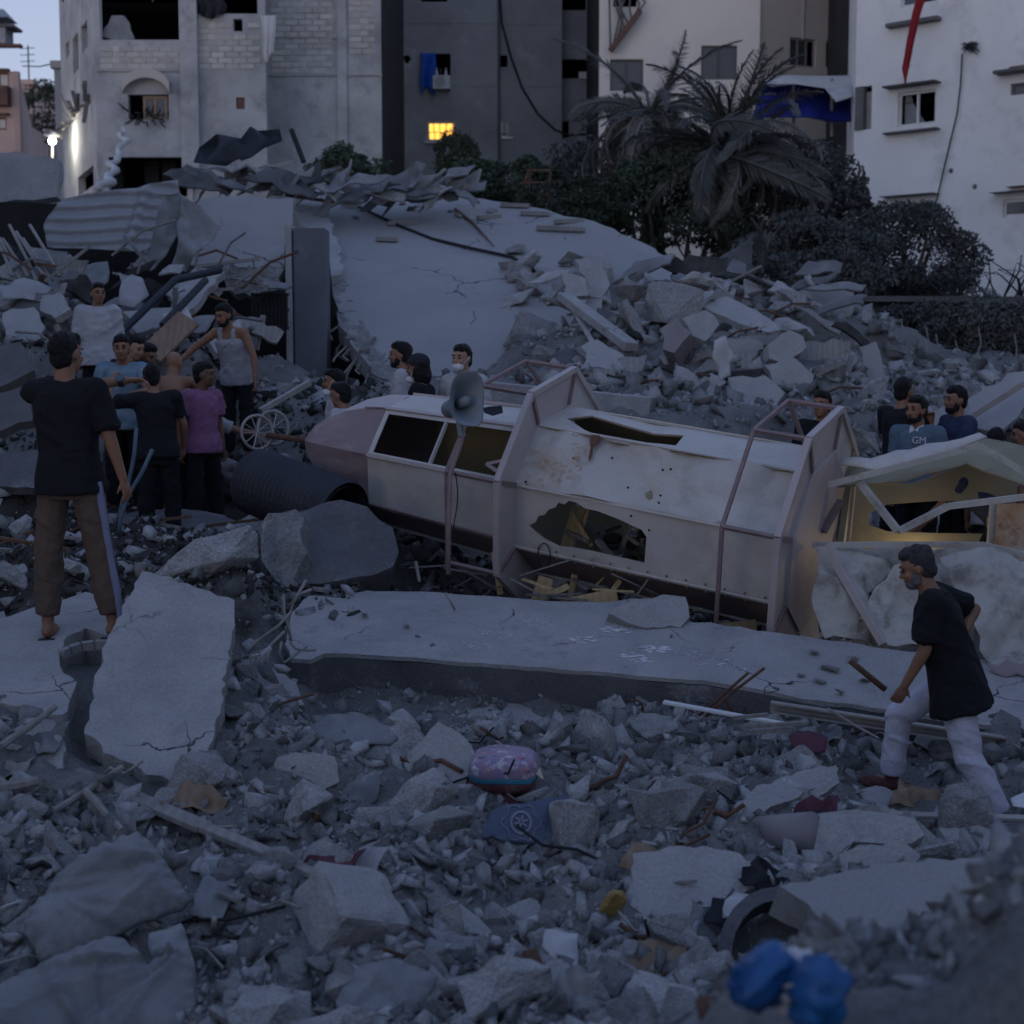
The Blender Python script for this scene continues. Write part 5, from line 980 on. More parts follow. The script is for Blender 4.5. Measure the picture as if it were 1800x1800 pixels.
def clampin(poly, pts, m_=.02):
    c = Vector((sum(q[0] for q in poly) / 4, sum(q[1] for q in poly) / 4)); r_ = []
    for q in pts:
        v = Vector(q)
        for k in range(60):
            if inpoly(v.x + (v.x - c.x) * m_, v.y + (v.y - c.y) * m_, poly): break
            v = c + (v - c) * .97
        r_.append((v.x, v.y))
    return r_
def panel(name, t0, r0, t1, r1, i, mat, hole_px=None, hole_uv=None, dent=.012, step=.09, inner=None, fs=1.8):
    pl, c4 = facet(t0, r0, t1, r1, i); po = [loc2(pl, q) for q in c4]; hs = []
    if hole_px: hs = [clampin(po, [pl.uv(*q) for q in hole_px])]
    if hole_uv: hs = [[tuple(Vector(po[0]).lerp(Vector(po[1]), a).lerp(Vector(po[3]).lerp(Vector(po[2]), a), b)) for a, b in hole_uv]]
    cen = (ring(t0, r0, i) + ring(t1, r1, i + 1)) / 2; sgn = 1 if pl.n.dot(cen - (AX0 + AX * ((t0 + t1) / 2))) > 0 else -1
    W0 = max(q[0] for q in po)
    def d(a, b):
        e = min(1, min(a, W0 - a) / .15 if W0 else 1); return sgn * dent * max(0, e) * (fbm((a + i * 3, b, i), fs, 3) - .2)
    o = plate(pl, rough(po, 0, .15), .010 * sgn, hs, step, d).build(name, mat, MN)
    if inner:
        pl2 = Plane(pl.w(0, 0, -.016 * sgn), pl.w(1, 0, -.016 * sgn), pl.w(0, 1, -.016 * sgn)); plate(pl2, rough(po, 0, .15), .004 * sgn, hs, step * 2, d).build('lining', inner, MN)
    return o
hCD = ((929, 924), (940, 919), (945, 908), (956, 906), (962, 897), (975, 893), (980, 884), (992, 887), (1000, 880), (1013, 883), (1030, 893), (1051, 897), (1089, 912), (1129, 931), (1137, 943), (1133, 990), (1084, 980), (1040, 968), (1009, 962), (984, 960), (956, 948), (940, 935))
hAB = ((995, 736), (1040, 731), (1075, 738), (1150, 756), (1203, 764), (1188, 783), (1160, 778), (1110, 770), (1060, 768), (1028, 756))
panel('wall_panel', -.02, RM, TB, RM, 0, 'hull', hAB, dent=.03, inner='hull_in')
panel('wall_panel', -.02, RM, TB, RM, 1, 'hull', dent=.11, inner='hull_in', step=.05)
panel('wall_panel', -.02, RM, TB, RM, 2, 'hull', hCD, dent=.03, inner='hull_in')
panel('wall_panel', -.02, RM, TB, RM, 3, 'hull_mauve', dent=.02, inner='hull_in')  # underside facet: its shade is put into the darker reddish paint
panel('wall_panel', -.02, RM, TB, RM, 5, 'hull', dent=.02, inner='hull_in'); panel('wall_panel', -.02, RM, TB, RM, 6, 'hull', dent=.02, inner='hull_in'); panel('wall_panel', -.02, RM, TB, RM, 7, 'hull', dent=.02, inner='hull_in')
# folded seams along the edges, rivets
for i in (0, 1, 2, 3, 4): MB().bar(ring(0, RM + .004, i), ring(TB, RM + .004, i), .022, .014, (ring(1, 1, i) - AX0 - AX).normalized()).build('seam', 'hull', MN)
for i in (2, 3):
    for k in range(13): 
        q = ring(.15 + k * .155, RM + .004, i + .06 if i == 3 else i + .92) ; MB().ball(q, .010, None, 6, 4).build('rivet', 'steel_paint', MN)
for (x, y) in ((1165, 826), (1104, 857), (1179, 825), (1161, 871), (1158, 884), (924, 847), (926, 853), (1109, 907), (1141, 932), (1076, 805)):
    pl, _c = facet(0, RM, TB, RM, 1); MB().ball(pl.hit(x, y), (.010, .010, .010), None, 7, 5).build('bullet_hole', 'cable', MN)
# rust and dirt patches: thin flakes of scaled paint
pl, _c = facet(0, RM, TB, RM, 1); sg = 1 if pl.n.dot(_w) > 0 else -1
for k in range(230):
    x, y = random.gauss(988, 24), random.gauss(808, 17); q = pl.uv(x, y); s_ = random.uniform(.004, .014)
    if k == 0: fl = MB()
    n0 = [pl.w(q[0] + s_ * math.cos(t) * random.uniform(.5, 1.3), q[1] + s_ * math.sin(t) * random.uniform(.5, 1.3), sg * .022) for t in (0, 1.26, 2.5, 3.77, 5.0)]; fl.quad(*n0)
o = fl.build('rust_flakes', 'rust_white', MN); o['kind'] = 'stuff'
frp = ((1042, 767), (1056, 768), (1058, 778), (1052, 785), (1044, 790), (1043, 802), (1038, 815), (1036, 808), (1040, 790), (1038, 778))
plate(Plane(pl.w(0, 0, sg * .024), pl.w(1, 0, sg * .024), pl.w(0, 1, sg * .024)), [pl.uv(*q) for q in frp], .003).build('dirt_run', 'rust', MN)
q = [ring(-.025, RM + .004, i) for i in range(8)]; pl = Plane(q[0], q[2], q[4]); plate(pl, [loc2(pl, z) for z in q], .012, (), .14, lambda a, b: .01 * fbm((a, b, 2), 3, 2)).build('end_plate', 'hull_pink', MN)
# lantern
r1 = RM * .94
panel('lantern_panel', TB + .02, r1, TL, RL, 0, 'hull', dent=.015, inner='hull_in')
panel('lantern_panel', TB + .02, r1, TL, RL, 1, 'hull', hole_uv=((.03, .10), (.97, .10), (.97, .93), (.03, .93)), dent=.004)
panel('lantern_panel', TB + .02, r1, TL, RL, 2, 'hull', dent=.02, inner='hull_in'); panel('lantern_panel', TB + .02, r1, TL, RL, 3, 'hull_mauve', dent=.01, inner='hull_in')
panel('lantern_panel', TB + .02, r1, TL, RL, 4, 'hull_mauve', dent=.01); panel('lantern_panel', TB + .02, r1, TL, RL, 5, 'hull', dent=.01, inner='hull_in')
panel('lantern_panel', TB + .02, r1, TL, RL, 6, 'hull', dent=.01, inner='hull_in'); panel('lantern_panel', TB + .02, r1, TL, RL, 7, 'hull', dent=.01, inner='hull_in')
def lr(t, i, dr=0): f_ = (t - TB) / (TL - TB); return ring(t, r1 + (RL - r1) * f_ + dr, i)
for i in range(8): MB().bar(lr(TB, i, .006), lr(TL, i, .006), .03, .02, (ring(1, 1, i) - AX0 - AX).normalized()).build('corner_post', 'hull_pink' if i != 3 else 'steel_paint', MN)
for t in (TB + .84,): MB().bar(lr(t, 1, -.01), lr(t, 2, -.01), .018, .03).build('window_bar', 'hull', MN)
for a, b in (((TB + .1, 1.55), (TB + .34, 1.75)), ((TB + .34, 1.75), (TB + .1, 1.95))): MB().bar(lr(a[0], a[1], -.05), lr(b[0], b[1], -.05), .025).build('inner_brace', 'hull_pink', MN)
_q = Plane((845, 720, 11.9), (885, 715, 11.9), (850, 712, 12.1))
fold_cloth('rag', ((848, 716), (862, 712), (882, 711), (884, 722), (866, 727), (852, 724)), 11.55, 'cloth_dark', 'small dark rag lying on the lantern roof of the minaret', 77, .02, .03, (0, -.4, 1), .006)
# cap: a faceted ogive
OG = [(0, 1.0), (.22, .94), (.45, .80), (.66, .60), (.84, .36), (.96, .15), (TT - TL, .02)]
for i in range(8):
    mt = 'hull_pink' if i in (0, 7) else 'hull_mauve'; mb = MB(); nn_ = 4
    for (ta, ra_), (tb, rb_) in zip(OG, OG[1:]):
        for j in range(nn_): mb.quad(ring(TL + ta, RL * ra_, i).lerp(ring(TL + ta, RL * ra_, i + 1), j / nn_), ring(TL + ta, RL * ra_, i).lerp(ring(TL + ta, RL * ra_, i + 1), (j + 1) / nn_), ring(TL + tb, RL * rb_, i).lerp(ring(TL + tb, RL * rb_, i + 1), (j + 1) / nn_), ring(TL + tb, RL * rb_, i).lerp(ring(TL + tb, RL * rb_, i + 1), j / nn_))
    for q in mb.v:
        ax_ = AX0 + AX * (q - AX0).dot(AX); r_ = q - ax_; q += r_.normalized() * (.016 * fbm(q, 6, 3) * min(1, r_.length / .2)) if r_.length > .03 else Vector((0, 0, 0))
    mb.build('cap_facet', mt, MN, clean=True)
for i in (1, 2, 3): MB().bar(ring(TL, RL + .008, i), ring(TL + .22, RL * .94 + .008, i), .016, .01).build('cap_seam', 'hull_mauve', MN)
# balconies: floor ring of panels, frame, thin cage ring
for (tA, tC, rb) in ((0, .41, 1.02), (TB, TB1, 1.005)):
    for i in range(8):
        q = [ring(tA, RM + .005, i), ring(tA, rb - .02, i), ring(tA, rb - .02, i + 1), ring(tA, RM + .005, i + 1)]; pl = Plane(q[0], q[1], q[2]); po = [loc2(pl, z) for z in q]
        plate(pl, po, .014, (), .12, lambda a, b: .006 * fbm((a, b, i), 3, 2)).build('balcony_panel', 'hull_pink' if i in (0, 1, 2, 3) else 'hull', MN)
        MB().bar(ring(tA, rb, i), ring(tA, rb, i + 1), .045, .05, AX).build('rim_bar', 'hull_pink', MN)
        MB().bar(ring(tA - .012, RM + .02, i), ring(tA - .012, rb - .03, i), .030, .020, AX).build('radial_rib', 'steel_paint', MN)
        if False: qm = (ring(tA, RM, i) + ring(tA, RM, i + 1)) / 2; qo = (ring(tA, rb, i) + ring(tA, rb, i + 1)) / 2; MB().bar(qm - AX * .03, qo.lerp(qm, .06) - AX * .03, .03, .045, AX).build('radial_rib', 'steel_paint', MN)
        if (tA == 0 and i not in (5, 6)) or tA > 0: MB().bar(ring(tC, rb, i), ring(tC, rb, i + 1), .028, .028, AX).build('cage_bar', 'steel_paint', MN)
        MB().bar(ring(tA, rb, i), ring(tC, rb, i), .028, .028, AX.orthogonal()).build('cage_link', 'steel_paint', MN)
MB().bar(ring(TB, 1.0, 4), ring(TB1, 1.0, 3), .10, .02).build('bent_flap', 'steel_bare', MN)
tag(MB().tube([ring(TB1 - .02, 1.03, 2) + Vector((.06, -.03, -t * .55)) + Vector((.02 * math.sin(t * 5), 0, 0)) for t in np.linspace(0, 1, 9)], .005, 5).build('thin_wire', 'cable'), 'thin wire hanging from the balcony corner by the loudspeaker pole', 'wire')
q = facet(0, RM, TB, RM, 2)[0]; tag(MB().tube([q.hit(956 + 11 * math.sin(t), 976 - 22 * math.cos(t)) + Vector((0, -.03, 0)) for t in np.linspace(0, 6.28, 22)], .005, 5, False).build('wire_loop', 'cable'), 'loop of thin wire hanging below the torn hole of the minaret', 'wire')
# loudspeaker horn on its bent pole
HN = thing('loudspeaker', 'grey horn loudspeaker on a bent pole above the minaret balcony', 'loudspeaker', P(812, 765, 10.9)); hc = P(818, 705, 10.9); hd = Vector((.42, -.86, .22)).normalized(); hx = hd.cross(Vector((0, 0, 1))).normalized(); hx = (hx * math.cos(.12) + hx.cross(hd) * math.sin(.12)); hy = hx.cross(hd)
mb = MB(); ns = 28; prof = [(-.20, .035, .05), (-.12, .05, .075), (-.05, .075, .115), (0, .10, .15), (.04, .122, .185), (.06, .135, .205)]; base = len(mb.v); ring_pts = []
for (z, a, b) in prof + [(.052, .125, .195), (.03, .110, .168), (-.02, .083, .125), (-.08, .055, .08), (-.12, .03, .04)]:
    for k in range(ns):
        t = 2 * math.pi * k / ns; cx, sy = math.cos(t), math.sin(t); f_ = 1 / (abs(cx) ** 3 + abs(sy) ** 3) ** (1 / 3); mb.v.append(hc + hd * (z + (.03 * sy * sy - .035 * cx * cx if z > 0 else 0)) + hx * (a * f_ * cx) + hy * (b * f_ * sy))
for j in range(10):
    for k in range(ns): a = j * ns + k; b = j * ns + (k + 1) % ns; mb.f.append((a, b, b + ns, a + ns))
mb.build('bell', 'horn', HN, smooth=True); MB().tube([hc - hd * .12, hc - hd * .02, hc + hd * .03, hc + hd * .035], [.035, .04, .032, .001], 14).build('inner_tube', 'horn', HN, smooth=True)
MB().tube([hc - hd * .2, hc - hd * .21, hc - hd * .31, hc - hd * .32], [.03, .065, .065, .04], 14).build('driver', 'horn', HN); MB().tube([hc - hd * .1 - hy * .12, P(812, 768, 10.9)], .028, 8).build('yoke', 'horn', HN)
MB().tube([P(813, 764, 10.9), P(808, 785, 10.88), P(797, 815, 10.85), P(791, 838, 10.82), P(789, 900, 10.8), P(788, 1010, 10.75)], .018, 8).build('pole', 'steel_paint', HN, smooth=True)

# ------------------------------------------------------------------ the burst lower section of the minaret on the right
SHL = thing('burst_minaret_section', 'burst open lower section of the minaret, frame bent and sheets torn', 'minaret section', Vector((3.2, 11.2, -.05)))
def pbar(pts, Y, w_, mat='hull_dirt_shade', name='frame_bar'):
    YY = Y if hasattr(Y, '__len__') else [Y] * len(pts)
    for k in range(len(pts) - 1): MB().bar(P(*pts[k], YY[k]), P(*pts[k + 1], YY[k + 1]), w_, w_ * .8).build(name, mat, SHL)
pbar(((1456, 852), (1722, 783), (1820, 842)), (10.9, 10.7, 10.6), .055); pbar(((1510, 846), (1579, 934), (1666, 890), (1830, 870)), (10.9, 10.7, 10.7, 10.6), .055)
pbar(((1428, 958), (1600, 957), (1730, 958), (1840, 985)), (10.75, 10.6, 10.5, 10.4), .05); pbar(((1742, 958), (1748, 880)), 11.6, .06); pbar(((1458, 955), (1475, 1000), (1552, 1132)), (10.45, 10.4, 10.2), .055, 'hull_pink')
pbar(((1475, 960), (1490, 850), (1500, 770)), (11.6, 11.7, 11.8), .05, 'hull_in'); pbar(((1446, 935), (1478, 880)), (11.2, 11.3), .05, 'steel_paint')
pbar(((1700, 975), (1820, 1000)), (10.4, 10.3), .05)
pl = nplane(P(1640, 905, 12.15), (.1, -1, .05))
plate(pl, [pl.uv(*q) for q in ((1470, 990), (1780, 990), (1790, 830), (1700, 815), (1600, 850), (1475, 850))], .015, [[pl.uv(*q) for q in ((1528, 903), (1560, 887), (1650, 880), (1737, 884), (1735, 938), (1640, 937), (1560, 934), (1528, 922))]], .12, lambda a, b: .03 * fbm((a, b, 3), 1.4, 3)).build('back_sheet', 'hull_in', SHL)
pl = nplane(P(1640, 830, 11.6), (.0, -.5, .9))
plate(pl, rough([pl.uv(*q) for q in ((1472, 862), (1560, 850), (1625, 838), (1668, 820), (1700, 812), (1830, 868), (1830, 800), (1725, 762), (1690, 770), (1560, 812), (1500, 825))], .01, .15, 3), .012, (), .1, lambda a, b: .10 * fbm((a, b, 8), 1.5, 3)).build('roof_sheet', 'hull_in', SHL, smooth=True)
fold = ((1478, 800), (1530, 806), (1600, 790), (1660, 775), (1722, 760), (1735, 768), (1650, 800), (1560, 830), (1480, 812))
pl = nplane(P(1600, 795, 10.95), (-.1, -.6, .8)); plate(pl, rough([pl.uv(*q) for q in fold], .008, .1, 4), .012, (), .08, lambda a, b: .05 * fbm((a, b, 2), 2.5, 3)).build('torn_flap', 'hull', SHL, smooth=True)
pl = nplane(P(1775, 925, 11.5), (-.3, -1, .1)); plate(pl, [pl.uv(*q) for q in ((1748, 985), (1850, 990), (1850, 885), (1752, 885))], .012, (), .1, lambda a, b: .02 * fbm((a, b, 5), 3, 3)).build('rusty_sheet', 'rust_white', SHL)
def crumple(poly, Y, n_, mat, seed, amp=.08, fs=2.0, holes=(), step=.06):
    cx = sum(q[0] for q in poly) / len(poly); cy = sum(q[1] for q in poly) / len(poly); pl = nplane(P(cx, cy, Y), n_)
    o2 = rough([pl.uv(*q) for q in poly], .014, .07, seed); rd_ = random.Random(seed); us_ = [q[0] for q in o2]; vs_ = [q[1] for q in o2]; cr = []
    for k in range(26): cr.append((rd_.uniform(min(us_), max(us_)), rd_.uniform(min(vs_), max(vs_)), rd_.uniform(0, 6.28), rd_.choice((-1, 1, 1)) * amp * rd_.uniform(.2, .6), rd_.uniform(.015, .06), rd_.uniform(.15, .5)))
    def d(a, b):
        h_ = amp * 1.4 * fbm((a + seed, b, seed), fs * .5, 2)
        for (u, v, t, am, wd, ln) in cr:
            x = (a - u) * math.cos(t) + (b - v) * math.sin(t); y = -(a - u) * math.sin(t) + (b - v) * math.cos(t)
            if abs(x) < ln and abs(y) < .3: h_ += am * (1 - abs(x) / ln) * math.exp(-abs(y) / wd)
        return h_
    return plate(pl, o2, .005, [[pl.uv(*q) for q in h] for h in holes], .03, d).build('torn_sheet', mat, SHL, smooth=True)
crumple(((1430, 965), (1520, 975), (1570, 1000), (1520, 1060), (1560, 1128), (1448, 1125), (1425, 1050)), 10.5, (.15, -.8, .5), 'hull_dirt_shade', 3, .09, 3.2, holes=[((1505, 1085), (1520, 1072), (1518, 1110), (1506, 1112))])
crumple(((1540, 1030), (1570, 1000), (1640, 990), (1720, 1000), (1730, 1060), (1700, 1135), (1560, 1130), (1520, 1070)), 10.35, (-.1, -.75, .6), 'hull_dirt_shade', 5, .10, 3.0)
crumple(((1650, 985), (1720, 965), (1830, 990), (1850, 1070), (1850, 1180), (1760, 1190), (1720, 1150), (1690, 1060)), 10.0, (-.15, -.7, .65), 'hull_dirt_shade', 7, .15, 3.4)
crumple(((1440, 965), (1600, 960), (1740, 960), (1720, 1010), (1600, 1020), (1480, 1010)), 10.85, (.0, -1, .1), 'hull_dirt_shade', 9, .10, 3.0)
crumple(((1735, 1165), (1850, 1160), (1850, 1195), (1745, 1180)), 9.6, (0, -.8, .5), 'hull_mauve', 11, .015)
for k in range(40):      # broken boards and lumps lying inside the hull, seen through the torn hole
    t_ = random.uniform(.85, 1.95); q = ring(t_, RM * random.uniform(.35, .8), random.uniform(3.3, 5.4)); d = AX * random.uniform(-.25, .25) + _v * random.uniform(-.05, .22) + _w * random.uniform(-.15, .15)
    tag((MB().bar(q, q + d, random.uniform(.03, .10), .03) if k % 3 else MB().ball(q, (random.uniform(.05, .1), .07, .05), Euler((k, k * 2, 0)).to_matrix(), 7, 5)).build('inner_board', ('burnt', 'wood_grey', 'chunk', 'burnt')[k % 4]), 'dark broken debris inside the torn hole of the minaret', 'debris', 'debris inside the minaret')
# planks and splintered wood below the hull, in the assumed lamp's light
for i, (a, b, Y, w_) in enumerate((((992, 975), (1018, 890), 12.1, .11), ((1003, 900), (1040, 960), 12.0, .035), ((1018, 945), (1034, 895), 12.05, .03), ((945, 1060), (960, 1015), 11.7, .12), ((930, 1062), (1000, 1030), 11.6, .05), ((985, 1065), (1085, 1045), 11.5, .1), ((880, 1045), (868, 970), 11.9, .05), ((1060, 1062), (1090, 1020), 11.5, .04), ((1000, 1062), (1010, 1010), 11.8, .05), ((1260, 1108), (1330, 1100), 11.2, .1))):
    tag(MB().bar(P(*a, Y), P(*b, Y), w_, .022, (0, -1, .1)).build('splintered_plank', 'wood_new', bevel=.003), 'pale splintered plank under the minaret, lit yellow', 'plank', 'splintered planks under the minaret')
for i in range(26):
    x = random.uniform(720, 1300); q = P(x, 1030 + random.uniform(-20, 25) + (x - 900) * .08, random.uniform(11.2, 12.2)); d = Vector((random.uniform(-.5, .5), random.uniform(-.2, .2), random.uniform(-.03, .3)))
    tag(MB().bar(q, q + d, random.uniform(.015, .05), .012).build('wood_splinter', 'wood_new' if i % 3 == 0 else 'wood_grey'), 'thin wood splinter in the dark under the minaret', 'splinter', 'wood splinters under the minaret')
# assumed lamp, itself out of sight: added to light the shell from within
LA = thing('assumed_work_lamp', 'assumed warm work lamp, added out of sight inside the burst minaret section', 'lamp', Vector((3.3, 11.9, hz(3.3, 11.9))))
zl = .60 - LA.location.z; MB().tube([(0, 0, -.05), (0, 0, zl - .06)], .018, 8).build('stand', 'black_plastic', LA, local=True); MB().tube([(0, 0, zl - .06), (0, 0, zl + .0)], [.05, .06], 12).build('housing', 'black_plastic', LA, local=True); MB().ball((0, 0, zl + .06), (.05, .05, .06), None, 12, 8).build('bulb', 'assumed_lamp_warm', LA, local=True, smooth=True)
for k in range(3): t = k * 2.09; MB().tube([(0, 0, .25), (.22 * math.cos(t), .22 * math.sin(t), -.05)], .012, 6).build('leg', 'black_plastic', LA, local=True)
ld = bpy.data.lights.new('assumed_work_lamp_light', 'POINT'); ld.energy = .4; ld.color = (1, .72, .36); ld.shadow_soft_size = .06; lo = bpy.data.objects.new('light', ld); COL.objects.link(lo); lo.parent = LA; lo.location = (0, 0, zl + .2)  # warm light added with the assumed lamp
# ------------------------------------------------------------------ people
BAKE = []          # (object, voxel size, wrinkle)
def limb(mb, a, b, r0, r1, n=12):
    a = Vector(a); b = Vector(b); mb.tube([a, a.lerp(b, .25), a.lerp(b, .6), b], [r0, r0 + (r1 - r0) * .12, r0 + (r1 - r0) * .6, r1], n); mb.ball(a, r0, None, 10, 6); mb.ball(b, r1, None, 10, 6)
def loft(mb, rows, X, Yv, n=20):
    """rows: (centre, half width, half depth) rings spanned by the axes X and Yv"""
    base = len(mb.v)
    for c, a, b in rows:
        for k in range(n):
            t = 2 * math.pi * k / n; cx, sy = math.cos(t), math.sin(t); f_ = 1 / (abs(cx) ** 2.5 + abs(sy) ** 2.5) ** (1 / 2.5); mb.v.append(Vector(c) + X * (a * f_ * cx) + Yv * (b * f_ * sy))
    for j in range(len(rows) - 1):
        for k in range(n): a = base + j * n + k; b = base + j * n + (k + 1) % n; mb.f.append((a, b, b + n, a + n))
    mb.f.append(tuple(base + k for k in range(n - 1, -1, -1))); e = base + (len(rows) - 1) * n; mb.f.append(tuple(e + k for k in range(n)))
def hand(mb, wr, d, pn, s, k, fr):
    d = d.normalized(); pn = (pn - d * pn.dot(d)).normalized(); x = d.cross(pn) * s
    m3 = Matrix((x, pn, d)).transposed(); mb.ball(wr + d * .05 * k, (.040 * k, .017 * k, .056 * k), m3, 10, 8)
    for i, L in enumerate((.062, .074, .070, .054)):
        b = wr + d * .088 * k + x * ((i - 1.5) * .021 * k); m_ = b + (d * .82 + pn * .35).normalized() * L * .55 * k; e = m_ + (d * .35 + pn * .85).normalized() * L * .55 * k; mb.tube([b - d * .02, b, m_, e], [fr, fr, fr * .95, fr * .8], 8); mb.ball(e, fr * .8, None, 6, 4)
    b = wr + d * .025 * k - x * .034 * k; e = b + (d * .75 - x * .55 + pn * .25).normalized() * .055 * k; mb.tube([b + x * .015, b, e], [fr * 1.15, fr * 1.15, fr * .85], 8); mb.ball(e, fr * .85, None, 6, 4)
def build_person(sp):
    J = sp['J']; k = J['k']; near = sp.get('near'); T = J['T']; t = thing('person', sp['label'], 'person', sp['loc'], sp['rz']); vx = .0085 if near else .0125; fr = .0095 if near else .0115
    X = J['lean'] @ Vector((1, 0, 0)); Yv = J['lean'] @ Vector((0, 1, 0)); sk = sp.get('skin', 'skin'); mb = MB(); bk = 1.14 if sp.get('bulky') else 1.0
    tz = lambda z, y=0: T((0, y, z))
    loft(mb, [(tz(-.06), .135 * k, .10 * k), (tz(.02), .15 * k, .105 * k), (tz(.14), .135 * k, .095 * k), (tz(.28), .15 * k, .105 * k), (tz(.40), .165 * k, .11 * k), (tz(.48), .14 * k, .085 * k), (tz(.535), .06 * k, .06 * k)], X, Yv)
    for s in (-1, 1):
        limb(mb, T((s * .05, -.005, .50)), J['sho', s], .055 * k, .058 * k); limb(mb, J['sho', s], J['elb', s], .052 * k, .040 * k); limb(mb, J['elb', s], J['wri', s], .040 * k, .027 * k)
        fd = J['wri', s] - J['elb', s]; hand(mb, J['wri', s], fd + Vector((0, 0, -.02)), Vector((-s, .35, 0)) if fd.z < -.1 else Vector((0, -.2, -1)), s, k, fr)
        limb(mb, J['hip', s], J['knee', s], .078 * k, .055 * k); limb(mb, J['knee', s], J['ank', s], .052 * k, .036 * k)
        a = J['ank', s]; fd_ = Vector((s * .22, 1, 0)).normalized(); m3 = Matrix((fd_.cross(Vector((0, 0, 1))), fd_, Vector((0, 0, 1)))).transposed()
        mb.ball(a + fd_ * .055 + Vector((0, 0, -.045)), (.045 * k, .125 * k, .042 * k), m3, 12, 8); mb.ball(a + fd_ * .13 + Vector((0, 0, -.06)), (.05 * k, .065 * k, .026 * k), m3, 10, 6); mb.ball(a + fd_ * -.02 + Vector((0, 0, -.04)), (.036 * k, .04 * k, .045 * k), m3, 8, 6)
        if near:
            xr = m3 @ Vector((1, 0, 0))
            for i in range(5): q = a + fd_ * (.175 - .008 * abs(i - 1)) + xr * (s * -1) * ((2 - i) * .019) + Vector((0, 0, -.068)); mb.ball(q, .013, None, 6, 4)
    hr, hc = J['hr'], J['hc']; hp = lambda x, y, z: hc + hr @ Vector((x * k, y * k, z * k))
    limb(mb, J['nb'] - Vector((0, 0, .02)), hp(0, -.015, -.05), .062 * k, .055 * k)
    mb.ball(hp(0, -.008, .022), (.077 * k, .098 * k, .10 * k), hr, 18, 12); mb.ball(hp(0, .022, -.045), (.062 * k, .072 * k, .078 * k), hr, 16, 10); mb.ball(hp(0, .058, -.092), (.034 * k, .032 * k, .026 * k), hr, 10, 8)
    mb.ball(hp(0, .098, -.012), (.012 * k, .016 * k, .026 * k), hr, 8, 6); mb.ball(hp(0, .108, -.032), (.018 * k, .016 * k, .013 * k), hr, 8, 6); mb.ball(hp(0, .076, .030), (.058 * k, .022 * k, .014 * k), hr, 10, 6); mb.ball(hp(0, .082, -.066), (.026 * k, .016 * k, .013 * k), hr, 8, 6)
    for s in (-1, 1): mb.ball(hp(s * .078, -.008, -.008), (.011 * k, .020 * k, .033 * k), hr, 8, 6); mb.ball(hp(s * .042, .064, -.03), (.026 * k, .024 * k, .026 * k), hr, 8, 6)
    o = mb.build('body', sk, t, local=True, smooth=True); BAKE.append((o, vx, 0))
    def part(name, m_, mat, wr=0, vs=1.15): o_ = m_.build(name, mat, t, local=True, smooth=True); BAKE.append((o_, vx * vs, wr)); return o_
    # face
    for s in (-1, 1):
        MB().ball(hp(s * .032, .083, .004), (.014 * k, .010 * k, .0075 * k), hr, 8, 6).build('eye', 'eye', t, local=True, smooth=True); MB().ball(hp(s * .033, .092, .030), (.022 * k, .010 * k, .006 * k), hr, 8, 4).build('eyebrow', sp.get('hair', 'hair'), t, local=True)
    MB().ball(hp(0, .097, -.066), (.021 * k, .006 * k, .0035 * k), hr, 8, 4).build('mouth', 'skin_dark', t, local=True)
    hm = sp.get('hair', 'hair')
    if not sp.get('bald'):
        h = MB(); h.ball(hp(0, -.020, .038), (.083 * k, .100 * k, .098 * k), hr, 20, 12, lambda q: q if q.y < .35 or q.z > .25 else Vector((q.x * .9, q.y * .72, q.z))); h.ball(hp(0, -.05, -.02), (.074 * k, .062 * k, .075 * k), hr, 14, 8); h.ball(hp(0, .03, .085), (.066 * k, .058 * k, .048 * k), hr, 14, 8)
        if sp.get('longhair'): h.ball(hp(0, -.07, -.06), (.085 * k, .06 * k, .10 * k), hr, 14, 8); h.ball(hp(.07, -.02, -.05), (.03 * k, .05 * k, .09 * k), hr); h.ball(hp(-.07, -.02, -.05), (.03 * k, .05 * k, .09 * k), hr)
        part('hair', h, hm, .009, .7)
    if sp.get('cap'): h = MB(); h.ball(hp(0, -.012, .062), (.092 * k, .108 * k, .085 * k), hr, 18, 10); h.ball(hp(0, .10, .055), (.06 * k, .05 * k, .010 * k), hr, 14, 6); part('cap', h, 'cloth_dark', 0, .8)
    if sp.get('beard'):
        h = MB(); h.ball(hp(0, .048, -.088), (.052 * k, .052 * k, .040 * k), hr, 14, 8); h.ball(hp(0, .089, -.050), (.028 * k, .014 * k, .008 * k), hr, 8, 6)
        for s in (-1, 1): h.ball(hp(s * .058, .02, -.062), (.014 * k, .034 * k, .045 * k), hr, 8, 6)
        part('beard', h, sp['beard'], .003, .8)
    if sp.get('mask'):
        z = -.075 if sp['mask'] == 'mouth' else -.105; h = MB(); h.ball(hp(0, .060, z), (.060 * k, .056 * k, .042 * k), hr, 14, 10); part('face_mask', h, 'mask_white', .002, .8)
        for s in (-1, 1): MB().tube([hp(s * .055, .06, z + .02), hp(s * .078, .02, -.01), hp(s * .082, -.008, .022)], .003, 5).build('mask_strap', 'mask_white', t, local=True)
    # clothes
    hem = sp.get('hem', -.03)
    if sp.get('shirt'):
        m_ = MB(); tank = sp.get('tank'); g = bk
        rows = [(tz(hem - .05), .200 * k * g, .162 * k * g), (tz(hem + .05), .196 * k * g, .152 * k * g), (tz(.14), .165 * k * g, .122 * k * g), (tz(.28), .172 * k * g, .126 * k * g), (tz(.40), .184 * k, .130 * k)]
        rows += [(tz(.43), .15 * k, .118 * k), (tz(.445), .10 * k, .10 * k)] if tank else [(tz(.475), .168 * k, .112 * k), (tz(.525), .085 * k, .078 * k), (tz(.54), .07 * k, .066 * k)]
        loft(m_, rows, X, Yv, 26)
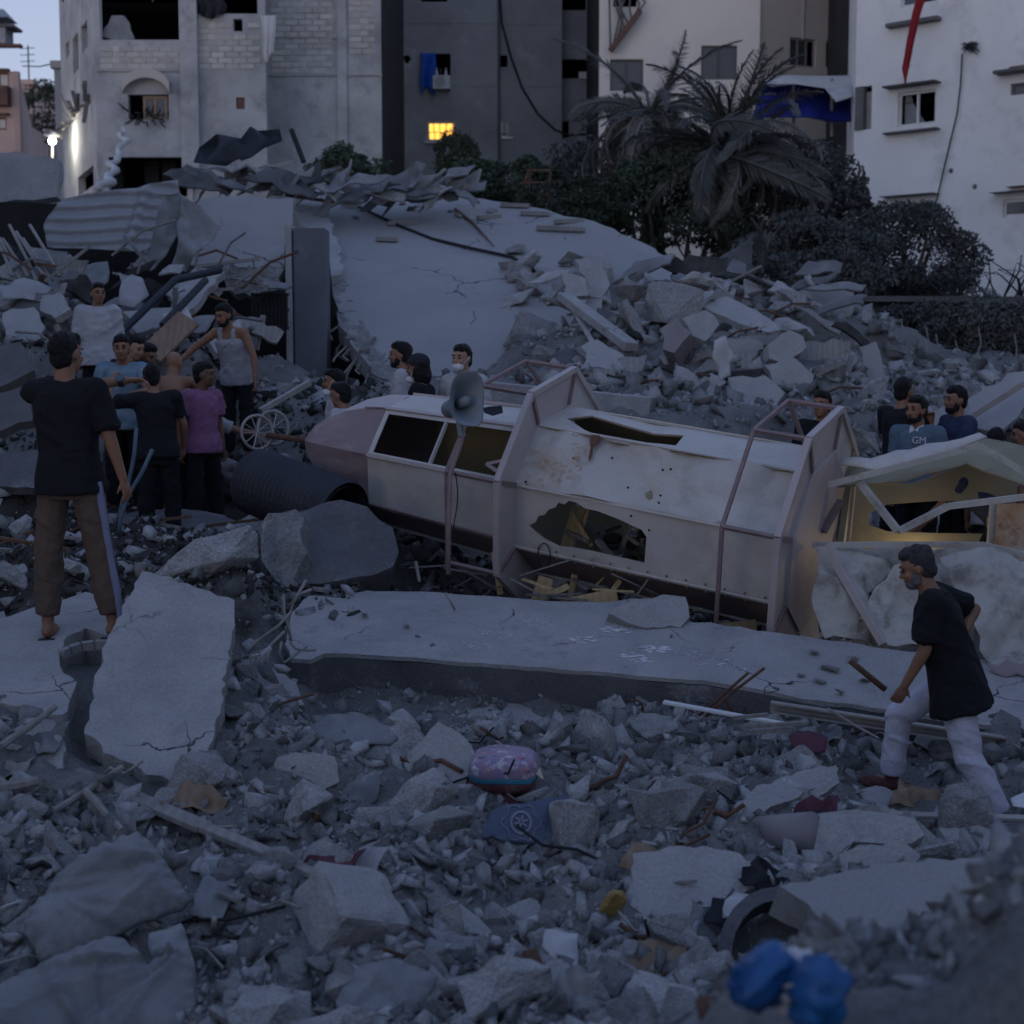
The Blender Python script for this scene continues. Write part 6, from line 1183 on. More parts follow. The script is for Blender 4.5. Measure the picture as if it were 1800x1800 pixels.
        for s in (-1, 1):
            if tank: m_.tube([T((s * .075, .095, .40)), T((s * .08, .055, .52)), T((s * .08, -.05, .53)), T((s * .075, -.10, .40))], .024 * k, 8); continue
            a, b = J['sho', s], J['elb', s]; sl = sp.get('sleeve', .68); limb(m_, T((s * .055, 0, .488)), a, .070 * k, .074 * k); e = a.lerp(b, min(sl, 1)); limb(m_, a, a.lerp(e, .75), .074 * k * g, .068 * k * g); m_.tube([a.lerp(e, .6), e], [.066 * k * g, .070 * k * g], 14)
        sh = part('shirt', m_, sp['shirt'], .016 if not near else .015, 1.0)
        if sp.get('yoke'):
            m_ = MB()
            for s in (-1, 1): limb(m_, T((s * .10, 0, .492)), J['sho', s].lerp(J['elb', s], .2), .073 * k, .074 * k)
            part('shoulder_yoke', m_, sp['yoke'], .004, 1.1)
        if sp.get('collar'):
            for s in (-1, 1): m_ = MB(); m_.bar(T((s * .06, .03, .555)), T((s * .025, .095, .505)), .05, .012, Yv); m_.build('collar', 'white_print', t, local=True)
        if sp.get('text'):
            tx, mt, size, off = sp['text']; cu = bpy.data.curves.new('print', 'FONT'); cu.body = tx; cu.size = size; cu.extrude = .002; cu.align_x = 'CENTER'; cu.align_y = 'CENTER'; o_ = bpy.data.objects.new('print', cu); COL.objects.link(o_)
            bpy.context.view_layer.update(); me = bpy.data.meshes.new_from_object(o_.evaluated_get(bpy.context.evaluated_depsgraph_get())); bpy.data.objects.remove(o_); me.materials.clear()
            o_ = obj('print', me, mt, t); o_.location = T((off[0], .150, .30 + off[1])); o_.rotation_euler = (math.pi / 2, 0, math.pi)
        if sp.get('emblem'):
            m_ = MB(); c = T((.115, -.115, hem - .0)); 
            for j in range(4): a = j * math.pi / 2 + .4; m_.ball(c + Vector((.012 * math.cos(a), -.012, .012 * math.sin(a))), (.009, .004, .009), None, 8, 5)
            m_.build('emblem', 'white_print', t, local=True)
    m_ = MB(); loft(m_, [(J['pel'] + Vector((0, 0, z * k)), w_ * k, d_ * k) for z, w_, d_ in ((-.13, .14, .115), (-.05, .162, .122), (.03, .160, .116), (.09, .152, .110))], Vector((1, 0, 0)), Vector((0, 1, 0)))
    for s in (-1, 1):
        h, kn, a = J['hip', s], J['knee', s], J['ank', s]; limb(m_, h, kn, .092 * k, .076 * k); m_.tube([kn, kn.lerp(a, .35), kn.lerp(a, .86 if sp.get('bare') else .93)], [.078 * k, .076 * k, .066 * k], 14); m_.ball(kn, .078 * k, None, 10, 8)
    part('trousers', m_, sp['trousers'], .014, 1.0)
    if sp.get('stripe'):
        for s in (1,):
            m_ = MB(); h, kn, a = J['hip', s], J['knee', s], J['ank', s]; off = Vector((.074 * k, -.035, 0))
            m_.tube([h + off * 1.25, kn + off, kn.lerp(a, .5) + off * .95, kn.lerp(a, .92) + off * .85], .024 * k, 8); part('side_stripe', m_, 'stripe_blue', .004, 1)
    for s in (-1, 1):
        if sp.get('bare'):
            a = J['ank', s]; fd_ = Vector((s * .22, 1, 0)).normalized(); m_ = MB().bar(a + fd_ * -.07 + Vector((0, 0, -.089)), a + fd_ * .20 + Vector((0, 0, -.089)), .10, .016); m_.build('sandal_sole', 'black_plastic', t, local=True, bevel=.005); continue
        a = J['ank', s]; fd_ = Vector((s * .22, 1, 0)).normalized(); m3 = Matrix((fd_.cross(Vector((0, 0, 1))), fd_, Vector((0, 0, 1)))).transposed(); m_ = MB()
        m_.ball(a + fd_ * .06 + Vector((0, 0, -.05)), (.052 * k, .14 * k, .045 * k), m3, 14, 8); m_.ball(a + fd_ * .13 + Vector((0, 0, -.06)), (.054 * k, .08 * k, .034 * k), m3, 12, 8); m_.ball(a + Vector((0, 0, -.03)), (.045 * k, .055 * k, .05 * k), m3, 10, 6)
        m_.build('shoe', 'shoe' if near else 'black_plastic', t, local=True, smooth=True)
    if sp.get('watch'):
        s = sp['watch']; q = J['elb', s].lerp(J['wri', s], .90); d = (J['wri', s] - J['elb', s]).normalized(); wt = thing('wristwatch', 'dark wristwatch on the pointing arm', 'watch', sp['loc'], sp['rz'])
        MB().tube([q - d * .015, q + d * .015], .036, 16).build('strap', 'black_plastic', wt, local=True); nn = Vector((0, -1, .5)); nn = (nn - d * nn.dot(d)).normalized(); MB().tube([q + nn * .026, q + nn * .046], .024, 16).build('dial', 'tee_slate', wt, local=True)
    if sp.get('tote'):
        m_ = MB(); loft(m_, [(J['pel'] + Vector((-.17, .05, z)), .05, .11) for z in (-.28, -.1, .05)], Vector((.4, -.9, 0)).normalized(), Vector((.9, .4, 0)).normalized()); tt = thing('tote_bag', 'cream cloth bag hanging at the side of the pale tee', 'bag', sp['loc'], sp['rz']); m_.build('bag_body', 'bag_cloth', tt, local=True, smooth=True)
        MB().tube([J['pel'] + Vector((-.17, .0, .05)), J['sho', -1] + Vector((0, 0, .06)), J['pel'] + Vector((-.17, .1, .05))], .012, 6).build('strap', 'bag_cloth', tt, local=True)
for sp in PEOPLE: build_person(sp)
def bake_all():
    for o, vx, wr in BAKE:
        m_ = o.modifiers.new('remesh', 'REMESH'); m_.mode = 'VOXEL'; m_.voxel_size = vx; m_.use_smooth_shade = True
        s_ = o.modifiers.new('smooth', 'SMOOTH'); s_.factor = .5; s_.iterations = 4
    dg = bpy.context.evaluated_depsgraph_get(); dg.update()
    for j, (o, vx, wr) in enumerate(BAKE):
        me = bpy.data.meshes.new_from_object(o.evaluated_get(dg)); o.modifiers.clear(); old = o.data; mats = list(old.materials); o.data = me; me.name = o.name
        if not me.materials:
            for q in mats: me.materials.append(q)
        if wr:
            n_ = len(me.vertices); co = np.empty(n_ * 3); me.vertices.foreach_get('co', co); co = co.reshape(-1, 3); nn = np.empty(n_ * 3); me.vertices.foreach_get('normal', nn); nn = nn.reshape(-1, 3)
            a, b = co[:, 0] + co[:, 1] * .8, co[:, 2] + .35 * co[:, 0] - .3 * co[:, 1]
            if o.name.startswith('hair') or o.name.startswith('beard'): d = vnoise(a * 60, b * 60, j) + vnoise(a * 30 + 9, co[:, 1] * 30, j + 1)
            else: r1_ = vnoise(a * 5 + j, b * 9 + a * 3, j); r2_ = vnoise(a * 9 - b * 5 + 40, b * 12, j + 1); d = (.28 - 2.0 * np.abs(r1_)) + .6 * (.28 - 2.0 * np.abs(r2_)) + .6 * vnoise(a * 3.5, b * 5 + j, j + 2)
            co += nn * ((np.clip(d, -.30, 1) * wr * 1.3) + (.007 if wr > .012 else 0))[:, None]; me.vertices.foreach_set('co', co.ravel()); me.update()
        me.polygons.foreach_set('use_smooth', [True] * len(me.polygons))
bake_all()
# ------------------------------------------------------------------ the long slab and the foreground
SL = thing('long_slab', 'long pale concrete slab lying across the rubble before the minaret', 'slab', P(950, 1200, 9.6))
LS = Plane((560, 1162, 9.75), (1790, 1290, 8.85), (560, 1050, 10.75))
if LS.n.z < 0: LS = Plane((1790, 1290, 8.85), (560, 1162, 9.75), (560, 1050, 10.75))
lo_ = [LS.uv(*q) for q in ((500, 1130), (515, 1075), (545, 1048), (640, 1052), (740, 1055), (765, 1068), (800, 1072), (900, 1070), (1000, 1077), (1200, 1090), (1330, 1108), (1440, 1120), (1560, 1140), (1850, 1170), (1860, 1290), (1700, 1268), (1520, 1243), (1415, 1228), (1300, 1206), (1180, 1194), (1040, 1180), (900, 1168), (760, 1160), (640, 1150), (570, 1148), (545, 1160), (512, 1158))]
plate(LS, rough(lo_, .012, .09, 3), .03, (), .16, lambda a, b: .012 * fbm((a, b, 1), 1.6, 4), None, .0015, 3).build('slab_top', 'slab', SL)
LS2 = Plane(LS.w(0, 0, -.032), LS.w(1, 0, -.032), LS.w(0, 1, -.032)); plate(LS2, rough(lo_, .010, .11, 8), .30, (), None, None, None, .001, 3).build('slab_body', 'darkface', SL)  # body darker than the top: shade of the front face put into the colour
for i, (x, y) in enumerate(((1120, 1158), (1150, 1142), (1085, 1108), (1020, 1126), (870, 1115), (945, 1095), (1255, 1165), (1210, 1150), (840, 1135), (1285, 1175))):   # white shoe-print smears
    c = LS.uv(x, y); a0 = random.uniform(-.4, .4); mb = MB()
    for k in range(42):
        q = (random.uniform(-1, 1), random.uniform(-1, 1))
        if q[0] ** 2 + q[1] ** 2 > 1: continue
        u = c[0] + q[0] * .115 * math.cos(a0) - q[1] * .04 * math.sin(a0); v = c[1] + q[0] * .115 * math.sin(a0) + q[1] * .06 * math.cos(a0); s_ = random.uniform(.004, .014) * (.6 if i > 3 else 1.3)
        hh = .012 * fbm((u, v, 1), 1.6, 4) + .003; mb.quad(*[LS.w(u + s_ * math.cos(t) * 1.4, v + s_ * .6 * math.sin(t), hh) for t in (0, 1.05, 2.1, 3.14, 4.2, 5.25)])
    mb.build('footprint_smear', 'chalk', SL)
for i, (x, y, l) in enumerate(((640, 1085, .1), (715, 1103, .07), (760, 1135, .05), (735, 1120, .04), (1180, 1120, .05), (1430, 1150, .1), (1460, 1180, .12), (1500, 1160, .08), (1440, 1200, .1), (1478, 1222, .1), (1405, 1190, .06), (1520, 1200, .08))):
    q = LS.hit(x, y); chunk(q.x, q.y, l * 1.2, 'front', True, .0, .2, q.z)
def rebar(px, Y, r_=.011, label='bent steel rod at the broken end of the long slab', group='steel rods at the end of the long slab', mat='steel_bare'):
    YY = Y if hasattr(Y, '__len__') else [Y] * len(px); return tag(MB().tube([P(*q, y) for q, y in zip(px, YY)], r_, 6).build('steel_rod', mat, smooth=True), label, 'steel rod', group)
rebar(((500, 1130), (505, 1100), (515, 1060), (538, 1020)), 9.9); rebar(((498, 1045), (500, 1080), (508, 1105), (512, 1130)), 9.85); rebar(((512, 1075), (490, 1100), (455, 1125), (420, 1165)), 9.75); rebar(((505, 1070), (525, 1045), (548, 1036)), 9.9); rebar(((510, 1128), (520, 1140), (540, 1143), (555, 1142)), 9.6); rebar(((500, 1110), (470, 1140), (430, 1155)), 9.6); rebar(((540, 1135), (500, 1165), (490, 1150), (495, 1128)), 9.6)
rr_ = dict(label='dark bent rod sticking up from the front edge of the long slab', group='rods at the front of the long slab', mat='rust')
rebar(((1228, 1258), (1270, 1222), (1316, 1182)), 8.9, .010, **rr_); rebar(((1240, 1260), (1290, 1215), (1344, 1174)), 8.85, .010, **rr_); rebar(((1270, 1222), (1280, 1240), (1288, 1252)), 8.9, .010, **rr_)
rebar(((1105, 1230), (1118, 1231), (1128, 1236), (1130, 1250)), 9.2, .008, **rr_); rebar(((1495, 1162), (1525, 1187), (1556, 1212)), 8.98, .02, 'dark metal rail lying on the long slab beside the striding person', None, 'rust')
rebar(((783, 1042), (800, 1072)), 10.5, .01, 'short pale rod on the back edge of the long slab', None)
ch = thing('steel_channel', 'long grey steel channel lying along the foot of the long slab', 'steel channel', P(1500, 1280, 8.7)); 
for dz, w_ in ((0, .012), (.055, .012)): MB().bar(P(1355, 1250, 9.05) + Vector((0, 0, dz)), P(1850, 1325, 8.75) + Vector((0, 0, dz)), .06, w_).build('flange', 'steel_bare', ch)
MB().bar(P(1355, 1250, 9.05) + Vector((0, .03, .027)), P(1850, 1325, 8.75) + Vector((0, .03, .027)), .01, .05).build('web', 'steel_bare', ch)
tag(MB().bar(P(1166, 1234, 8.9), P(1395, 1276, 8.65), .05, .02).build('white_strip', 'paper', bevel=.004), 'white painted wood strip at the foot of the long slab', 'strip')
for i, (a, b, w_) in enumerate((((1300, 1278), (1420, 1270), .03), ((1290, 1262), (1350, 1256), .025), ((1300, 1290), (1400, 1282), .025))): tag(MB().bar(P(*a, 8.55), P(*b, 8.6), w_, .02).build('thin_lath', 'wood_grey'), 'thin lath on the rubble below the white strip', 'lath', 'laths below the white strip')
# left tilted slab and the ring-shaped piece the pointing person stands on
frag('tilted_slab', 'tall pale concrete slab leaning left of the long slab', 'slab', ((250, 1003), (330, 1025), (412, 1055), (408, 1110), (398, 1170), (388, 1240), (368, 1310), (345, 1395), (300, 1370), (200, 1330), (148, 1290), (165, 1200), (190, 1120), (222, 1055)), 8.0, (.12, -.50, .85), .16, 'slab', .010, .07, .02, seed=6, rstep=.05)
_ft = (PEOPLE[0]['feet'][0] + PEOPLE[0]['feet'][1]) / 2; pl = nplane(_ft + Vector((0, 0, .0)), (.03, -.22, 1))
tag(plate(pl, rough([pl.uv(*q) for q in ((-80, 1120), (0, 1085), (80, 1062), (150, 1040), (205, 1050), (214, 1080), (190, 1115), (150, 1100), (118, 1120), (104, 1155), (112, 1185), (135, 1200), (110, 1255), (40, 1240), (-80, 1230))], .008, .06, 4), .30, (), .08, lambda a, b: .02 * fbm((a, b, 2), 3, 3)).build('arched_slab', 'slab'), 'slab with a half-round opening under the pointing person', 'slab')
for k in range(7):
    t0 = 2.9 - k * .36; t1 = t0 - .30; c = pl.uv(168, 1160); mb = MB(); v = [pl.w(c[0] + r_ * math.cos(t) * 1.0, c[1] + r_ * math.sin(t) * 1.0, h) for h in (-.02, .03) for (r_, t) in ((.20, t0), (.20, t1), (.235, t1), (.235, t0))]
    tag(mb.add(v, [(0, 1, 2, 3), (7, 6, 5, 4), (0, 4, 5, 1), (1, 5, 6, 2), (2, 6, 7, 3), (3, 7, 4, 0)]).build('lining_tile', 'slab_smooth'), 'flat tile lining the half-round opening beside the bare foot', 'tile', 'tiles round the half-round opening')
FG = [ # foreground slab pieces: outline, distance, normal, thickness, label
 (((690, 1212), (740, 1195), (830, 1215), (960, 1250), (1010, 1268), (920, 1285), (850, 1290), (800, 1300), (720, 1240)), 8.55, (0, -.3, 1), .10, 'slab', 'pointed flat slab just before the dark face of the long slab'),
 (((770, 1268), (818, 1296), (836, 1330), (800, 1430), (770, 1455), (690, 1430), (676, 1415), (720, 1330)), 7.45, (-.25, -.75, .65), .10, 'slab', 'upright slab shard left of the printed plastic pack'),
 (((478, 1335), (520, 1322), (588, 1330), (596, 1375), (560, 1392), (492, 1372)), 7.6, (.0, -.85, .55), .16, 'slab', 'square-cut block resting in the middle of the foreground rubble'),
 (((0, 1290), (50, 1262), (95, 1265), (112, 1300), (110, 1350), (60, 1362), (0, 1350)), 7.3, (.1, -.6, .8), .14, 'slab', 'five-sided slab at the left border below the arched slab'),
 (((20, 1395), (70, 1388), (98, 1420), (80, 1445), (30, 1440)), 6.9, (0, -.7, .7), .1, 'slab', 'small slab piece under the crossing sticks'),
 (((1390, 1395), (1440, 1352), (1470, 1345), (1476, 1375), (1420, 1420), (1345, 1430), (1300, 1425)), 7.45, (.1, -.7, .75), .07, 'slab', 'upper plate of the leaning stack right of the pack'),
 (((1290, 1420), (1330, 1380), (1440, 1345), (1474, 1350), (1455, 1372), (1380, 1410), (1310, 1440)), 7.6, (.25, -.5, .85), .06, 'slab', 'lower plate of the leaning stack right of the pack'),
 (((1490, 1395), (1540, 1380), (1600, 1400), (1560, 1420), (1500, 1425)), 7.6, (0, -.4, 1), .08, 'slab', 'flat slab piece below the striding person'),
 (((1112, 1500), (1200, 1488), (1300, 1500), (1350, 1540), (1330, 1560), (1265, 1590), (1230, 1620), (1200, 1690), (1150, 1640), (1108, 1590)), 6.2, (-.05, -.55, .85), .14, 'slab', 'broad slab right of the gold wrapper'),
 (((1440, 1545), (1560, 1520), (1690, 1508), (1860, 1505), (1860, 1640), (1700, 1650), (1560, 1690), (1520, 1700), (1470, 1640), (1420, 1590), (1370, 1560)), 6.1, (.05, -.45, .9), .16, 'slab_smooth', 'wide smooth slab at the right border before the pipe'),
 (((1475, 1500), (1510, 1485), (1590, 1482), (1618, 1505), (1600, 1530), (1585, 1548), (1520, 1535), (1480, 1520)), 6.7, (0, -.75, .65), .12, 'slab', 'oval slab piece lying against the concrete end of the pipe'),
 (((1650, 1455), (1720, 1450), (1790, 1470), (1760, 1500), (1670, 1495)), 7.0, (.1, -.5, .85), .12, 'slab', 'rough slab piece behind the wide smooth slab'),
 (((880, 1600), (940, 1575), (972, 1610), (950, 1650), (900, 1650)), 5.75, (.2, -.7, .7), .10, 'slab', 'tilted slab piece left of the gold wrapper'),
 (((740, 1570), (810, 1590), (866, 1640), (820, 1660), (770, 1640)), 5.8, (-.1, -.6, .8), .08, 'slab', 'dusty slab piece at the centre bottom'),
 (((920, 1740), (960, 1690), (1005, 1700), (1000, 1770), (930, 1800)), 5.1, (.1, -.7, .7), .10, 'slab', 'triangular slab piece at the bottom centre'),
 (((1060, 1230), (1090, 1222), (1105, 1255), (1080, 1282), (1058, 1270)), 8.5, (.2, -.9, .3), .14, 'slab', 'pointed upright chunk at the foot of the long slab'),
 (((430, 1180), (468, 1168), (520, 1200), (535, 1240), (470, 1240), (440, 1215)), 8.6, (.1, -.7, .7), .22, 'slab', 'big pale lump at the left end of the long slab')]
for i, (q, Y, n_, t_, mt, lb) in enumerate(FG):
    Y = gY(sum(z[0] for z in q) / len(q), sum(z[1] for z in q) / len(q), .05 if n_[2] > .8 else .02)
    frag('slab_piece', lb, 'slab piece', q, Y, n_, t_, mt, .008, .05, .014, seed=50 + i, rstep=.045, edge=.05)
# boxy block with dark side
bk_ = thing('concrete_block', 'large cut concrete block tipped on its corner in the dark hollow', 'concrete block', P(620, 1690, 5.7))
c = P(615, 1605, 5.85); rm_ = Euler((.55, .35, .75)).to_matrix(); _bm = bmesh.new(); bmesh.ops.create_cube(_bm, size=1); bmesh.ops.subdivide_edges(_bm, edges=_bm.edges, cuts=9, use_grid_fill=True); _bm.normal_update()
for _q in _bm.verts:
    e_ = sorted(abs(z) for z in _q.co); cut = max(0, e_[1] - .40) * .5; n0 = _q.co.copy(); _q.co = Vector((n0.x * .36, n0.y * .32, n0.z * .24)) * (1 - cut) + _q.normal * (.006 * fbm(n0, 5, 4) + (-.03 * max(0, fbm(n0 + Vector((4, 1, 2)), 2.5, 2)) if e_[1] > .38 else 0))
_me = bpy.data.meshes.new('block_body'); _bm.to_mesh(_me); _bm.free(); _me.transform(Matrix.Translation(c - bk_.location) @ rm_.to_4x4()); obj('block_body', _me, 'slab', bk_)
# arched cover with hollow
pl = nplane(P(1380, 1640, 5.75), (-.05, -.8, .6)); cx, cy = pl.uv(1378, 1690); ob = []; ib = []
for k in range(13): t = math.pi * k / 12; ob.append((cx + .26 * math.cos(t), cy + .30 * math.sin(t))); ib.append((cx + .205 * math.cos(t), cy + .245 * math.sin(t)))
tag(plate(pl, ob + ib[::-1], .16, (), None).build('arch_piece', 'darkface'), 'dark curved concrete arch over a hollow in the near right rubble', 'concrete arch')
# pipe with concrete collars
PP = thing('drain_pipe', 'mauve-grey drain pipe stub between two concrete collars', 'pipe', P(1375, 1500, 7)); a, b = P(1335, 1470, 7.05), P(1430, 1462, 6.85); MB().tube([a, b], .095, 24).build('tube', 'pipe_grey', PP, smooth=True)
frag('collar', '', '', ((1280, 1450), (1320, 1440), (1338, 1470), (1335, 1500), (1305, 1505), (1270, 1480)), 7.0, (.5, -.7, .5), .14, 'slab', .01, .04, .012, parent=PP); frag('collar', '', '', ((1412, 1440), (1440, 1432), (1540, 1428), (1605, 1440), (1625, 1470), (1600, 1485), (1500, 1480), (1470, 1520), (1425, 1545), (1408, 1500)), 6.85, (-.05, -.7, .7), .24, 'slab', .01, .04, .02, parent=PP)
# printed pack
pk = thing('printed_pack', 'plump plastic pack with pink and blue print and teal stripe on the rubble', 'plastic pack', P(886, 1405, gY(886, 1395))); c = P(886, 1352, gY(886, 1395)); rz = Matrix.Rotation(-.12, 3, 'Z') @ Matrix.Rotation(.12, 3, 'X')
def pillow(c, hx_, hy_, hz_, rot, nu=22, nv=14, e=.55, wob=.02, seed=0, z0=-1, z1=1, grow=0, wf=9):
    mb = MB(); vs = []
    for j in range(nv + 1):
        v = z0 + (z1 - z0) * j / nv; rr = (1 - abs(v) ** 2.6) ** .5 if abs(v) < 1 else .02
        rr = max(rr, .04)
        for i in range(nu):
            t = 2 * math.pi * i / nu; cx, sy = math.cos(t), math.sin(t); f_ = 1 / (abs(cx) ** 4 + abs(sy) ** 4) ** .25; q = Vector((cx * f_ * hx_ * (rr ** e), sy * f_ * hy_ * (rr ** e), v * hz_)); q *= 1 + wob * (fbm(q + Vector((seed, 0, 0)), wf, 3) if wf < 15 else .6 - 1.6 * abs(fbm(q + Vector((seed, 0, 0)), wf, 3))) * 3 + grow; vs.append(Vector(c) + rot @ q)
    fs = [(j * nu + i, j * nu + (i + 1) % nu, (j + 1) * nu + (i + 1) % nu, (j + 1) * nu + i) for j in range(nv) for i in range(nu)]; return mb.add(vs, fs + [tuple(range(nu - 1, -1, -1)), tuple(nv * nu + i for i in range(nu))])
pillow(c, .185, .15, .105, rz, seed=1, z0=-1, z1=-.22).build('lower_half', 'plastic_maroon', pk, smooth=True); pillow(c, .186, .151, .106, rz, seed=1, z0=-.24, z1=.02, nv=4, grow=.003).build('stripe', 'plastic_teal', pk, smooth=True); pillow(c, .185, .15, .105, rz, seed=1, z0=.02, z1=1).build('printed_top', 'print_pack', pk, smooth=True)
MB().add([c + rz @ Vector(q) for q in ((.15, -.06, .02), (.22, -.10, -.01), (.19, .03, .0), (.15, .05, .05))], [(0, 1, 2, 3)]).build('sealed_corner', 'plastic_cream', pk)
for k in range(5): q = c + rz @ Vector((-.13 + .065 * k, -.128 + .004 * abs(k - 2), .045)); MB().ball(q, (.026, .014, .020), rz, 12, 8).build('printed_swirl', ('bag_white', 'hull_pink', 'bag_white', 'bag_print', 'plastic_pink')[k], pk, smooth=True)
for k in range(4): q = c + rz @ Vector((-.10 + .065 * k, -.07, .094)); MB().ball(q, (.028, .018, .008), rz, 12, 8).build('printed_swirl', ('bag_print', 'tee_slate', 'bag_white', 'plastic_pink')[k], pk, smooth=True)
# dark printed bag with round emblem
pb = thing('printed_bag', 'torn navy plastic bag with a pale oval emblem below the pack', 'plastic bag', P(940, 1480, gY(940, 1470))); pl = nplane(P(935, 1440, gY(940, 1470) - .03), (.05, -.8, .6)); po = [pl.uv(*q) for q in ((848, 1478), (865, 1425), (900, 1412), (960, 1402), (998, 1393), (1012, 1420), (1022, 1458), (1000, 1482), (930, 1484))]
dd = lambda a, b: .02 * fbm((a, b, 3), 5, 3); plate(pl, rough(po, .006, .04, 2), .02, (), .025, dd).build('bag_sheet', 'bag_navy', pb, smooth=True); e0 = pl.uv(916, 1446)
mb = MB(); outer = [(e0[0] + .052 * math.cos(t), e0[1] + .058 * math.sin(t)) for t in np.linspace(0, 6.28, 25)[:-1]]; inner = [(e0[0] + .040 * math.cos(t), e0[1] + .045 * math.sin(t)) for t in np.linspace(0, 6.28, 25)[:-1]]
p3 = Plane(pl.w(0, 0, .006), pl.w(1, 0, .006), pl.w(0, 1, .006)); plate(p3, outer, .004, [inner], None, dd).build('emblem_ring', 'bag_print', pb)
for k in range(3): t = k * 1.05 + .3; mb = MB(); mb.bar(p3.w(e0[0] - .034 * math.cos(t), e0[1] - .034 * math.sin(t), .004), p3.w(e0[0] + .034 * math.cos(t), e0[1] + .034 * math.sin(t), .004), .010, .004, pl.n); mb.build('emblem_bar', 'bag_print', pb)
sc_ = [(e0[0] + (.085 + .010 * math.cos(6 * t)) * math.cos(t), e0[1] + (.088 + .010 * math.cos(6 * t)) * math.sin(t)) for t in np.linspace(0, 6.28, 49)[:-1]]; si = [(e0[0] + (q[0] - e0[0]) * .95, e0[1] + (q[1] - e0[1]) * .95) for q in sc_]; plate(p3, sc_, .004, [si], None, dd).build('emblem_border', 'bag_print', pb)
plate(p3, [pl.uv(*q) for q in ((995, 1420), (1003, 1410), (1018, 1450), (985, 1462))], .006, (), None, lambda a, b: .02).build('white_corner', 'bag_white', pb)
# gold wrapper, blue bag, other small bright things
g_ = thing('gold_wrapper', 'crinkled gold foil packet lying in the near rubble', 'wrapper', P(1078, 1615, gY(1078, 1612))); pillow(P(1078, 1590, gY(1078, 1612)), .045, .022, .068, Euler((.2, .55, .2)).to_matrix(), 14, 10, .6, .05, 3).build('packet', 'foil_gold', g_, smooth=False)
bb = thing('blue_plastic_bag', 'blurred blue and white plastic bag on the near mound', 'plastic bag', P(1390, 1790, 2.75)); fold_args = dict(amp=.03, step=.018)
c1_, c2_ = P(1345, 1720, 2.78), P(1440, 1750, 2.7); pillow(c1_, .062, .04, .040, Euler((.3, -.5, .3)).to_matrix(), 18, 12, .6, .16, 5, wf=26).build('bag_body', 'bag_blue', bb, smooth=True); pillow(c2_, .038, .045, .062, Euler((.2, .15, .5)).to_matrix(), 18, 12, .6, .16, 8, wf=26).build('bag_body', 'bag_blue', bb, smooth=True); pillow(P(1398, 1728, 2.8), .042, .045, .055, Euler((.2, .0, .1)).to_matrix(), 18, 12, .6, .16, 9, wf=26).build('printed_side', 'bag_white', bb, smooth=True)
for i, (x, y, Y, mt, lb) in enumerate(((930, 1690, 5.3, 'rust', 'small brown scrap of wood at the bottom centre'), (1245, 1775, 3.1, 'rust', 'blurred brown scrap left of the blue bag'), (440, 1300, 8.0, 'wood', 'small orange-brown scrap right of the tilted slab'))):
    tag(MB().bar(P(x, y - 20, Y), P(x + 12, y + 15, Y - .05), .06, .03).build('brown_scrap', mt, bevel=.006), lb, 'scrap')
q = P(1782, 1412, 7.7); fold_cloth('white_paper', ((1776, 1405), (1800, 1394), (1850, 1398), (1860, 1425), (1815, 1430), (1780, 1424)), 7.75, 'paper', 'crumpled white paper at the right border beside the rear foot', 12, .03, .04, (0, -.4, 1), .004, 'paper')
fold_cloth('red_rag', ((1385, 1300), (1420, 1285), (1455, 1300), (1450, 1325), (1400, 1330)), 8.4, 'tee_maroon', 'dusty dark red rag left of the striding person', 13, .03, .04, (0, -.4, 1), .01)
tag(MB().bar(P(1440, 1428, 7.6), P(1850, 1440, 7.2), .07, .02).build('flat_bar', 'steel_bare', bevel=.004), 'dusty flat steel bar lying below the striding person', 'steel bar')
tag(MB().tube([P(1115, 1478, 6.7), P(1250, 1505, 6.55), P(1428, 1540, 6.35)], .012, 6).build('thin_pipe', 'steel_bare'), 'thin pipe lying above the broad slab', 'pipe')
# planks, sticks
tag(MB().bar(P(118, 1352, 7.5), P(360, 1455, 6.75), .10, .03).bar(P(360, 1455, 6.75), P(628, 1566, 5.95), .075, .03).build('long_plank', 'wood_grey', bevel=.004), 'long splintered grey plank crossing the left foreground', 'plank')
for i, (a, b, Y0, Y1, r_, lb) in enumerate((((0, 1312), (98, 1242), 7.3, 7.6, .02, 'straight stick resting on the five-sided slab'), ((95, 1425), (215, 1348), 6.9, 7.2, .018, 'grey stick crossing the long plank at the left'), ((-10, 1385), (70, 1372), 7.0, 7.0, .03, 'thick grey stick at the left border'), ((150, 1390), (215, 1460), 7.0, 6.6, .02, 'bent grey rod above the sack'), ((1455, 1245), (1545, 1298), 8.6, 8.3, .008, 'thin twig by the striding person'))):
    tag(MB().tube([P(*a, Y0), P((a[0] + b[0]) / 2, (a[1] + b[1]) / 2 + 2, (Y0 + Y1) / 2), P(*b, Y1)], [r_, r_ * .95, r_ * .8], 7).build('stick', 'wood_grey'), lb, 'stick')
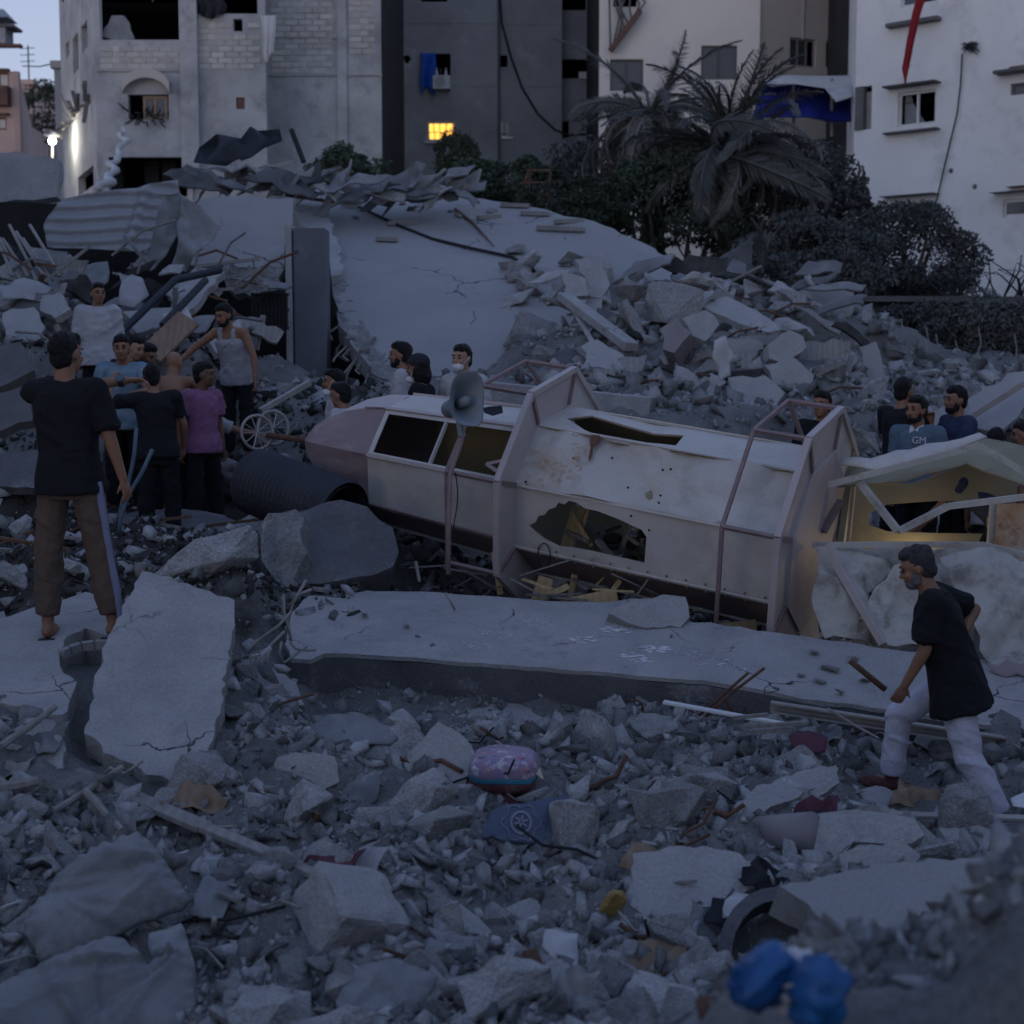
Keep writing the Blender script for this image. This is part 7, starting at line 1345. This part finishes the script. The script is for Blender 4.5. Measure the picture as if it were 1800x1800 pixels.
# soft things at the left bottom
def drape(name, px, Y, mat, label, seed, n_, bulge=.1, fold=.02, ang=.6, freq=9, step=.012, cat='cloth', nf=None):
    """a cloth over something: raised in the middle, pulled into long straight folds"""
    cx = sum(q[0] for q in px) / len(px); cy = sum(q[1] for q in px) / len(px); pl = nplane(P(cx, cy, Y), n_); o2 = rough([pl.uv(*q) for q in px], .004, .05, seed)
    rd_ = random.Random(seed); us_ = [q[0] for q in o2]; vs_ = [q[1] for q in o2]; W_ = max(us_) - min(us_); lines = []
    for an in range(2):                # folds run out from two pulled points
        a0 = rd_.choice(o2); cu, cv = sum(us_) / len(us_), sum(vs_) / len(vs_); base = math.atan2(cv - a0[1], cu - a0[0])
        for k in range(nf or 7): lines.append((a0[0], a0[1], base + rd_.uniform(-.8, .8), rd_.uniform(.5, 1.2) * fold * rd_.choice((1, 1, -1)), rd_.uniform(.007, .02), rd_.uniform(.4, 1.1) * W_))
    for k in range(4): lines.append((rd_.uniform(min(us_), max(us_)), rd_.uniform(min(vs_), max(vs_)), rd_.uniform(0, 6.28), rd_.uniform(.4, 1) * fold, rd_.uniform(.01, .03), rd_.uniform(.2, .5) * W_))
    def d(a, b):
        e = min(math.hypot(a - u, b - v) for u, v in o2); r_ = min(1, e / .12); h_ = bulge * (1 - (1 - r_) ** 2) * (1 + .5 * fbm((a, b, seed), 3, 2))
        for (u, v, t, am, wd, ln) in lines:
            x = (a - u) * math.cos(t) + (b - v) * math.sin(t); y = -(a - u) * math.sin(t) + (b - v) * math.cos(t) + .03 * math.sin(x * 9 + t)
            if x > 0: f_ = max(0, 1 - x / ln); h_ += am * f_ ** .5 * math.exp(-abs(y) / (wd * (1 + x * 1.5)))
        return h_
    return tag(plate(pl, o2, .012, (), step, d, None, 0, seed).build(name, mat, smooth=True), label, cat)
drape('stuffed_sack', ((42, 1640), (60, 1590), (110, 1530), (170, 1490), (225, 1470), (262, 1478), (300, 1530), (335, 1580), (320, 1600), (250, 1622), (180, 1655), (110, 1685), (70, 1690)), gY(180, 1640) - .1, 'cloth_grey', 'bulging pale cloth sack in the left foreground', 14, (.1, -.72, .7), .10, .020, .75, 9, cat='sack', nf=13)
drape('dusty_sheet', ((-30, 1745), (60, 1700), (150, 1668), (215, 1650), (262, 1700), (330, 1660), (345, 1760), (330, 1850), (-30, 1850)), gY(150, 1740) - .1, 'cloth_grey', 'large dusty sheet crumpled in the left bottom foreground', 15, (.05, -.65, .75), .05, .024, .5, 6, nf=13)
drape('dusty_sheet', ((262, 1640), (318, 1622), (338, 1680), (345, 1780), (310, 1830), (270, 1760)), gY(300, 1720) - .12, 'cloth_grey', 'folded strip of dusty cloth beside the large sheet', 25, (.3, -.7, .65), .04, .04, 1.3, 8)
drape('dusty_sheet', ((590, 1760), (630, 1700), (700, 1685), (770, 1715), (740, 1790), (700, 1850), (600, 1850)), gY(680, 1750) - .08, 'cloth_grey', 'dusty rag sagging at the bottom left of centre', 16, (0, -.7, .7), .05, .028, 2.0, 9)
fold_cloth('dusty_sheet', ((525, 1270), (600, 1255), (690, 1275), (700, 1300), (640, 1322), (560, 1325), (520, 1300)), 8.2, 'cloth_grey', 'dusty blanket half buried before the long slab', 17, .05, .04, (0, -.4, 1), .012, fs=3)
fold_cloth('dusty_sheet', ((1270, 1530), (1330, 1520), (1350, 1535), (1290, 1560)), 6.4, 'cloth_dark', 'dark rag tucked under the broad slab', 18, .02, .03, (0, -.6, .8), .01)
# heap pieces behind the minaret
HP = [(((1160, 580), (1190, 560), (1215, 585), (1185, 620), (1165, 615)), 17.8, (-.3, -.8, .5), .3, 'pipe_grey', 'mauve-grey box-like block on the heap'), (((1200, 560), (1240, 545), (1265, 570), (1240, 600), (1215, 590)), 18.0, (.3, -.8, .5), .1, 'slab', 'pale perforated plate beside the mauve block'), (((1190, 530), (1215, 512), (1255, 510), (1235, 535)), 19.2, (-.1, -.5, .9), .06, 'slab', 'flat pale plate high on the heap'), (((1230, 535), (1280, 520), (1330, 545), (1375, 580), (1350, 585), (1290, 565)), 19.0, (.1, -.5, .85), .07, 'slab', 'long thin plate sliding down the heap'),
      (((1262, 590), (1340, 600), (1345, 625), (1320, 655), (1275, 660), (1262, 640)), 17.9, (.1, -.9, .3), .1, 'render_dark', 'dark slab standing in the heap under the long thin plate'), (((1350, 605), (1390, 580), (1412, 590), (1418, 610), (1380, 640), (1352, 630)), 17.6, (.2, -.9, .4), .18, 'slab', 'pale perforated block on the right of the heap'), (((1345, 640), (1390, 625), (1430, 660), (1430, 690), (1380, 700)), 17.2, (.1, -.9, .5), .1, 'slab', 'broken panel below the perforated block'), (((1280, 665), (1345, 660), (1380, 690), (1360, 720), (1290, 710)), 16.8, (-.1, -.8, .6), .1, 'slab', 'grey panel with a torn edge at the heap foot'),
      (((1455, 640), (1500, 625), (1500, 690), (1460, 700)), 17.8, (-.1, -1, .2), .15, 'slab', 'upright panel behind the green-lettered tee'), (((1510, 610), (1540, 600), (1562, 670), (1530, 690)), 18.2, (.1, -1, .2), .04, 'tin_dust', 'curved tin sheet standing beside the upright panel'), (((1020, 610), (1050, 598), (1100, 630), (1095, 650), (1040, 645)), 17.8, (0, -.5, .9), .1, 'slab', 'pale slab low on the left of the heap'), (((1010, 455), (1055, 452), (1072, 500), (1060, 520), (1050, 560), (1030, 540), (1035, 500)), 20.6, (.2, -.8, .6), .08, 'slab', 'bent grey panel at the top of the heap'),
      (((990, 480), (1030, 490), (1035, 520), (995, 525)), 20.3, (-.2, -.8, .6), .08, 'slab', 'small tilted plate left of the bent panel'), (((1050, 540), (1100, 555), (1095, 580), (1048, 572)), 19.6, (0, -.8, .5), .2, 'darkface', 'thick dark beam end in the heap'), (((1400, 500), (1480, 510), (1500, 515), (1496, 560), (1420, 555)), 21.5, (0, -1, .3), .03, 'tin_dust', 'pale tin sheet at the hedge end of the heap'), (((1190, 640), (1225, 660), (1228, 690), (1205, 695), (1188, 665)), 17.0, (.2, -.8, .6), .12, 'slab', 'oblong block standing in the heap gravel'),
      (((1620, 725), (1700, 715), (1760, 690), (1760, 730), (1640, 750)), 15.8, (0, -.7, .7), .08, 'slab', 'grey slab behind the navy shirt'), (((1700, 700), (1790, 655), (1830, 650), (1830, 700), (1760, 760), (1710, 750)), 15.2, (-.2, -.8, .6), .06, 'tin_dust', 'large bent tin panel at the right border behind the shell')]
for i, (q, Y, n_, t_, mt, lb) in enumerate(HP): frag('heap_piece', lb, 'debris piece', q, Y, n_, t_, mt, .02, .12, .03, seed=90 + i, rstep=.11, edge=.04, fscale=1.5)
tag(MB().tube([P(1008, 545, 19.6), P(1045, 608, 18.2)], .035, 6).build('heap_pole', 'steel_bare'), 'straight pale pole leaning on the left of the heap', 'pole')
tag(MB().bar(P(990, 520, 19.8), P(1110, 610, 18.0), .18, .1).build('heap_beam', 'slab'), 'long concrete beam slanting down the left of the heap', 'beam')
tag(MB().bar(P(820, 690, 16.6), P(1150, 722, 15.8), .35, .28).build('low_beam', 'slab'), 'low concrete beam lying behind the minaret balcony', 'beam')
tag(MB().bar(P(1690, 745, 14.9), P(1830, 655, 14.6), .07, .05).build('pale_rail', 'steel_bare'), 'pale steel rail rising to the right border', 'rail')
fold_cloth('heap_cloth', ((1255, 600), (1275, 590), (1290, 620), (1285, 660), (1262, 670), (1250, 630)), 17.2, 'cloth_white', 'torn pale cloth hanging in the hollow of the heap', 19, .08, .06, cat='cloth')
fold_cloth('heap_cloth', ((1225, 478), (1262, 455), (1322, 420), (1332, 478), (1280, 492)), 22.0, 'scrap', 'pointed torn sheet at the top right of the heap', 20, .06, .08, cat='sheet')
for i in range(34):
    x, y = random.uniform(930, 1470), random.uniform(490, 720); Y = 21.5 - (y - 480) / 48; q = P(x, y, Y); q.z = max(q.z, hz(q.x, q.y)) + .03; d = Vector((random.uniform(-.6, .6), random.uniform(-.25, .1), random.uniform(-.15, .25))); tag((MB().bar(q, q + d, .05, .03) if i % 2 else MB().tube([q, q + d * .5 + Vector((0, 0, .06)), q + d], .015, 5)).build('heap_stick', 'wood_grey' if i % 2 else 'rust'), 'thin stick or rod poking out of the roof heap', 'stick', 'sticks in the roof heap')
for i in range(54):
    x, y = random.uniform(930, 1500), random.uniform(470, 710); Y = 21.5 - (y - 480) / 48; q = P(x, y, Y); q.z = max(q.z, hz(q.x, q.y)) + .06; w_, h_ = random.uniform(.3, 1.0), random.uniform(.15, .45); pl = nplane(q, (random.uniform(-.7, .7), -random.uniform(.2, .9), random.uniform(.4, 1)))
    tag(plate(pl, [(a * .5, b * .5) for a, b in rough([(-w_, -h_ * .7), (w_ * .8, -h_), (w_, h_ * .5), (-w_ * .3, h_)], .03, .2, i)], .03, (), .15, lambda a, b: .07 * fbm((a, b, i), 2, 3)).build('heap_board', ('scrap', 'chunk', 'wood_grey', 'scrap', 'burnt')[i % 5]), 'thin broken board or bent sheet lying in the roof heap', 'debris', 'boards in the roof heap')
RC = ('cloth_grey', 'tee_maroon', 'cloth_grey', 'wood_grey', 'tin_dust', 'wood', 'cloth_white', 'cloth_dark')
for i in range(30):
    x, y = random.uniform(20, 1780), random.uniform(1290, 1760); x = min(x, 1800 - (y - 1290) * 1.6); Y = gY(x, y); w_, h_ = random.uniform(.06, .2), random.uniform(.05, .12); pl = nplane(P(x, y, Y) + Vector((0, 0, .05)), (random.uniform(-.5, .5), -random.uniform(.2, .8), 1))
    tag(plate(pl, rough([(-w_, -h_), (w_ * .7, -h_ * 1.2), (w_, h_ * .6), (-w_ * .4, h_)], .008, .04, i), .006, (), .022, lambda a, b: .05 * (.4 - 2 * abs(fbm((a + i, b, i), 6, 2)))).build('scrap_rag', RC[i % 8], smooth=True), 'small scrap of cloth or sheet among the foreground rubble', 'scrap', 'scraps in the foreground rubble')
for i in range(26):
    x, y = random.uniform(20, 1780), random.uniform(1280, 1740); x = min(x, 1800 - (y - 1280) * 1.6); Y = gY(x, y); q = P(x, y, Y) + Vector((0, 0, .04)); t = random.uniform(0, 6.28); d = Vector((math.cos(t) * .35, math.sin(t) * .2, random.uniform(.0, .14))) * random.uniform(.5, 1.3)
    tag(MB().tube([q - d * .5, q + Vector((random.gauss(0, .03), 0, .04)), q + d * .4, q + d * .7 + Vector((random.gauss(0, .06), 0, random.uniform(0, .08)))], random.choice((.006, .008, .013)), 6).build('bent_rebar', ('steel_bare', 'rust', 'cable')[i % 3], smooth=True), 'bent steel rod or wire in the foreground rubble', 'steel rod', 'bent rods in the foreground rubble')
for i in range(36):
    x, y = random.uniform(-20, 560), random.uniform(720, 1010); Y = 15.6 - (y - 700) / 65; q = P(x, y, Y); q.z = hz(q.x, q.y) + .03; d = Vector((random.uniform(-.7, .7), random.uniform(-.3, .3), random.uniform(-.02, .16))); tag((MB().bar(q, q + d, .05, .025) if i % 3 else MB().tube([q, q + d * .5 + Vector((0, 0, .05)), q + d], .01, 5)).build('crowd_stick', 'wood_grey' if i % 2 else 'rust'), 'thin stick or rod in the debris around the crowd', 'stick', 'sticks around the crowd')
for i in range(46):
    x, y = random.uniform(0, 1800), random.uniform(1260, 1780); Y = 2.2 / ((y - 645) / FPX); q = P(x, y, Y); q.z = hz(q.x, q.y) + .02; d = Vector((random.uniform(-.22, .22), random.uniform(-.15, .15), random.uniform(-.01, .06))); tag((MB().bar(q, q + d, random.uniform(.012, .04), .012) if i % 3 else MB().tube([q, q + d * .5 + Vector((0, 0, .03)), q + d], .006, 5)).build('rubble_stick', 'wood_grey' if i % 3 != 2 else 'rust'), 'small stick or rod lying in the foreground rubble', 'stick', 'sticks in the foreground rubble')
for p_ in PEOPLE[:2]: print('FEET', [(round(q.z, 2), round(hz(q.x, q.y), 2), round(q.y, 2)) for q in p_['feet']])
